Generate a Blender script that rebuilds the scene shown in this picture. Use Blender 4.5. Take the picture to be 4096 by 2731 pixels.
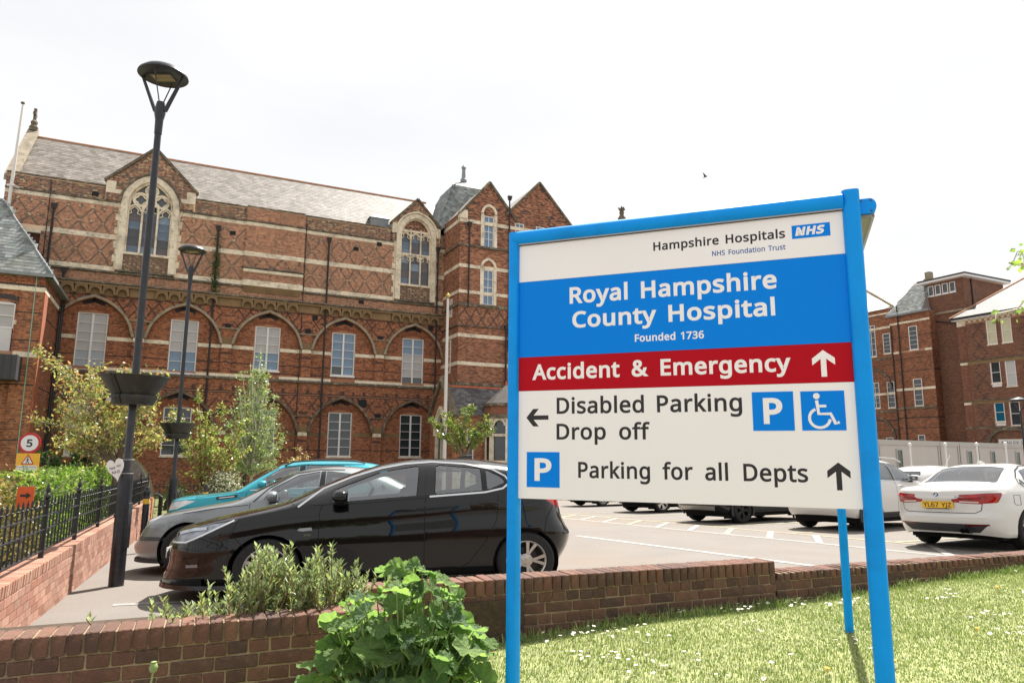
import bpy, bmesh, math, random
import numpy as np
from mathutils import Vector, Matrix
for o in list(bpy.data.objects): bpy.data.objects.remove(o)
SC = bpy.context.scene; COL = SC.collection
R = math.radians; PI = math.pi
# ------------------------------------------------------------------ camera
PIT, ROL = R(9.142), R(0.4275)
cam = bpy.data.cameras.new('camera'); cam.lens = 24.643; cam.sensor_width = 36; cam.clip_end = 900; cam.clip_start = .05
CAM = bpy.data.objects.new('camera', cam); COL.objects.link(CAM)
F_ = Vector((0, math.cos(PIT), math.sin(PIT))); U_ = Vector((0, -math.sin(PIT), math.cos(PIT))); R_ = Vector((1, 0, 0))
R2 = R_*math.cos(ROL) + U_*math.sin(ROL); U2 = U_*math.cos(ROL) - R_*math.sin(ROL)
M = Matrix((R2, U2, -F_)).transposed().to_4x4(); M.translation = (0, 0, 1.5); CAM.matrix_world = M
SC.camera = CAM
# ------------------------------------------------------------------ sky, sun, exposure
SUN_AZ, SUN_EL = 22.0, 57.0           # azimuth clockwise from +Y, elevation
W = bpy.data.worlds.new('World'); SC.world = W; W.use_nodes = True
nt = W.node_tree; nt.nodes.clear()
def N(t, kind, **kw):
    n = t.nodes.new(kind)
    for k, v in kw.items():
        if k in n.inputs.keys() if isinstance(k, str) else False: n.inputs[k].default_value = v
        else: setattr(n, k, v)
    return n
sky = nt.nodes.new('ShaderNodeTexSky'); sky.sky_type = 'NISHITA'; sky.sun_disc = False
sky.sun_elevation = R(SUN_EL); sky.sun_rotation = R(SUN_AZ); sky.dust_density = 2.5; sky.air_density = 1.2
mul = nt.nodes.new('ShaderNodeMix'); mul.data_type = 'RGBA'; mul.blend_type = 'MULTIPLY'; mul.inputs[0].default_value = 1
mul.inputs[7].default_value = (.115, .115, .115, 1)
nt.links.new(sky.outputs[0], mul.inputs[6])
tc = nt.nodes.new('ShaderNodeTexCoord'); mp = nt.nodes.new('ShaderNodeMapping'); mp.inputs['Scale'].default_value = (1, 1, 2.6)
no = nt.nodes.new('ShaderNodeTexNoise'); no.inputs['Scale'].default_value = 1.9; no.inputs['Detail'].default_value = 6; no.inputs['Roughness'].default_value = .5
cr = nt.nodes.new('ShaderNodeValToRGB'); cr.color_ramp.elements[0].position = .36; cr.color_ramp.elements[1].position = .62
cr.color_ramp.elements[0].color = (.372, .372, .372, 1); cr.color_ramp.elements[1].color = (.42, .414, .406, 1)
mx = nt.nodes.new('ShaderNodeMix'); mx.data_type = 'RGBA'; mx.inputs[0].default_value = .94
nt.links.new(tc.outputs['Generated'], mp.inputs[0]); nt.links.new(mp.outputs[0], no.inputs[0]); nt.links.new(no.outputs[0], cr.inputs[0])
nt.links.new(mul.outputs[2], mx.inputs[6]); nt.links.new(cr.outputs[0], mx.inputs[7])
bg = nt.nodes.new('ShaderNodeBackground'); bg.inputs[1].default_value = 1.0
wo = nt.nodes.new('ShaderNodeOutputWorld'); nt.links.new(mx.outputs[2], bg.inputs[0]); nt.links.new(bg.outputs[0], wo.inputs[0])
sl = bpy.data.lights.new('sun', 'SUN'); sl.energy = 4.4; sl.angle = R(.55); sl.color = (1, .955, .89)
SUN = bpy.data.objects.new('sun', sl); COL.objects.link(SUN)
sd = Vector((math.sin(R(SUN_AZ))*math.cos(R(SUN_EL)), math.cos(R(SUN_AZ))*math.cos(R(SUN_EL)), math.sin(R(SUN_EL))))
SUN.rotation_euler = sd.to_track_quat('Z', 'Y').to_euler(); SUN.location = sd*60
vs = SC.view_settings; vs.view_transform = 'Standard'; vs.look = 'None'; vs.exposure = 1.3; vs.gamma = 1; vs.use_curve_mapping = False
SC.cycles.max_bounces = 6; SC.cycles.transparent_max_bounces = 16; SC.cycles.caustics_reflective = False; SC.cycles.caustics_refractive = False
# ------------------------------------------------------------------ frames
AZ = R(63.98); TH = PI/2 - AZ
AV = Vector((math.sin(AZ), math.cos(AZ), 0)); CV = Vector((-math.cos(AZ), math.sin(AZ), 0))
PB = Vector((-22.801, 40.5, 0))          # origin of the main building front
PW = Vector((42.017, 62.0, 0))            # origin of the east wing front
def gz(x, y): return .24 - .0363*max(-12, min(36, -.4387*x + .8987*y))
# ------------------------------------------------------------------ materials
MATS = {}
def srgb(r, g, b):
    f = lambda c: (c/255/12.92 if c/255 <= .04045 else ((c/255+.055)/1.055)**2.4)
    return (f(r), f(g), f(b))
def mat(name, col=(.5, .5, .5), rough=.6, metal=0, attr=False, var=0, vscale=6, bump=0, bscale=40, spec=.5, rnd=None, dirt=None, coat=0, emit=None, alpha=None, trans=0, detail=4):
    """attr: base colour from the mesh colour attribute; var: soft noise variation; rnd: list of colours picked per object; dirt: (colour, amount, scale)"""
    if name in MATS: return MATS[name]
    m = bpy.data.materials.new(name); m.use_nodes = True; t = m.node_tree; p = t.nodes['Principled BSDF']; L = t.links.new
    p.inputs['Roughness'].default_value = rough; p.inputs['Metallic'].default_value = metal
    p.inputs['Specular IOR Level'].default_value = spec
    if coat: p.inputs['Coat Weight'].default_value = coat; p.inputs['Coat Roughness'].default_value = .04
    co = t.nodes.new('ShaderNodeTexCoord')
    if attr:
        a = t.nodes.new('ShaderNodeAttribute'); a.attribute_name = 'Col'; src = a.outputs['Color']
    elif rnd:
        oi = t.nodes.new('ShaderNodeObjectInfo'); r = t.nodes.new('ShaderNodeValToRGB'); r.color_ramp.interpolation = 'LINEAR'
        el = r.color_ramp.elements
        while len(el) < len(rnd): el.new(.5)
        for i, c in enumerate(rnd): el[i].position = i/(len(rnd)-1); el[i].color = (*c, 1)
        L(oi.outputs['Random'], r.inputs[0]); src = r.outputs[0]
    else:
        v = t.nodes.new('ShaderNodeRGB'); v.outputs[0].default_value = (*col, 1); src = v.outputs[0]
    if var:
        n = t.nodes.new('ShaderNodeTexNoise'); n.inputs['Scale'].default_value = vscale; n.inputs['Detail'].default_value = detail
        L(co.outputs['Object'], n.inputs[0])
        mr = t.nodes.new('ShaderNodeMapRange'); mr.inputs[1].default_value = .25; mr.inputs[2].default_value = .75; mr.inputs[3].default_value = 1-var; mr.inputs[4].default_value = 1+var
        L(n.outputs[0], mr.inputs[0])
        k = t.nodes.new('ShaderNodeMix'); k.data_type = 'RGBA'; k.blend_type = 'MULTIPLY'; k.inputs[0].default_value = 1
        L(src, k.inputs[6]); L(mr.outputs[0], k.inputs[7]); src = k.outputs[2]
    for q in ([dirt] if dirt and not isinstance(dirt, list) else dirt or []):
        n = t.nodes.new('ShaderNodeTexNoise'); n.inputs['Scale'].default_value = q[2]; n.inputs['Detail'].default_value = 7; n.inputs['Roughness'].default_value = .62
        L(co.outputs['Object'], n.inputs[0])
        mr = t.nodes.new('ShaderNodeMapRange'); mr.inputs[1].default_value = .5-(q[3] if len(q) > 3 else 0); mr.inputs[2].default_value = .68; mr.inputs[4].default_value = q[1]
        L(n.outputs[0], mr.inputs[0])
        k = t.nodes.new('ShaderNodeMix'); k.data_type = 'RGBA'; L(mr.outputs[0], k.inputs[0]); L(src, k.inputs[6]); k.inputs[7].default_value = (*q[0], 1); src = k.outputs[2]
    L(src, p.inputs['Base Color'])
    if bump:
        n = t.nodes.new('ShaderNodeTexNoise'); n.inputs['Scale'].default_value = bscale; n.inputs['Detail'].default_value = 5
        L(co.outputs['Object'], n.inputs[0]); b = t.nodes.new('ShaderNodeBump'); b.inputs['Strength'].default_value = bump; b.inputs['Distance'].default_value = .02
        L(n.outputs[0], b.inputs['Height']); L(b.outputs[0], p.inputs['Normal'])
    if trans:      # leaf: light shines through
        tr = t.nodes.new('ShaderNodeBsdfTranslucent'); ms = t.nodes.new('ShaderNodeMixShader'); ms.inputs[0].default_value = trans
        g = t.nodes.new('ShaderNodeMix'); g.data_type = 'RGBA'; g.blend_type = 'MULTIPLY'; g.inputs[0].default_value = 1; g.inputs[7].default_value = (1.2, 1.3, .72, 1)
        L(src, g.inputs[6]); L(g.outputs[2], tr.inputs[0]); out = t.nodes['Material Output']
        L(p.outputs[0], ms.inputs[1]); L(tr.outputs[0], ms.inputs[2]); L(ms.outputs[0], out.inputs[0])
    MATS[name] = m; return m
def glass(name, tint, refl=.5, rough=.02, dark=0):
    """thin pane: see-through tint with Fresnel gloss"""
    if name in MATS: return MATS[name]
    m = bpy.data.materials.new(name); m.use_nodes = True; t = m.node_tree; t.nodes.clear(); L = t.links.new
    tr = t.nodes.new('ShaderNodeBsdfTransparent'); tr.inputs[0].default_value = (*tint, 1)
    gl = t.nodes.new('ShaderNodeBsdfGlossy'); gl.inputs['Roughness'].default_value = rough; gl.inputs[0].default_value = (.95, .97, 1, 1)
    fr = t.nodes.new('ShaderNodeFresnel'); fr.inputs[0].default_value = 1.5
    mr = t.nodes.new('ShaderNodeMapRange'); mr.inputs[1].default_value = 0; mr.inputs[2].default_value = 1; mr.inputs[3].default_value = refl*.15; mr.inputs[4].default_value = 1
    L(fr.outputs[0], mr.inputs[0])
    ms = t.nodes.new('ShaderNodeMixShader'); L(mr.outputs[0], ms.inputs[0]); L(tr.outputs[0], ms.inputs[1]); L(gl.outputs[0], ms.inputs[2])
    o = t.nodes.new('ShaderNodeOutputMaterial'); L(ms.outputs[0], o.inputs[0]); MATS[name] = m; return m
# ------------------------------------------------------------------ mesh helpers
def rot2(x, y, a): return x*math.cos(a)-y*math.sin(a), x*math.sin(a)+y*math.cos(a)
class MB:
    def __init__(s): s.v = []; s.f = []; s.m = []
    def add(s, vs, fs, mi=0):
        b = len(s.v); s.v += [tuple(p) for p in vs]; s.f += [tuple(b+i for i in f) for f in fs]; s.m += [mi]*len(fs); return s
    def box(s, x0, x1, y0, y1, z0, z1, mi=0):
        return s.add([(x0,y0,z0),(x1,y0,z0),(x1,y1,z0),(x0,y1,z0),(x0,y0,z1),(x1,y0,z1),(x1,y1,z1),(x0,y1,z1)],
                     [(0,3,2,1),(4,5,6,7),(0,1,5,4),(1,2,6,5),(2,3,7,6),(3,0,4,7)], mi)
    def cbox(s, c, d, mi=0): return s.box(c[0]-d[0]/2, c[0]+d[0]/2, c[1]-d[1]/2, c[1]+d[1]/2, c[2]-d[2]/2, c[2]+d[2]/2, mi)
    def prism(s, pts, y0, y1, ax='xz', mi=0):
        n = len(pts)
        P = (lambda p, y: (p[0], y, p[1])) if ax == 'xz' else ((lambda p, y: (p[0], p[1], y)) if ax == 'xy' else (lambda p, y: (y, p[0], p[1])))
        vs = [P(p, y0) for p in pts] + [P(p, y1) for p in pts]
        return s.add(vs, [tuple(range(n)), tuple(range(2*n-1, n-1, -1))] + [(i, i+n, (i+1) % n+n, (i+1) % n) for i in range(n)], mi)
    def ring(s, outer, inner, y0, y1, mi=0, closed=True):
        n = len(outer); vs = [(p[0], y0, p[1]) for p in outer]+[(p[0], y0, p[1]) for p in inner]+[(p[0], y1, p[1]) for p in outer]+[(p[0], y1, p[1]) for p in inner]
        fs = []
        for i in range(n if closed else n-1):
            j = (i+1) % n
            fs += [(i, j, n+j, n+i), (2*n+i, 3*n+i, 3*n+j, 2*n+j), (i, 2*n+i, 2*n+j, j), (n+i, n+j, 3*n+j, 3*n+i)]
        if not closed: fs += [(0, n, 3*n, 2*n), (n-1, 3*n-1, 4*n-1, 2*n-1)]
        return s.add(vs, fs, mi)
    def ribbon(s, pts, hw, y0, y1, mi=0, closed=False):
        """flat rib of half width hw following a line in the xz plane"""
        o, i_ = [], []; n = len(pts)
        for i in range(n):
            a = pts[(i-1) % n] if closed or i > 0 else pts[i]; b = pts[(i+1) % n] if closed or i < n-1 else pts[i]
            dx, dz = b[0]-a[0], b[1]-a[1]; l = math.hypot(dx, dz) or 1; nx, nz = -dz/l*hw, dx/l*hw
            o.append((pts[i][0]+nx, pts[i][1]+nz)); i_.append((pts[i][0]-nx, pts[i][1]-nz))
        return s.ring(o, i_, y0, y1, mi, closed)
    def tube(s, pts, r, n=8, mi=0, cap=True):
        pts = [Vector(p) for p in pts]; rs = r if isinstance(r, (list, tuple)) else [r]*len(pts); vs = []; up = None
        for i, p in enumerate(pts):
            d = (pts[min(i+1, len(pts)-1)]-pts[max(i-1, 0)]).normalized()
            if up is None: up = d.orthogonal().normalized()
            up = (up-d*up.dot(d)); up = up.normalized() if up.length > 1e-6 else d.orthogonal().normalized(); w = d.cross(up)
            vs += [p+(up*math.cos(2*PI*k/n)+w*math.sin(2*PI*k/n))*rs[i] for k in range(n)]
        fs = [(i*n+k, i*n+(k+1) % n, (i+1)*n+(k+1) % n, (i+1)*n+k) for i in range(len(pts)-1) for k in range(n)]
        if cap: fs += [tuple(range(n-1, -1, -1)), tuple((len(pts)-1)*n+k for k in range(n))]
        return s.add(vs, fs, mi)
    def lathe(s, prof, n=24, c=(0, 0, 0), mi=0, axis='z', cap=True):
        vs = []
        for r, z in prof:
            for k in range(n):
                a = 2*PI*k/n; p = (r*math.cos(a), r*math.sin(a), z) if axis == 'z' else (r*math.cos(a), z, r*math.sin(a))
                vs.append((p[0]+c[0], p[1]+c[1], p[2]+c[2]))
        fs = [(i*n+k, i*n+(k+1) % n, (i+1)*n+(k+1) % n, (i+1)*n+k) for i in range(len(prof)-1) for k in range(n)]
        if cap: fs += [tuple(range(n-1, -1, -1)), tuple((len(prof)-1)*n+k for k in range(n))]
        return s.add(vs, fs, mi)
    def build(s, name, m, parent=None, loc=(0,0,0), rot=(0,0,0), smooth=False, bevel=0):
        me = bpy.data.meshes.new(name); me.from_pydata(s.v, [], s.f)
        ms = m if isinstance(m, list) else [m]
        for q in ms: me.materials.append(q)
        if len(ms) > 1: me.polygons.foreach_set('material_index', s.m)
        bm = bmesh.new(); bm.from_mesh(me); bmesh.ops.recalc_face_normals(bm, faces=bm.faces)
        if bevel: bmesh.ops.bevel(bm, geom=list(bm.edges), offset=bevel, segments=1, affect='EDGES', clamp_overlap=True)
        bm.to_mesh(me); bm.free()
        if smooth: smooth_angle(me, smooth if smooth is not True else 40)
        return link(name, me, parent, loc, rot)
def smooth_angle(me, ang=40):
    me.polygons.foreach_set('use_smooth', [True]*len(me.polygons))
    bm = bmesh.new(); bm.from_mesh(me); c = R(ang)
    for e in bm.edges:
        e.smooth = not (len(e.link_faces) == 2 and e.calc_face_angle(0) > c)
    bm.to_mesh(me); bm.free()
def link(name, me, parent=None, loc=(0,0,0), rot=(0,0,0)):
    o = bpy.data.objects.new(name, me); COL.objects.link(o); o.parent = parent; o.location = loc; o.rotation_euler = rot; return o
def tag(o, label=None, cat=None, group=None, kind=None):
    if label: o['label'] = label
    if cat: o['category'] = cat
    if group: o['group'] = group
    if kind: o['kind'] = kind
    return o
def thing(name, loc=(0,0,0), rz=0, label=None, cat=None, group=None, rot=None):
    o = bpy.data.objects.new(name, None); COL.objects.link(o); o.location = loc; o.rotation_euler = rot or (0, 0, rz); o.empty_display_size = .2
    return tag(o, label, cat, group)
def copy_tree(o, parent=None):
    c = o.copy(); COL.objects.link(c); c.parent = parent
    for ch in list(o.children): copy_tree(ch, c)
    return c
def mesh_np(name, V, Fq, mats, parent=None, col=None, loc=(0,0,0), rot=(0,0,0), smooth=False, mi=None):
    """V (n,3), Fq (m,k) arrays -> mesh object, col (n,3) colour per vertex"""
    me = bpy.data.meshes.new(name); n, (m, k) = len(V), Fq.shape
    me.vertices.add(n); me.vertices.foreach_set('co', np.ascontiguousarray(V, dtype=np.float32).ravel())
    me.loops.add(m*k); me.loops.foreach_set('vertex_index', np.ascontiguousarray(Fq, dtype=np.int32).ravel())
    me.polygons.add(m); me.polygons.foreach_set('loop_start', np.arange(0, m*k, k, dtype=np.int32)); me.polygons.foreach_set('loop_total', np.full(m, k, dtype=np.int32))
    for q in (mats if isinstance(mats, list) else [mats]): me.materials.append(q)
    if mi is not None: me.polygons.foreach_set('material_index', np.asarray(mi, dtype=np.int32))
    me.polygons.foreach_set('use_smooth', np.full(m, bool(smooth)))
    me.update(calc_edges=True)
    if col is not None:
        a = me.color_attributes.new('Col', 'FLOAT_COLOR', 'POINT'); a.data.foreach_set('color', np.hstack([col, np.ones((n, 1))]).astype(np.float32).ravel())
    return link(name, me, parent, loc, rot)
BF = np.array([(0,3,2,1),(4,5,6,7),(0,1,5,4),(1,2,6,5),(2,3,7,6),(3,0,4,7)])
def boxes_np(name, lo, hi, col, m, parent=None, loc=(0,0,0), rot=(0,0,0), noback=True, xf=None, kind='stuff'):
    lo = np.asarray(lo, float); hi = np.asarray(hi, float); n = len(lo)
    idx = np.array([(0,0,0),(1,0,0),(1,1,0),(0,1,0),(0,0,1),(1,0,1),(1,1,1),(0,1,1)])
    V = (lo[:, None, :]*(1-idx)[None]+hi[:, None, :]*idx[None]).reshape(-1, 3)
    if xf is not None: V = xf(V)
    f = BF[[0,1,2,3,5]] if noback else BF
    Fq = (np.arange(n)[:, None, None]*8+f[None]).reshape(-1, 4)
    o = mesh_np(name, V, Fq, m, parent, np.repeat(np.asarray(col), 8, axis=0), loc, rot)
    if kind: o['kind'] = kind
    return o
def pin(poly, x, z):
    """vectorised point in polygon"""
    x = np.asarray(x); z = np.asarray(z); r = np.zeros(x.shape, bool); n = len(poly); j = n-1
    for i in range(n):
        xi, zi = poly[i]; xj, zj = poly[j]
        c = ((zi > z) != (zj > z)) & (x < (xj-xi)*(z-zi)/((zj-zi) or 1e-9)+xi); r ^= c; j = i
    return r
def lerp(a, b, t): return a+(b-a)*t
def curve(pts, n=60):
    """Catmull-Rom through 2-3D points"""
    P = [np.array(p, float) for p in pts]; P = [2*P[0]-P[1]]+P+[2*P[-1]-P[-2]]; out = []; seg = len(P)-3
    for i in range(seg):
        k = max(2, n//seg)
        for t in np.linspace(0, 1, k, endpoint=(i == seg-1)):
            a, b, c, d = P[i:i+4]; out.append(tuple(.5*((2*b)+(-a+c)*t+(2*a-5*b+4*c-d)*t*t+(-a+3*b-3*c+d)*t**3)))
    return out
# ------------------------------------------------------------------ ground
rng = np.random.default_rng(7); random.seed(7)
def AC(a, c): v = AV*a+CV*c; return v.x, v.y
asph = mat('asphalt', srgb(126, 121, 116), .9, var=.10, vscale=1.1, bump=.5, bscale=160, spec=.25, dirt=[(srgb(88, 84, 80), .55, 190, .12), (srgb(152, 146, 139), .6, 130, .05), (srgb(134, 118, 103), .6, .13, .04)])
mb = MB(); cs = [-40, -12, 0, 36, 420]; As = [-260, -20, 40, 420]
vs = []
for a in As:
    for c in cs:
        x, y = AC(a, c); vs.append((x, y, gz(x, y)))
n = len(cs)
mb.add(vs, [(i*n+j, (i+1)*n+j, (i+1)*n+j+1, i*n+j+1) for i in range(len(As)-1) for j in range(n-1)])
car_park = tag(mb.build('car_park', asph), kind='structure')
def onground(x, y, dz=0): return (x, y, gz(x, y)+dz)
linew = mat('line_paint', srgb(170, 166, 160), .85, var=.1, vscale=14, dirt=(srgb(128, 122, 117), .9, 7, .08))
liney = mat('line_paint_yellow', srgb(178, 168, 128), .85, var=.1, vscale=14, dirt=(srgb(128, 122, 116), .9, 7, .08))
def stripe(p, q, w, m, dz=.005):
    p, q = Vector(p).to_2d(), Vector(q).to_2d(); d = (q-p).normalized(); s = Vector((-d.y, d.x))*w/2
    c = [p+s, p-s, q-s, q+s]
    k = MB().add([onground(v.x, v.y, dz) for v in c], [(0, 1, 2, 3)]); return k.build('painted_line', m, car_park)
# long edge line of the bays, hatched strip and bay lines of the row on the right
AVb = AV.to_2d(); CVb = CV.to_2d()
b0 = Vector((6.35, 12.45))                       # a point on the long line
rowd = Vector((math.sin(R(-24.5)), math.cos(R(-24.5))))
acr = Vector((math.cos(R(-24.5)), -math.sin(R(-24.5))))
stripe(b0-rowd*7.5, b0+rowd*15, .11, linew)
for k in range(-6, 12):
    p = b0+rowd*(k*1.28); d = Vector((math.sin(R(21)), math.cos(R(21)))); L = 1.35/max(.3, d.dot(acr))
    stripe(p, p+d*L, .13, linew if k % 3 else liney, .008)
e0 = b0+acr*1.35
stripe(e0-rowd*7.5, e0+rowd*15, .10, liney, .006)
for k in range(-2, 6):
    p = e0+rowd*(k*2.55+.75); stripe(p, p+acr*4.9, .10, liney, .007)
stripe((1.45, 15.9), (4.35, 10.2), .14, linew)
# bay lines beside the near row of cars
hd = Vector((math.sin(R(77)), math.cos(R(77))))
for p, L in (((-4.12, 7.62), 4.6), ((-4.75, 9.9), 4.6), ((-5.4, 12.3), 4.6)):
    stripe(p, (p[0]+hd.x*L, p[1]+hd.y*L), .10, linew)
# patch of newer asphalt near the wall
patch = mat('asphalt_patch', srgb(108, 104, 101), .92, bump=.5, bscale=120, var=.1, vscale=3)
pts = [(-3.35, 6.15), (-3.0, 6.55), (-2.5, 6.9), (-1.8, 7.0), (-1.2, 6.6), (-1.3, 5.4), (-2.2, 5.0), (-3.2, 5.3)]
MB().add([onground(x, y, .003) for x, y in pts], [tuple(range(len(pts)))]).build('asphalt_patch', patch, car_park)
# far pavement with kerb in front of the garden
pave = mat('pavement', srgb(176, 165, 152), .9, var=.08, vscale=2, bump=.2, bscale=60)
def slab(name, a0, a1, c0, c1, h, m, dz=0):
    k = MB(); P = [AC(a, c) for a, c in ((a0, c0), (a1, c0), (a1, c1), (a0, c1))]
    k.add([onground(x, y, -.3) for x, y in P]+[onground(x, y, h) for x, y in P], [(3,2,1,0),(4,5,6,7),(0,1,5,4),(1,2,6,5),(2,3,7,6),(3,0,4,7)])
    return k.build(name, m)
tag(slab('pavement', -14, 9.5, 19.6, 21.0, .11, pave), kind='structure')
kerb = tag(slab('kerb', -14, 9.5, 19.45, 19.597, .12, mat('kerb_stone', srgb(150, 142, 132), .9, var=.15, vscale=5)), kind='structure')
bedg = mat('garden_soil', srgb(92, 96, 50), .95, var=.3, vscale=3, bump=.6, bscale=30)
tag(slab('garden_ground', -22, 9.5, 21.0, 46.5, .16, bedg), kind='structure')
# ------------------------------------------------------------------ lawn in front
WD = Vector((math.sin(R(67.2)), math.cos(R(67.2)))); WN = Vector((-WD.y, WD.x)); WA = Vector((-.246, 5.092))
def lawn_z(x, y):
    p = Vector((x, y))-WA; s = p.dot(WD); b = p.dot(WN)
    return .205+.033*min(max(s, -3.5), 9) + .02*math.sin(1.7*x)*math.sin(1.3*y+.5) - .06*max(0, -s-.3)*.3
soil = mat('lawn_soil', srgb(140, 144, 96), .95, var=.25, vscale=9, bump=.6, bscale=60)
xs = np.linspace(-7, 12, 77); k = MB(); ys = np.linspace(-9, 0, 50)
vs = []
for s in xs:
    for b in ys:
        p = WA+WD*s+WN*(b+.06); vs.append((p.x, p.y, lawn_z(p.x, p.y)))
n = len(ys); k.add(vs, [(i*n+j, (i+1)*n+j, (i+1)*n+j+1, i*n+j+1) for i in range(len(xs)-1) for j in range(n-1)])
lawn = tag(k.build('lawn', soil, smooth=True), kind='structure')
# ------------------------------------------------------------------ brick walls built brick by brick
def brick_mesh(name, dx, dy, dz, m, seed, chip=0):
    r = random.Random(seed); bm = bmesh.new(); bmesh.ops.create_cube(bm, size=1)
    for v in bm.verts: v.co = Vector((v.co.x*dx, v.co.y*dy, v.co.z*dz))+Vector([r.uniform(-.003, .003) for _ in range(3)])
    bmesh.ops.bevel(bm, geom=list(bm.edges), offset=.005, segments=1, affect='EDGES')
    if chip:
        for v in bm.verts:
            if v.co.z > 0 and v.co.y < 0: v.co += Vector((0, r.uniform(0, chip)*(1.6 if v.co.x > 0 else .3), -r.uniform(0, chip)*(1.4 if v.co.x > 0 else .2)))
    me = bpy.data.meshes.new(name); bm.to_mesh(me); bm.free(); me.materials.append(m); return me
def brick_wall(root, x0, x1, ztop, nc, thick, m, mm, cop=.103, maxobj=295, near=0, first_header=True, chips=0, coph=True, rec=.009):
    """front face at local y=0, looking to -y"""
    r = random.Random(int((x1+9)*100)); J = .010
    V = lambda nm, a, b, c, ch=0: [brick_mesh(nm, a, b, c, m, s, ch) for s in range(3)]
    copm = V('coping_brick', .0645, thick+.012, cop, chips); hdm = V('brick', .1025, .102, .065); stm = V('brick', .215, .102, .065)
    tot = ztop; zb = ztop-(cop+J if coph else 0); z_bot = zb-nc*.075
    MB().box(x0+.006, x1-.006, rec, thick-.006, z_bot-.25, ztop-rec).build('mortar_core', mm, root)
    L = []
    if coph:
        nco = max(1, round((x1-x0)/.075)); pc_ = (x1-x0)/nco; x = x0+pc_/2
        while x < x1-.03: L.append((abs(x-near), 'coping_brick', r.choice(copm), x, thick/2-.004, ztop-cop/2)); x += pc_
    for c in range(nc):
        z = zb-.0325-c*.075; hd = (c % 2 == 0) == first_header
        p = .1125 if hd else .225; x = x0+p/2-(0 if hd else .056)
        while x < x1-p*.4:
            L.append((abs(x-near)+c*.15, 'brick', r.choice(hdm if hd else stm), x, .051, z)); x += p
        rem = x1-(x-p/2)
        if rem > .03: L.append((abs(x1-near)+c*.15, 'brick', brick_mesh('brick', rem-.004, .102, .065, m, c), x1-rem/2, .051, z))
        L.append((abs(x1-near)+c*.15, 'brick', brick_mesh('brick', .03, thick-.02, .065, m, c+50), x1-.012, thick/2, z))
    L.sort(key=lambda q: q[0]); rest = []
    for i, (d, nm, me, x, y, z) in enumerate(L):
        if i < maxobj:
            o = link(nm, me, root, (x+r.uniform(-.002, .002), y+r.uniform(-.003, .003), z+r.uniform(-.0015, .0015)), (r.uniform(-.01, .01), r.uniform(-.012, .012), r.uniform(-.012, .012)))
        else: rest.append((x, y, z, me))
    bl, bh, bc = [], [], []
    for x, y, z, me in rest:
        d = me.vertices; ex = max(abs(v.co.x) for v in d); ey = max(abs(v.co.y) for v in d); ez = max(abs(v.co.z) for v in d)
        bl.append((x-ex, y-ey, z-ez)); bh.append((x+ex, y+ey, z+ez))
    # back face of the wall
    for c in range(nc):
        z = zb-.0325-c*.075; p = .225; x = x0+.1125+(.1125 if c % 2 else 0)
        while x < x1-.11: bl.append((x-.1075, thick-.006, z-.0325)); bh.append((x+.1075, thick+.004, z+.0325)); x += p
    cc = np.array(BCOL[m.name]); cl = cc[rng.integers(0, len(cc), len(bl))]*rng.uniform(.85, 1.12, (len(bl), 1))
    boxes_np('brickwork', bl, bh, cl, mat('brick_attr', attr=True, rough=.9, var=.12, vscale=9, bump=.3, bscale=70), root, noback=False)
BCOL = {}
def wallmat(name, cols, **kw): BCOL[name] = cols; return mat(name, rnd=cols, **kw)
dk = [srgb(98, 68, 55), srgb(114, 78, 62), srgb(84, 60, 52), srgb(122, 86, 68), srgb(102, 74, 61), srgb(76, 58, 52), srgb(118, 78, 64)]
wall_dark = wallmat('brick_dark', dk, rough=.88, var=.28, vscale=16, bump=.5, bscale=90, dirt=[(srgb(150, 108, 90), .4, 22), (srgb(58, 46, 40), .6, 9)])
mort = mat('mortar_old', srgb(150, 132, 106), .95, var=.25, vscale=14, bump=.6, bscale=60, dirt=(srgb(90, 84, 58), .5, 8))
LA = Vector((-2.516, 3.652)); LDir = Vector((math.sin(R(66.3)), math.cos(R(66.3))))
def wall_root(name, p, az, z, label): return thing(name, (p[0], p[1], z), PI/2-R(az), label, 'wall')
wl = wall_root('garden_wall', LA, 66.3, 0, 'dark brick garden wall with coping nearest the camera, below the grey leaved shrub')
brick_wall(wl, -1.2, 1.92, .58, 6, .215, wall_dark, mort, near=.6)
wr = wall_root('garden_wall', WA, 67.2, 0, 'taller dark brick wall section behind the blue sign legs, ending in a step')
brick_wall(wr, -.75, 2.69, .628, 5, .215, wall_dark, mort, near=.8)
wr2 = wall_root('garden_wall', WA, 67.2, 0, 'low dark brick wall section with chipped coping, right of the step')
brick_wall(wr2, 2.70, 7.2, .532, 3, .215, wall_dark, mort, cop=.066, near=3.5, chips=.02, first_header=False)
# short return that joins the two lines of wall behind the mallow
pr_ = LA+LDir*1.92
wj = wall_root('garden_wall', pr_, 66.3-90, 0, 'short brick return wall hidden behind the big green mallow')
brick_wall(wj, -.12, .44, .578, 4, .215, wall_dark, mort, near=0)
# sunlit wall under the railings, sloping with the ground
pk = [srgb(158, 116, 98), srgb(168, 127, 108), srgb(150, 106, 88), srgb(172, 134, 114), srgb(156, 118, 100), srgb(144, 99, 80)]
wall_pink = wallmat('brick_pink', pk, rough=.9, var=.14, vscale=14, bump=.35, bscale=80, dirt=(srgb(150, 92, 60), .35, 6))
mort2 = mat('mortar_pale', srgb(168, 148, 126), .95, var=.2, vscale=14, bump=.4, bscale=60)
FW0 = Vector((-4.505, 6.522)); FAZ = -22.79; FD = Vector((math.sin(R(FAZ)), math.cos(R(FAZ)))); FSL = -.0165
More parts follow.
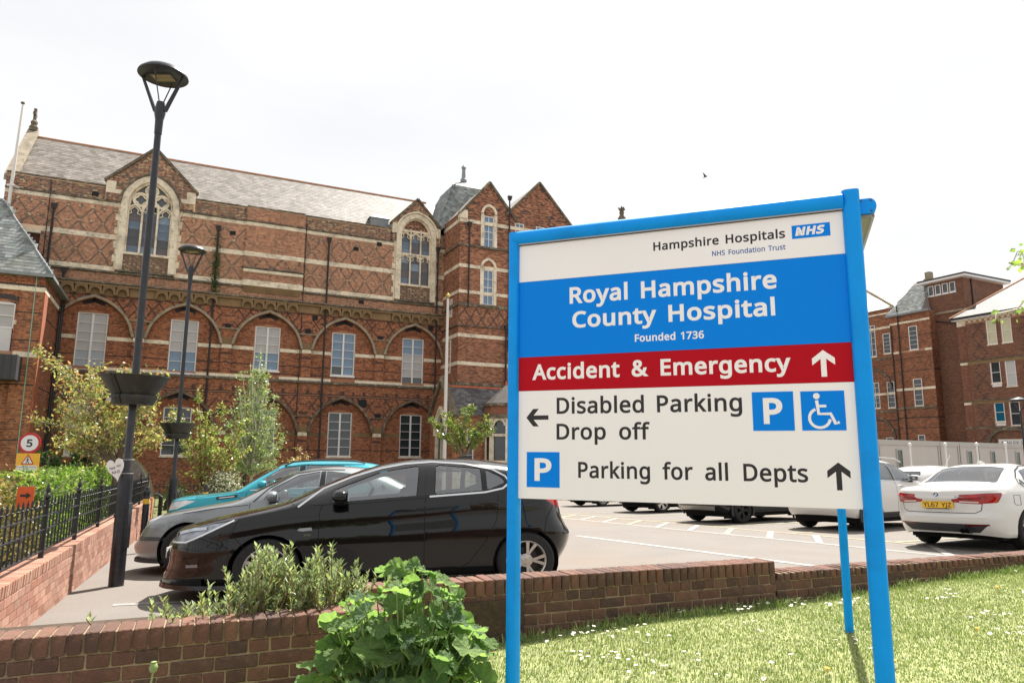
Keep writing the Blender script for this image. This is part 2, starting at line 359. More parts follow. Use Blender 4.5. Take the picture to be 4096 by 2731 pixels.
# local x runs back toward the camera so that the front (-y) looks to the right
fw = thing('railing_wall', (FW0.x, FW0.y, .455), 0, 'sunlit pale red brick wall carrying the black railings', 'wall', rot=(0, 0, PI/2-R(FAZ)+PI))
fw.rotation_euler = (Matrix.Rotation(PI/2-R(FAZ)+PI, 3, 'Z') @ Matrix.Rotation(math.atan(FSL)*1, 3, 'Y')).to_euler()
brick_wall(fw, -13.4, 2.3, 0, 8, .215, wall_pink, mort2, near=1.2, maxobj=298, rec=.006)
MB().box(-13.75, -13.41, -.03, .245, -.95, .06).build('end_pier', mat('brick_pier', srgb(176, 118, 92), .9, var=.2, vscale=12), fw)
# ------------------------------------------------------------------ railings
iron = mat('black_iron', srgb(30, 29, 31), .42, var=.2, vscale=30, dirt=(srgb(90, 84, 78), .25, 14))
fr = thing('railings', fw.location, 0, 'black iron railings with finials standing on the pale red brick wall', 'railing'); fr.rotation_euler = fw.rotation_euler
YF = .11
for z, hw in ((.42, .02), (.28, .02), (.075, .02)):
    MB().box(-13.3, 2.3, YF-.019, YF+.019, z-.006, z+.006).build('rail', iron, fr)
def bar_mesh():
    k = MB(); k.lathe([(.009, .06), (.009, .50), (.016, .505), (.016, .515), (.010, .52), (.011, .56), (.001, .60)], 6); o = k.build('bar', iron, fr, smooth=True); return o
bar0 = bar_mesh(); bar0.location = (2.15, YF, 0)
def post_mesh():
    k = MB(); k.box(-.022, .022, -.022, .022, -.02, .55); k.box(-.034, .034, -.034, .034, .55, .57)
    k.lathe([(.012, .57), (.03, .59), (.034, .61), (.018, .635), (.012, .64), (.024, .66), (.02, .685), (.002, .74)], 8); k.box(-.03, .03, -.03, .03, .50, .515)
    return k.build('post', iron, fr, smooth=50)
post0 = post_mesh(); pst = [1.22, -.77, -2.65, -4.6, -6.7, -8.95, -11.2, -13.25]; post0.location = (pst[0], YF, 0)
for x in pst[1:]:
    o = post0.copy(); COL.objects.link(o); o.location = (x, YF, 0)
x = 2.15-.176
while x > -13.2:
    if min(abs(x-q) for q in pst) > .06:
        o = bar0.copy(); COL.objects.link(o); o.location = (x, YF, 0)
    x -= .176
# ------------------------------------------------------------------ hospital sign
sg = thing('hospital_sign', (.005, 3.364, 0), R(-21.92), 'large blue framed hospital direction sign on blue posts in the lawn', 'sign')
blue_post = mat('sign_blue_post', srgb(0, 150, 238), .45, var=.05, vscale=7, dirt=(srgb(20, 104, 160), .25, 5), spec=.2)
p_white = mat('sign_white', srgb(246, 243, 240), .35, var=.015, vscale=3); p_blue = mat('sign_blue', srgb(0, 132, 232), .5, spec=.12); p_red = mat('sign_red', srgb(182, 12, 30), .5, spec=.12)
ink = mat('sign_black', srgb(28, 24, 24), .4); alu = mat('sign_alu', srgb(160, 160, 160), .35, metal=.7)
MB().box(.029, 1.483, .004, .024, 1.298, 2.516).build('panel', mat('sign_backing', srgb(120, 122, 124), .5), sg)
def rect(name, u0, u1, z0, z1, m, y=.004, t=.003): return MB().box(u0, u1, y-t, y, z0, z1).build(name, m, sg)
hp_ = rect('header_panel', .031, 1.4815, 2.3325, 2.516, p_white); tp_ = rect('title_panel', .031, 1.4815, 1.961, 2.3315, p_blue)
ep_ = rect('emergency_panel', .031, 1.4815, 1.799, 1.960, p_red); pp_ = rect('parking_panel', .031, 1.4815, 1.298, 1.798, p_white)
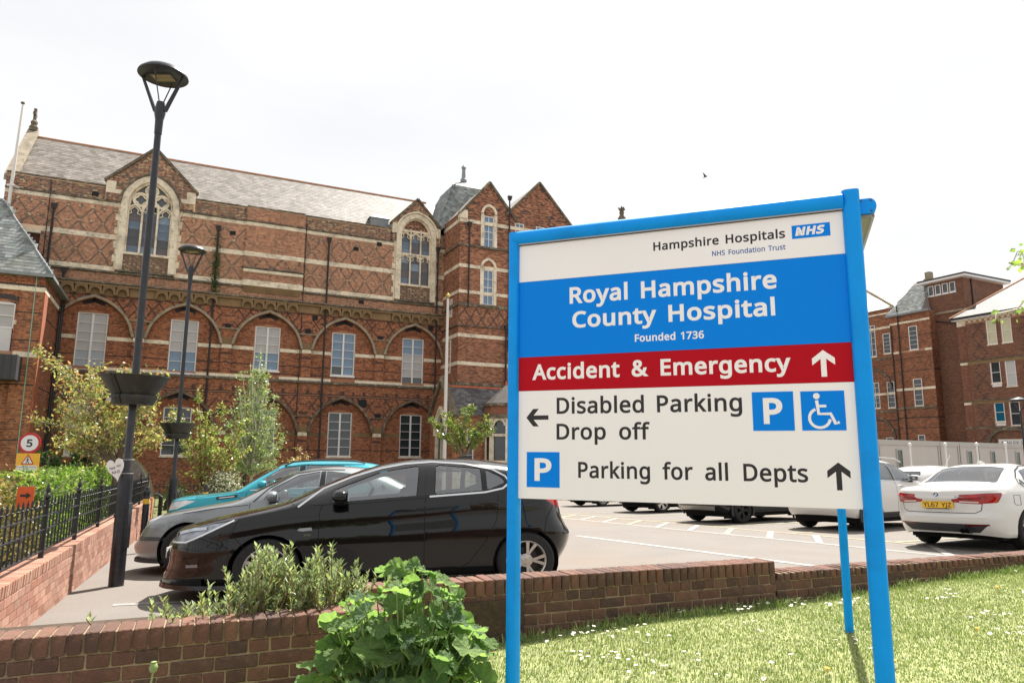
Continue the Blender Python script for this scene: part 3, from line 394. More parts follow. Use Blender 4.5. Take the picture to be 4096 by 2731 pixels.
GLY = {"&":[587,[[244,581,265,580,284,578,302,573,318,567,333,558,345,549,356,537,366,524,373,510,378,494,381,477,383,458,380,434,374,411,364,391,350,372,333,355,313,338,292,323,268,308,423,159,433,172,442,186,450,200,457,216,463,233,469,250,474,268,479,286,550,286,543,261,536,237,527,213,518,191,508,170,496,150,483,131,468,114,585,0,490,0,420,67,408,56,394,46,381,37,366,28,352,20,336,13,320,7,303,2,285,-3,265,-6,245,-7,223,-8,196,-7,171,-4,148,2,127,10,108,20,91,32,77,47,65,63,55,82,48,102,44,125,43,149,43,169,46,187,51,204,57,220,66,234,75,248,87,261,100,273,115,284,131,296,148,307,166,318,158,327,149,337,141,347,133,358,125,368,118,379,112,391,107,403,102,415,99,429,97,442,96,456,97,475,101,493,106,509,114,524,124,537,135,548,149,558,165,567,182,573,201,578,222,580],[209,273,195,265,182,257,170,248,159,239,150,231,141,221,134,211,128,201,123,190,119,178,117,165,116,152,118,131,124,112,133,95,146,81,162,69,181,61,202,56,225,55,250,56,273,59,294,64,314,71,331,80,347,90,362,100,375,111],[241,524,225,523,211,519,198,514,186,506,177,496,171,485,167,472,165,457,166,443,169,429,174,416,180,404,189,391,199,378,211,364,225,350,247,363,265,376,280,389,292,401,301,414,308,428,311,442,313,458,312,472,308,484,302,495,294,505,283,513,271,519,257,523]]],"0":[459,[[419,287,419,253,417,221,414,191,409,163,403,137,395,112,386,90,376,70,363,52,349,37,334,23,316,12,297,3,276,-3,253,-7,229,-8,198,-6,170,1,145,12,122,27,103,47,86,70,71,98,60,129,51,163,44,201,41,243,39,287,40,332,44,373,50,411,58,446,69,477,83,504,99,527,119,547,141,562,167,573,196,579,229,581,259,579,287,573,313,562,335,547,355,527,372,504,387,477,399,446,408,411,414,373,418,332],[110,287,111,249,113,215,116,184,121,156,128,132,137,111,147,93,159,78,173,67,190,59,208,54,229,52,249,54,268,59,284,67,298,78,310,92,320,110,329,131,336,156,341,184,345,215,347,249,348,287,347,325,345,359,341,390,336,417,329,442,320,463,310,481,298,495,284,507,268,515,249,520,229,521,208,520,190,515,173,507,159,495,147,481,137,463,128,442,121,417,116,390,113,359,111,325]]],"1":[459,[[285,0,216,0,216,400,216,411,216,422,216,431,216,439,217,470,219,499,213,493,207,487,201,482,196,477,169,455,108,405,71,452,226,573,285,573]]],"3":[459,[[395,439,394,420,392,403,387,387,381,372,373,359,363,347,352,336,340,326,326,318,310,311,294,306,277,302,277,298,309,293,337,283,360,271,379,255,394,236,405,214,411,190,413,163,412,139,407,116,400,94,390,74,377,56,360,40,341,26,318,14,292,4,263,-3,230,-7,193,-8,171,-8,150,-6,130,-4,110,-1,91,3,72,8,54,15,36,23,36,89,54,81,74,73,93,67,114,61,135,57,155,54,175,52,194,51,230,53,260,59,285,68,305,81,320,98,331,117,337,139,339,164,338,182,335,197,329,211,320,223,310,233,297,242,282,249,265,255,246,260,226,263,203,265,179,265,123,265,123,326,180,326,202,326,223,329,242,333,259,339,274,347,286,356,298,366,307,377,314,390,319,404,322,418,323,434,321,454,316,471,307,486,295,498,280,508,262,516,242,520,219,521,204,521,190,520,176,518,164,515,151,512,140,508,128,504,117,498,107,493,96,487,85,480,75,473,39,521,55,533,73,544,93,554,115,563,139,571,163,576,190,579,218,581,260,578,296,571,327,558,352,540,371,519,384,495,393,468]]],"5":[459,[[221,351,249,350,275,346,300,340,322,331,343,320,361,307,376,291,389,274,400,254,407,232,412,209,413,183,411,154,407,128,399,103,387,81,373,60,356,43,336,28,314,15,289,5,261,-2,231,-7,199,-8,177,-8,156,-6,136,-4,116,0,97,4,80,10,65,16,51,23,51,90,66,81,82,74,101,68,121,62,141,58,161,55,181,53,200,52,220,53,239,55,257,60,274,65,289,73,302,82,313,93,323,106,331,121,336,137,340,156,341,176,339,202,332,225,321,245,306,262,287,275,262,284,232,290,197,292,186,292,173,291,160,290,146,288,132,286,120,284,109,282,99,280,64,302,86,573,373,573,373,508,146,508,132,342,140,344,148,345,158,346,169,348,181,349,194,350,207,351]]],"6":[459,[[44,245,45,269,46,294,48,318,51,342,55,366,60,389,67,412,75,433,84,454,95,474,107,492,121,510,137,525,155,539,174,551,196,562,220,570,246,576,275,579,306,581,315,580,324,580,334,580,344,579,353,578,362,577,370,575,377,573,377,513,369,515,362,517,353,519,344,520,335,522,326,522,317,523,308,523,281,522,257,518,235,512,216,504,198,494,183,483,169,469,158,454,148,437,139,419,132,400,127,380,122,359,119,337,116,314,115,291,119,291,126,300,133,309,141,318,150,326,160,333,170,339,182,345,194,350,208,353,223,356,238,358,255,358,279,357,302,353,323,347,342,338,360,327,375,313,389,297,400,279,409,258,416,236,420,211,421,184,420,156,415,129,408,104,399,82,386,61,372,44,355,28,336,15,314,5,291,-2,266,-7,239,-8,219,-7,199,-4,181,1,163,7,146,16,130,26,115,39,101,54,88,70,77,89,67,110,59,133,52,158,48,185,45,214],[238,51,262,53,284,59,303,70,320,84,334,102,343,125,349,153,351,184,350,210,344,233,336,254,324,271,308,285,289,295,267,301,241,303,222,302,205,299,189,294,175,287,162,279,150,270,140,259,131,248,124,236,119,223,116,211,115,198,116,185,117,172,120,159,123,146,127,133,133,121,139,110,146,99,155,88,164,79,174,71,185,64,197,59,210,55,223,52]]],"7":[459,[[109,0,344,508,35,508,35,573,419,573,419,518,187,0]]],"A":[512,[[437,0,368,177,141,177,73,0,0,0,224,575,289,575,512,0],[282,415,274,438,271,446,269,455,266,464,263,473,261,481,259,489,257,495,255,500,247,468,244,460,242,452,240,445,238,438,230,415,165,241,346,241]]],"C":[507,[[323,517,301,516,280,513,260,508,241,502,223,493,206,482,192,470,178,456,166,440,155,423,146,404,139,383,133,361,129,337,126,312,125,286,126,252,131,220,138,191,147,164,160,139,175,117,192,99,213,83,236,71,262,62,291,57,322,55,341,56,359,57,377,59,394,62,410,65,427,69,443,73,460,78,460,15,443,10,427,5,410,1,393,-2,375,-5,356,-7,335,-8,312,-8,270,-6,232,1,197,12,166,28,139,48,115,72,95,99,78,131,65,165,56,203,51,244,49,287,50,319,53,349,59,378,67,406,77,432,89,456,103,478,120,499,138,517,159,534,181,548,206,559,233,569,261,575,292,579,324,581,346,580,367,578,388,576,409,572,429,567,448,561,465,554,482,547,453,486,439,492,425,497,410,503,394,508,378,512,360,515,342,517]]],"D":[585,[[536,292,534,246,528,203,516,165,501,131,481,100,457,74,430,51,399,33,364,18,325,8,283,2,237,0,78,0,78,573,254,573,296,571,335,565,371,555,404,540,434,523,460,501,483,475,502,446,517,413,528,377,534,336],[460,289,459,326,454,359,446,388,435,415,421,437,404,457,384,474,361,487,336,498,308,505,277,509,244,511,150,511,150,62,228,62,282,65,329,76,369,94,402,119,428,151,446,190,457,236]]],"E":[446,[[398,0,78,0,78,573,398,573,398,509,150,509,150,330,383,330,383,268,150,268,150,63,398,63]]],"F":[416,[[150,0,78,0,78,573,398,573,398,509,150,509,150,306,383,306,383,243,150,243]]],"G":[584,[[326,302,524,302,524,22,501,15,478,8,454,3,431,-1,406,-4,380,-6,352,-8,323,-8,280,-6,241,1,205,12,173,28,145,47,120,71,98,98,81,130,67,164,57,202,51,243,49,286,51,330,58,370,69,407,84,442,104,473,127,500,154,524,186,544,220,560,259,571,300,578,346,581,369,580,392,578,415,576,437,572,458,567,478,561,498,554,516,547,489,484,473,491,457,497,439,503,421,508,401,512,382,515,362,517,342,517,309,515,278,510,250,501,225,489,202,474,181,455,164,434,150,409,139,382,131,353,126,321,124,286,126,253,130,222,137,193,146,166,159,141,175,119,194,100,216,84,241,71,270,62,303,56,340,55,358,55,375,56,390,57,404,59,417,61,429,63,441,65,452,68,452,238,326,238]]],"H":[594,[[516,0,443,0,443,267,150,267,150,0,78,0,78,573,150,573,150,330,443,330,443,573,516,573]]],"I":[272,[[239,0,32,0,32,42,99,57,99,515,32,531,32,573,239,573,239,531,172,515,172,57,239,42]]],"J":[219,[[-3,-152,-13,-152,-21,-152,-29,-151,-37,-150,-44,-148,-51,-146,-57,-144,-63,-142,-63,-81,-56,-83,-49,-84,-42,-85,-35,-87,-28,-88,-20,-88,-13,-89,-5,-89,5,-89,15,-87,24,-85,33,-81,42,-76,50,-70,57,-62,63,-53,67,-42,71,-29,73,-14,74,3,74,573,146,573,146,9,145,-18,141,-42,136,-63,128,-82,117,-99,105,-113,91,-125,75,-135,58,-143,39,-148,19,-151]]],"K":[496,[[496,0,411,0,209,273,150,222,150,0,78,0,78,573,150,573,150,290,162,304,174,318,186,331,199,345,249,399,403,573,488,573,261,323]]],"L":[420,[[78,0,78,573,150,573,150,64,400,64,400,0]]],"N":[609,[[532,0,447,0,141,476,138,476,139,466,139,455,140,444,141,432,143,378,144,364,144,349,144,335,144,320,144,0,78,0,78,573,161,573,467,99,470,99,468,137,466,193,465,208,465,223,464,236,464,249,464,573,532,573]]],"O":[626,[[577,287,576,255,573,224,568,194,561,166,551,140,540,116,526,94,510,73,493,54,473,38,451,24,428,13,402,4,375,-3,345,-7,314,-8,281,-7,251,-3,222,4,196,13,173,25,151,39,131,55,114,73,98,94,85,116,74,141,65,167,58,195,53,224,50,255,49,288,51,331,56,370,65,408,78,442,94,473,114,500,138,524,166,545,197,561,232,572,271,579,314,581,356,579,393,572,428,561,459,545,486,525,510,501,530,473,547,442,560,408,570,370,576,330],[125,287,126,252,130,220,136,190,145,163,157,138,171,117,188,98,207,83,230,70,255,62,283,56,314,55,345,56,373,62,398,70,420,83,439,98,456,117,470,138,481,163,490,190,496,220,500,252,501,287,498,338,490,384,476,423,456,457,431,484,398,503,360,514,314,518,283,516,255,511,230,502,207,490,188,475,171,457,157,435,145,411,136,384,130,354,126,322]]],"P":[485,[[229,573,282,570,326,562,363,548,393,528,415,504,431,475,441,442,444,404,444,387,441,370,438,353,433,336,426,321,417,306,407,292,395,278,380,266,364,255,345,246,324,238,301,231,275,227,247,224,216,223,150,223,150,0,78,0,78,573],[223,511,150,511,150,285,208,285,234,285,258,288,279,291,298,296,315,303,330,311,342,322,352,334,360,347,365,363,369,381,370,401,367,427,361,449,350,468,334,484,314,495,289,504,258,509]]],"R":[499,[[236,573,270,571,301,568,329,562,353,555,375,544,393,532,409,517,422,500,432,481,439,460,443,436,444,410,443,388,440,368,435,350,427,334,418,319,408,306,397,295,385,285,371,277,358,269,344,262,330,257,487,0,403,0,264,237,150,237,150,0,78,0,78,573],[232,510,150,510,150,298,236,298,268,299,296,304,319,313,338,325,352,341,362,359,368,381,370,407,369,424,366,440,361,455,355,467,346,477,336,486,324,494,310,500,293,504,275,507,254,509]]],"S":[440,[[403,153,401,128,396,106,389,85,378,66,364,49,348,35,328,22,307,11,283,3,257,-3,228,-7,198,-8,182,-8,167,-7,152,-6,137,-5,122,-3,109,-1,96,2,83,4,72,8,61,11,50,15,41,19,41,88,56,82,73,76,92,70,113,65,134,60,156,57,179,55,201,55,222,55,240,57,257,61,273,66,286,72,298,79,308,88,316,98,322,109,327,120,329,133,330,147,330,160,327,173,324,184,318,194,311,204,302,213,291,221,277,230,261,238,242,247,220,255,196,265,178,272,161,279,146,286,131,294,118,302,106,311,95,320,85,330,76,340,69,351,63,363,57,375,53,389,50,403,49,418,48,435,50,457,54,477,61,496,71,513,84,528,99,542,116,553,136,563,157,571,180,576,205,579,231,581,254,580,276,578,297,576,318,572,337,567,355,562,372,555,389,549,366,487,351,493,336,499,319,504,302,508,284,512,266,515,248,517,229,517,212,517,196,515,182,511,169,507,158,501,148,494,140,486,133,478,128,468,124,457,122,446,121,434,122,420,124,407,128,396,133,386,140,376,149,367,160,359,172,351,187,343,204,335,224,327,246,318,270,309,293,299,313,289,332,279,348,268,362,255,374,242,385,228,392,212,398,194,401,175]]],"T":[446,[[259,0,187,0,187,509,8,509,8,573,437,573,437,509,259,509]]],"U":[586,[[513,202,512,173,507,146,500,120,489,95,476,72,459,52,439,35,416,20,389,8,360,-1,327,-6,290,-8,240,-4,196,7,159,25,128,50,104,82,86,118,76,158,72,204,72,573,144,573,144,201,147,168,154,139,165,114,182,93,203,76,228,64,259,57,294,55,319,56,342,59,361,65,379,73,394,84,407,96,418,110,427,126,433,143,438,161,441,181,442,202,442,573,513,573]]],"W":[746,[[735,573,583,0,510,0,399,375,389,410,380,443,373,471,370,488,367,471,366,465,364,458,363,451,361,443,352,409,350,400,348,391,345,382,342,373,234,0,161,0,10,573,85,573,174,223,176,214,179,205,181,195,183,186,190,151,192,143,194,134,195,126,196,118,201,87,206,119,208,128,210,137,211,145,213,154,215,163,218,173,220,182,222,191,232,227,333,573,407,573,512,225,515,215,518,206,520,197,523,187,525,178,527,169,530,160,532,151,534,142,535,133,537,125,538,117,544,87,545,97,547,107,548,118,550,129,552,140,555,151,557,163,560,175,563,187,566,199,569,211,572,224,660,573]]],"Y":[454,[[227,291,376,573,454,573,263,222,263,0,191,0,191,219,0,573,79,573]]],"Z":[459,[[427,0,30,0,30,55,332,508,40,508,40,573,419,573,419,518,118,64,427,64]]],"a":[450,[[231,437,268,435,299,428,326,418,347,403,364,383,376,358,383,328,385,293,385,0,334,0,320,61,317,61,307,50,298,40,288,30,279,22,268,15,258,9,246,3,234,-1,220,-4,206,-6,190,-8,172,-8,154,-7,136,-5,119,0,103,6,88,13,75,23,64,34,55,48,47,63,41,80,38,99,37,119,40,150,50,176,65,199,87,219,116,234,152,245,194,253,243,257,316,259,316,285,315,309,310,330,303,347,293,359,280,368,265,375,247,379,227,380,210,379,194,378,178,374,163,370,148,365,133,359,119,353,106,347,84,400,99,408,115,414,132,421,151,426,170,431,190,434,210,436],[252,208,215,205,184,200,159,192,141,182,127,170,118,155,112,138,110,119,111,102,115,87,122,75,132,66,144,58,157,53,172,50,188,49,215,51,238,56,260,66,279,79,295,96,306,117,313,142,315,172,315,210]]],"b":[493,[[139,461,139,448,138,435,138,422,138,410,137,399,136,389,136,380,135,373,139,373,149,386,161,398,174,409,189,419,206,427,226,432,248,436,272,437,310,434,344,423,374,406,401,381,422,350,437,312,446,267,449,215,448,180,444,147,437,118,427,91,415,68,400,48,384,31,365,17,344,6,322,-2,298,-6,272,-8,248,-7,226,-3,206,2,189,10,174,20,161,31,149,42,139,55,133,55,119,0,68,0,68,609,139,609],[260,379,238,377,219,374,202,369,188,361,175,351,165,339,157,325,150,308,145,289,142,268,139,244,139,217,139,214,140,177,145,144,153,116,165,93,181,74,202,61,229,53,261,51,288,53,312,61,332,74,348,93,360,117,369,145,374,178,376,216,374,254,369,287,360,315,348,338,331,356,311,368,288,376]]],"c":[385,[[241,-8,213,-7,187,-2,162,5,139,15,118,28,99,45,83,65,69,87,58,114,50,143,46,176,44,213,46,250,51,284,59,315,71,342,85,365,102,385,121,401,142,415,166,425,191,432,217,436,245,438,262,437,278,436,293,434,309,431,323,427,336,424,348,419,358,415,337,356,327,360,316,363,304,366,292,370,279,372,267,374,255,376,244,376,223,375,204,371,187,366,172,358,159,347,148,335,138,320,131,303,125,284,120,263,118,239,117,213,118,189,120,166,125,145,131,126,138,109,148,94,159,82,172,71,186,63,202,58,220,54,240,53,257,53,273,55,288,57,302,60,315,64,328,68,340,73,351,78,351,15,340,10,328,5,316,1,304,-2,290,-5,275,-7,258,-8]]],"d":[493,[[221,-8,182,-5,148,6,118,23,92,48,71,79,56,117,47,162,44,214,47,266,56,311,71,350,93,381,119,406,149,424,183,434,221,438,238,437,253,436,267,433,280,429,292,425,303,420,314,413,323,407,332,399,340,391,348,383,354,374,359,374,356,405,356,415,355,424,355,431,354,438,354,609,425,609,425,0,368,0,358,58,354,58,348,49,340,40,332,32,323,24,314,17,303,11,292,6,279,1,266,-3,252,-6,237,-7],[232,51,263,53,290,60,311,71,328,88,340,109,348,135,354,165,355,200,355,213,354,251,349,284,340,313,329,336,313,355,291,369,264,377,231,379,204,376,181,368,162,354,146,334,133,309,124,281,119,249,117,213,119,176,124,144,133,116,146,93,162,74,181,61,205,53]]],"e":[452,[[234,438,261,436,286,432,308,424,329,414,348,401,364,385,378,367,390,346,399,323,406,299,410,272,411,244,411,201,117,201,120,167,127,137,139,111,154,90,174,74,197,62,224,55,254,52,274,53,293,54,310,56,327,60,343,64,359,69,375,75,392,82,392,20,376,13,359,8,343,3,327,-1,310,-4,292,-6,272,-8,251,-8,221,-6,194,-2,167,6,143,17,121,31,101,48,85,68,70,91,59,117,51,146,46,177,44,212,46,246,50,277,57,306,68,333,81,357,96,378,114,395,134,411,157,423,181,431,207,436],[233,380,209,378,188,372,170,362,154,348,140,330,130,309,123,285,119,257,338,257,337,275,335,292,331,307,326,322,320,334,312,346,303,356,292,364,280,371,266,376,251,379]]],"f":[276,[[266,375,158,375,158,0,87,0,87,375,12,375,12,408,87,432,87,457,88,483,92,507,97,528,104,547,113,563,124,577,137,588,152,597,168,604,186,609,206,612,227,613,239,613,252,612,263,611,274,609,284,607,294,604,302,602,310,599,292,544,285,546,278,548,270,550,262,552,254,553,245,555,237,555,228,556,211,554,197,550,185,542,175,532,168,519,162,502,159,481,158,458,158,430,266,430]]],"g":[493,[[221,438,241,437,261,434,280,429,297,422,314,413,329,402,343,388,355,373,359,373,369,430,425,430,425,-7,424,-36,420,-63,413,-88,404,-109,392,-129,378,-146,361,-160,341,-172,318,-181,293,-187,264,-191,233,-192,210,-192,188,-191,167,-189,147,-186,128,-182,110,-177,94,-172,78,-165,78,-100,94,-108,111,-114,129,-120,149,-125,170,-129,191,-132,214,-133,237,-134,263,-132,286,-126,306,-116,324,-101,337,-84,347,-63,353,-39,355,-13,350,14,299,6,281,1,263,-4,243,-7,221,-8,182,-4,147,7,117,25,91,51,70,83,56,121,47,164,44,214,47,263,56,306,70,344,91,377,117,404,147,423,181,434],[230,379,213,377,197,374,182,368,169,359,157,349,147,336,138,320,130,303,125,284,120,262,118,239,117,213,119,176,124,143,134,115,146,92,163,73,182,60,205,52,232,50,248,50,262,52,276,54,288,58,299,63,309,69,318,76,326,85,334,94,340,105,345,117,349,131,352,145,354,161,356,179,356,197,356,214,355,242,353,267,349,289,343,309,335,326,326,340,315,352,302,362,287,369,270,374,251,377]]],"h":[496,[[139,431,139,423,138,415,138,407,138,399,137,392,136,384,136,377,135,370,140,370,147,381,155,391,164,400,174,407,185,414,196,420,208,425,221,429,233,433,247,435,260,437,273,437,298,436,321,433,342,428,360,421,377,411,391,400,403,386,413,370,421,351,426,330,430,306,431,280,431,0,361,0,361,275,359,299,355,321,348,338,338,353,324,364,308,372,288,377,265,379,242,377,222,374,204,368,189,360,177,350,166,338,157,324,150,308,145,289,142,269,139,246,139,222,139,0,68,0,68,609,139,609]]],"i":[207,[[139,430,139,0,68,0,68,430],[104,591,112,590,119,588,126,585,133,580,138,574,142,566,144,557,145,546,144,536,142,526,138,519,133,512,126,508,119,504,112,502,104,501,96,502,88,504,81,508,75,512,69,519,66,526,63,536,63,546,63,557,66,566,69,574,75,580,81,585,88,588,96,590]]],"k":[428,[[138,291,138,284,138,276,137,267,137,257,135,221,138,221,152,240,172,264,177,270,181,276,185,280,189,285,326,430,409,430,235,246,421,0,336,0,187,200,138,158,138,0,68,0,68,609,138,609]]],"l":[207,[[139,0,68,0,68,609,139,609]]],"m":[750,[[540,438,574,436,603,429,628,417,649,401,665,379,676,352,683,319,685,280,685,0,615,0,615,277,614,300,610,321,603,338,594,353,582,364,567,372,549,377,528,379,499,376,474,369,454,358,438,342,426,322,418,298,413,270,411,237,411,0,342,0,342,277,341,293,339,308,336,321,332,333,327,344,320,353,312,361,303,367,293,372,281,376,268,378,253,379,233,377,215,374,199,368,185,360,174,350,164,338,156,324,150,308,145,290,141,269,139,247,139,223,139,0,68,0,68,430,125,430,136,371,140,371,147,382,155,392,163,401,173,409,183,416,194,422,205,427,217,431,229,434,241,436,254,437,266,438,290,437,312,433,332,428,349,420,365,410,378,398,389,383,398,366,402,366,414,383,427,398,443,410,461,420,480,428,499,433,519,437]]],"n":[496,[[275,438,311,436,343,429,369,417,391,401,409,379,421,352,428,319,431,280,431,0,361,0,361,275,359,299,355,321,348,338,338,353,324,364,308,372,288,377,265,379,232,376,204,368,182,356,166,338,154,316,146,289,140,258,139,223,139,0,68,0,68,430,125,430,136,371,140,371,147,382,156,392,165,401,175,409,186,416,198,422,210,427,222,431,235,434,248,436,262,437]]],"o":[485,[[442,216,441,190,438,165,434,142,428,121,420,101,411,82,400,66,388,51,374,37,359,25,342,15,324,7,305,0,285,-4,264,-7,241,-8,221,-7,200,-4,181,0,163,7,145,15,129,25,114,37,100,51,88,66,77,82,67,101,59,121,52,142,48,165,45,190,44,216,46,250,50,282,58,310,68,336,81,360,97,380,116,397,137,412,161,423,186,431,214,436,244,438,272,436,299,431,324,423,347,412,368,397,387,380,403,360,417,336,428,310,436,282,440,250],[117,216,118,191,120,169,125,147,130,128,138,110,147,95,159,82,172,71,187,62,203,56,222,52,243,51,264,52,282,56,299,62,314,71,327,82,339,95,348,110,356,128,361,147,366,169,368,191,369,216,368,240,365,263,361,284,355,303,348,320,338,335,327,348,314,359,299,367,282,374,263,377,242,379,212,376,185,368,164,354,147,335,134,311,124,284,119,252]]],"p":[493,[[273,438,310,434,344,424,374,407,401,383,422,351,437,313,446,268,449,216,448,181,444,148,437,119,427,93,415,69,401,49,384,31,365,17,345,6,322,-2,298,-6,272,-8,256,-7,241,-6,227,-3,213,1,201,6,190,11,179,17,170,24,161,31,153,38,145,46,139,55,134,55,135,47,136,39,136,30,137,20,138,10,138,1,139,-8,139,-16,139,-192,68,-192,68,430,126,430,136,371,139,371,145,380,153,389,161,397,170,405,179,412,189,419,201,424,213,429,226,433,240,436,256,437],[260,379,239,377,221,374,204,369,190,362,178,353,167,342,158,328,152,313,146,295,142,275,140,254,139,229,139,216,139,190,142,167,145,145,150,126,157,109,165,93,176,80,188,70,203,61,220,55,239,52,261,51,280,52,297,56,312,63,326,72,338,84,348,98,357,113,364,131,369,150,373,171,375,193,376,217,374,252,369,283,360,310,348,334,331,354,311,367,288,376]]],"r":[331,[[269,438,275,438,281,438,288,437,295,437,301,436,308,435,314,434,319,433,310,368,305,369,299,370,294,371,287,372,281,373,275,373,270,374,264,374,252,373,240,371,228,368,217,363,206,358,195,351,186,343,176,334,168,324,161,313,154,301,149,289,144,275,141,261,139,245,139,229,139,0,68,0,68,430,126,430,134,351,137,351,144,363,152,374,161,385,170,395,180,404,191,413,202,420,214,426,227,431,240,435,254,437]]],"s":[384,[[348,119,347,99,343,80,336,64,327,49,316,36,302,24,286,14,268,6,248,0,226,-4,202,-7,176,-8,155,-8,135,-6,116,-4,99,-1,83,3,68,8,55,13,42,19,42,83,55,77,70,71,86,65,104,60,122,55,141,52,159,50,178,49,203,50,224,53,242,59,256,66,266,76,274,86,278,99,280,112,279,120,278,128,275,135,271,141,266,148,259,154,250,160,239,167,227,173,212,180,194,188,174,196,154,204,135,212,118,220,103,228,89,236,76,245,66,255,57,266,50,278,45,292,42,307,41,324,44,350,52,372,66,392,85,408,109,421,137,430,168,436,202,438,221,437,240,436,258,434,275,430,292,426,308,421,324,415,339,409,315,353,301,358,287,363,273,368,258,372,243,376,228,378,213,380,197,380,177,379,159,377,144,372,131,366,121,358,114,350,110,339,108,328,109,319,111,312,114,304,119,298,125,292,133,286,142,280,154,274,167,268,182,261,199,254,219,246,239,239,257,231,274,223,289,215,302,206,314,197,324,187,333,176,339,164,344,150,347,135]]],"t":[289,[[212,50,220,50,228,50,236,51,245,53,253,54,260,55,266,57,272,59,272,5,266,2,258,0,250,-2,240,-4,229,-6,219,-7,209,-8,200,-8,183,-7,167,-5,152,-1,138,4,124,11,112,20,101,31,91,44,84,60,78,79,75,100,74,125,74,375,13,375,13,409,75,437,103,528,144,528,144,430,269,430,269,375,144,375,144,127,146,108,149,93,155,79,163,69,173,60,185,54,198,51]]],"u":[496,[[427,430,427,0,370,0,359,57,356,57,349,46,340,36,331,28,321,20,310,13,298,8,286,3,273,-1,260,-4,247,-6,234,-8,220,-8,195,-7,173,-4,152,1,134,8,117,18,103,29,91,43,81,59,73,78,68,99,64,122,63,148,63,430,135,430,135,153,136,129,141,108,148,91,158,76,171,65,188,57,207,52,230,51,253,52,273,55,291,61,306,69,319,79,330,91,338,105,345,121,350,140,354,160,356,182,357,206,357,430]]],"v":[407,[[163,0,0,430,75,430,167,176,170,167,173,158,177,148,180,137,184,126,187,116,190,106,193,96,196,86,198,78,200,70,201,63,204,63,206,70,208,78,211,87,214,96,217,106,220,117,224,127,227,138,241,176,332,430,407,430,244,0]]],"w":[630,[[346,243,336,276,334,284,331,292,329,300,328,308,321,335,319,341,318,347,317,352,316,357,313,357,308,335,302,307,300,299,298,292,296,284,294,275,292,267,289,259,287,251,284,242,207,1,127,1,9,431,82,431,141,201,144,190,147,178,150,166,153,154,156,143,158,131,161,120,163,109,165,99,167,90,168,81,169,73,172,73,178,97,185,128,187,136,189,144,191,152,193,160,195,167,197,175,199,182,201,188,277,431,354,431,428,188,440,149,443,139,446,129,448,119,451,109,453,99,455,90,456,82,457,74,460,74,461,81,463,89,464,98,466,108,469,118,471,129,474,141,477,153,480,165,483,177,486,189,489,201,549,431,621,431,502,1,419,1]]],"y":[409,[[1,430,76,430,169,185,173,175,177,164,181,154,184,144,187,134,191,124,194,114,196,105,199,95,201,86,204,77,205,68,209,68,211,79,215,91,219,105,224,121,229,137,234,153,240,170,245,186,333,430,409,430,224,-59,216,-79,207,-97,198,-114,188,-130,177,-144,165,-156,152,-167,138,-176,123,-183,106,-188,87,-191,67,-192,58,-192,49,-192,41,-191,34,-190,27,-189,20,-188,14,-187,9,-186,9,-130,30,-133,36,-134,43,-134,49,-135,56,-135,68,-134,79,-132,90,-130,99,-126,108,-120,116,-114,123,-107,130,-99,136,-90,142,-80,147,-70,152,-59,174,-2]]]}
def glyph_mesh(ch, bold):
    c = bpy.data.curves.new('t', 'CURVE'); c.dimensions = '2D'; c.fill_mode = 'BOTH'; c.offset = bold; c.extrude = .01
    for sp in GLY[ch][1]:
        q = c.splines.new('POLY'); n = len(sp)//2; q.points.add(n-1); q.use_cyclic_u = True
        for i in range(n): q.points[i].co = (sp[2*i]/1000, sp[2*i+1]/1000, 0, 1)
    o = bpy.data.objects.new('t', c); COL.objects.link(o); dg = bpy.context.evaluated_depsgraph_get(); dg.update()
    me = bpy.data.meshes.new_from_object(o.evaluated_get(dg)); bpy.data.objects.remove(o); bpy.data.curves.remove(c); return me
def text(s, u0, u1, zb, cap, m, bold=.012, y=.0012, it=0, parent=None, space=.34, name='letter', th=.0008, track=0):
    """one object per letter, stretched to the given extents; faces -y"""
    x = 0; L = []
    for ch in s:
        if ch == ' ': x += space; continue
        L.append((ch, x)); x += GLY[ch][0]/1000+2*bold*.6+track
    ms = {ch: glyph_mesh(ch, bold) for ch in set(s)-{' '}}
    a = min(min(v.co.x for v in ms[c].vertices)+p for c, p in L); b = max(max(v.co.x for v in ms[c].vertices)+p for c, p in L)
    k = cap/(.573+2*bold); kx = (u1-u0)/(b-a); out = []; cut = {}
    for ch, p in L:
        me = cut.get(ch)
        if me is None:
            me = ms[ch]; cut[ch] = me
            for v in me.vertices:
                xx, z, d = v.co.x, v.co.y, v.co.z; zz = (z+bold)*k
                v.co = (xx*kx+it*zz, -(th if d > 0 else 0), zz)
            me.materials.append(m); me.name = name
        o = link(name, me, parent or sg, (u0+(p-a)*kx, y, zb)); out.append(o)
    return out
text('Hampshire Hospitals', .690, 1.254, 2.425, .040, ink, .022, parent=hp_)
text('NHS Foundation Trust', .949, 1.253, 2.374, .0225, mat('sign_text_blue', srgb(10, 84, 160), .4), .012, parent=hp_)
rect('logo_box', 1.2815, 1.431, 2.416, 2.474, p_blue, .001, .0012)
text('NHS', 1.294, 1.404, 2.4275, .0375, p_white, .05, y=-.0004, it=.22, parent=hp_)
text('Royal Hampshire', .288, 1.210, 2.207, .0795, p_white, .026, parent=tp_)
text('County Hospital', .301, 1.198, 2.090, .0775, p_white, .026, parent=tp_)
text('Founded 1736', .596, .901, 2.008, .034, p_white, .024, parent=tp_)
text('Accident & Emergency', .100, 1.248, 1.850, .074, p_white, .026, parent=ep_, space=.42)
text('Disabled Parking', .222, 1.047, 1.688, .075, ink, .018, parent=pp_)
text('Drop off', .221, .655, 1.5695, .073, ink, .018, parent=pp_, space=.42)
text('Parking for all Depts', .324, 1.289, 1.3975, .0715, ink, .018, parent=pp_, space=.42)
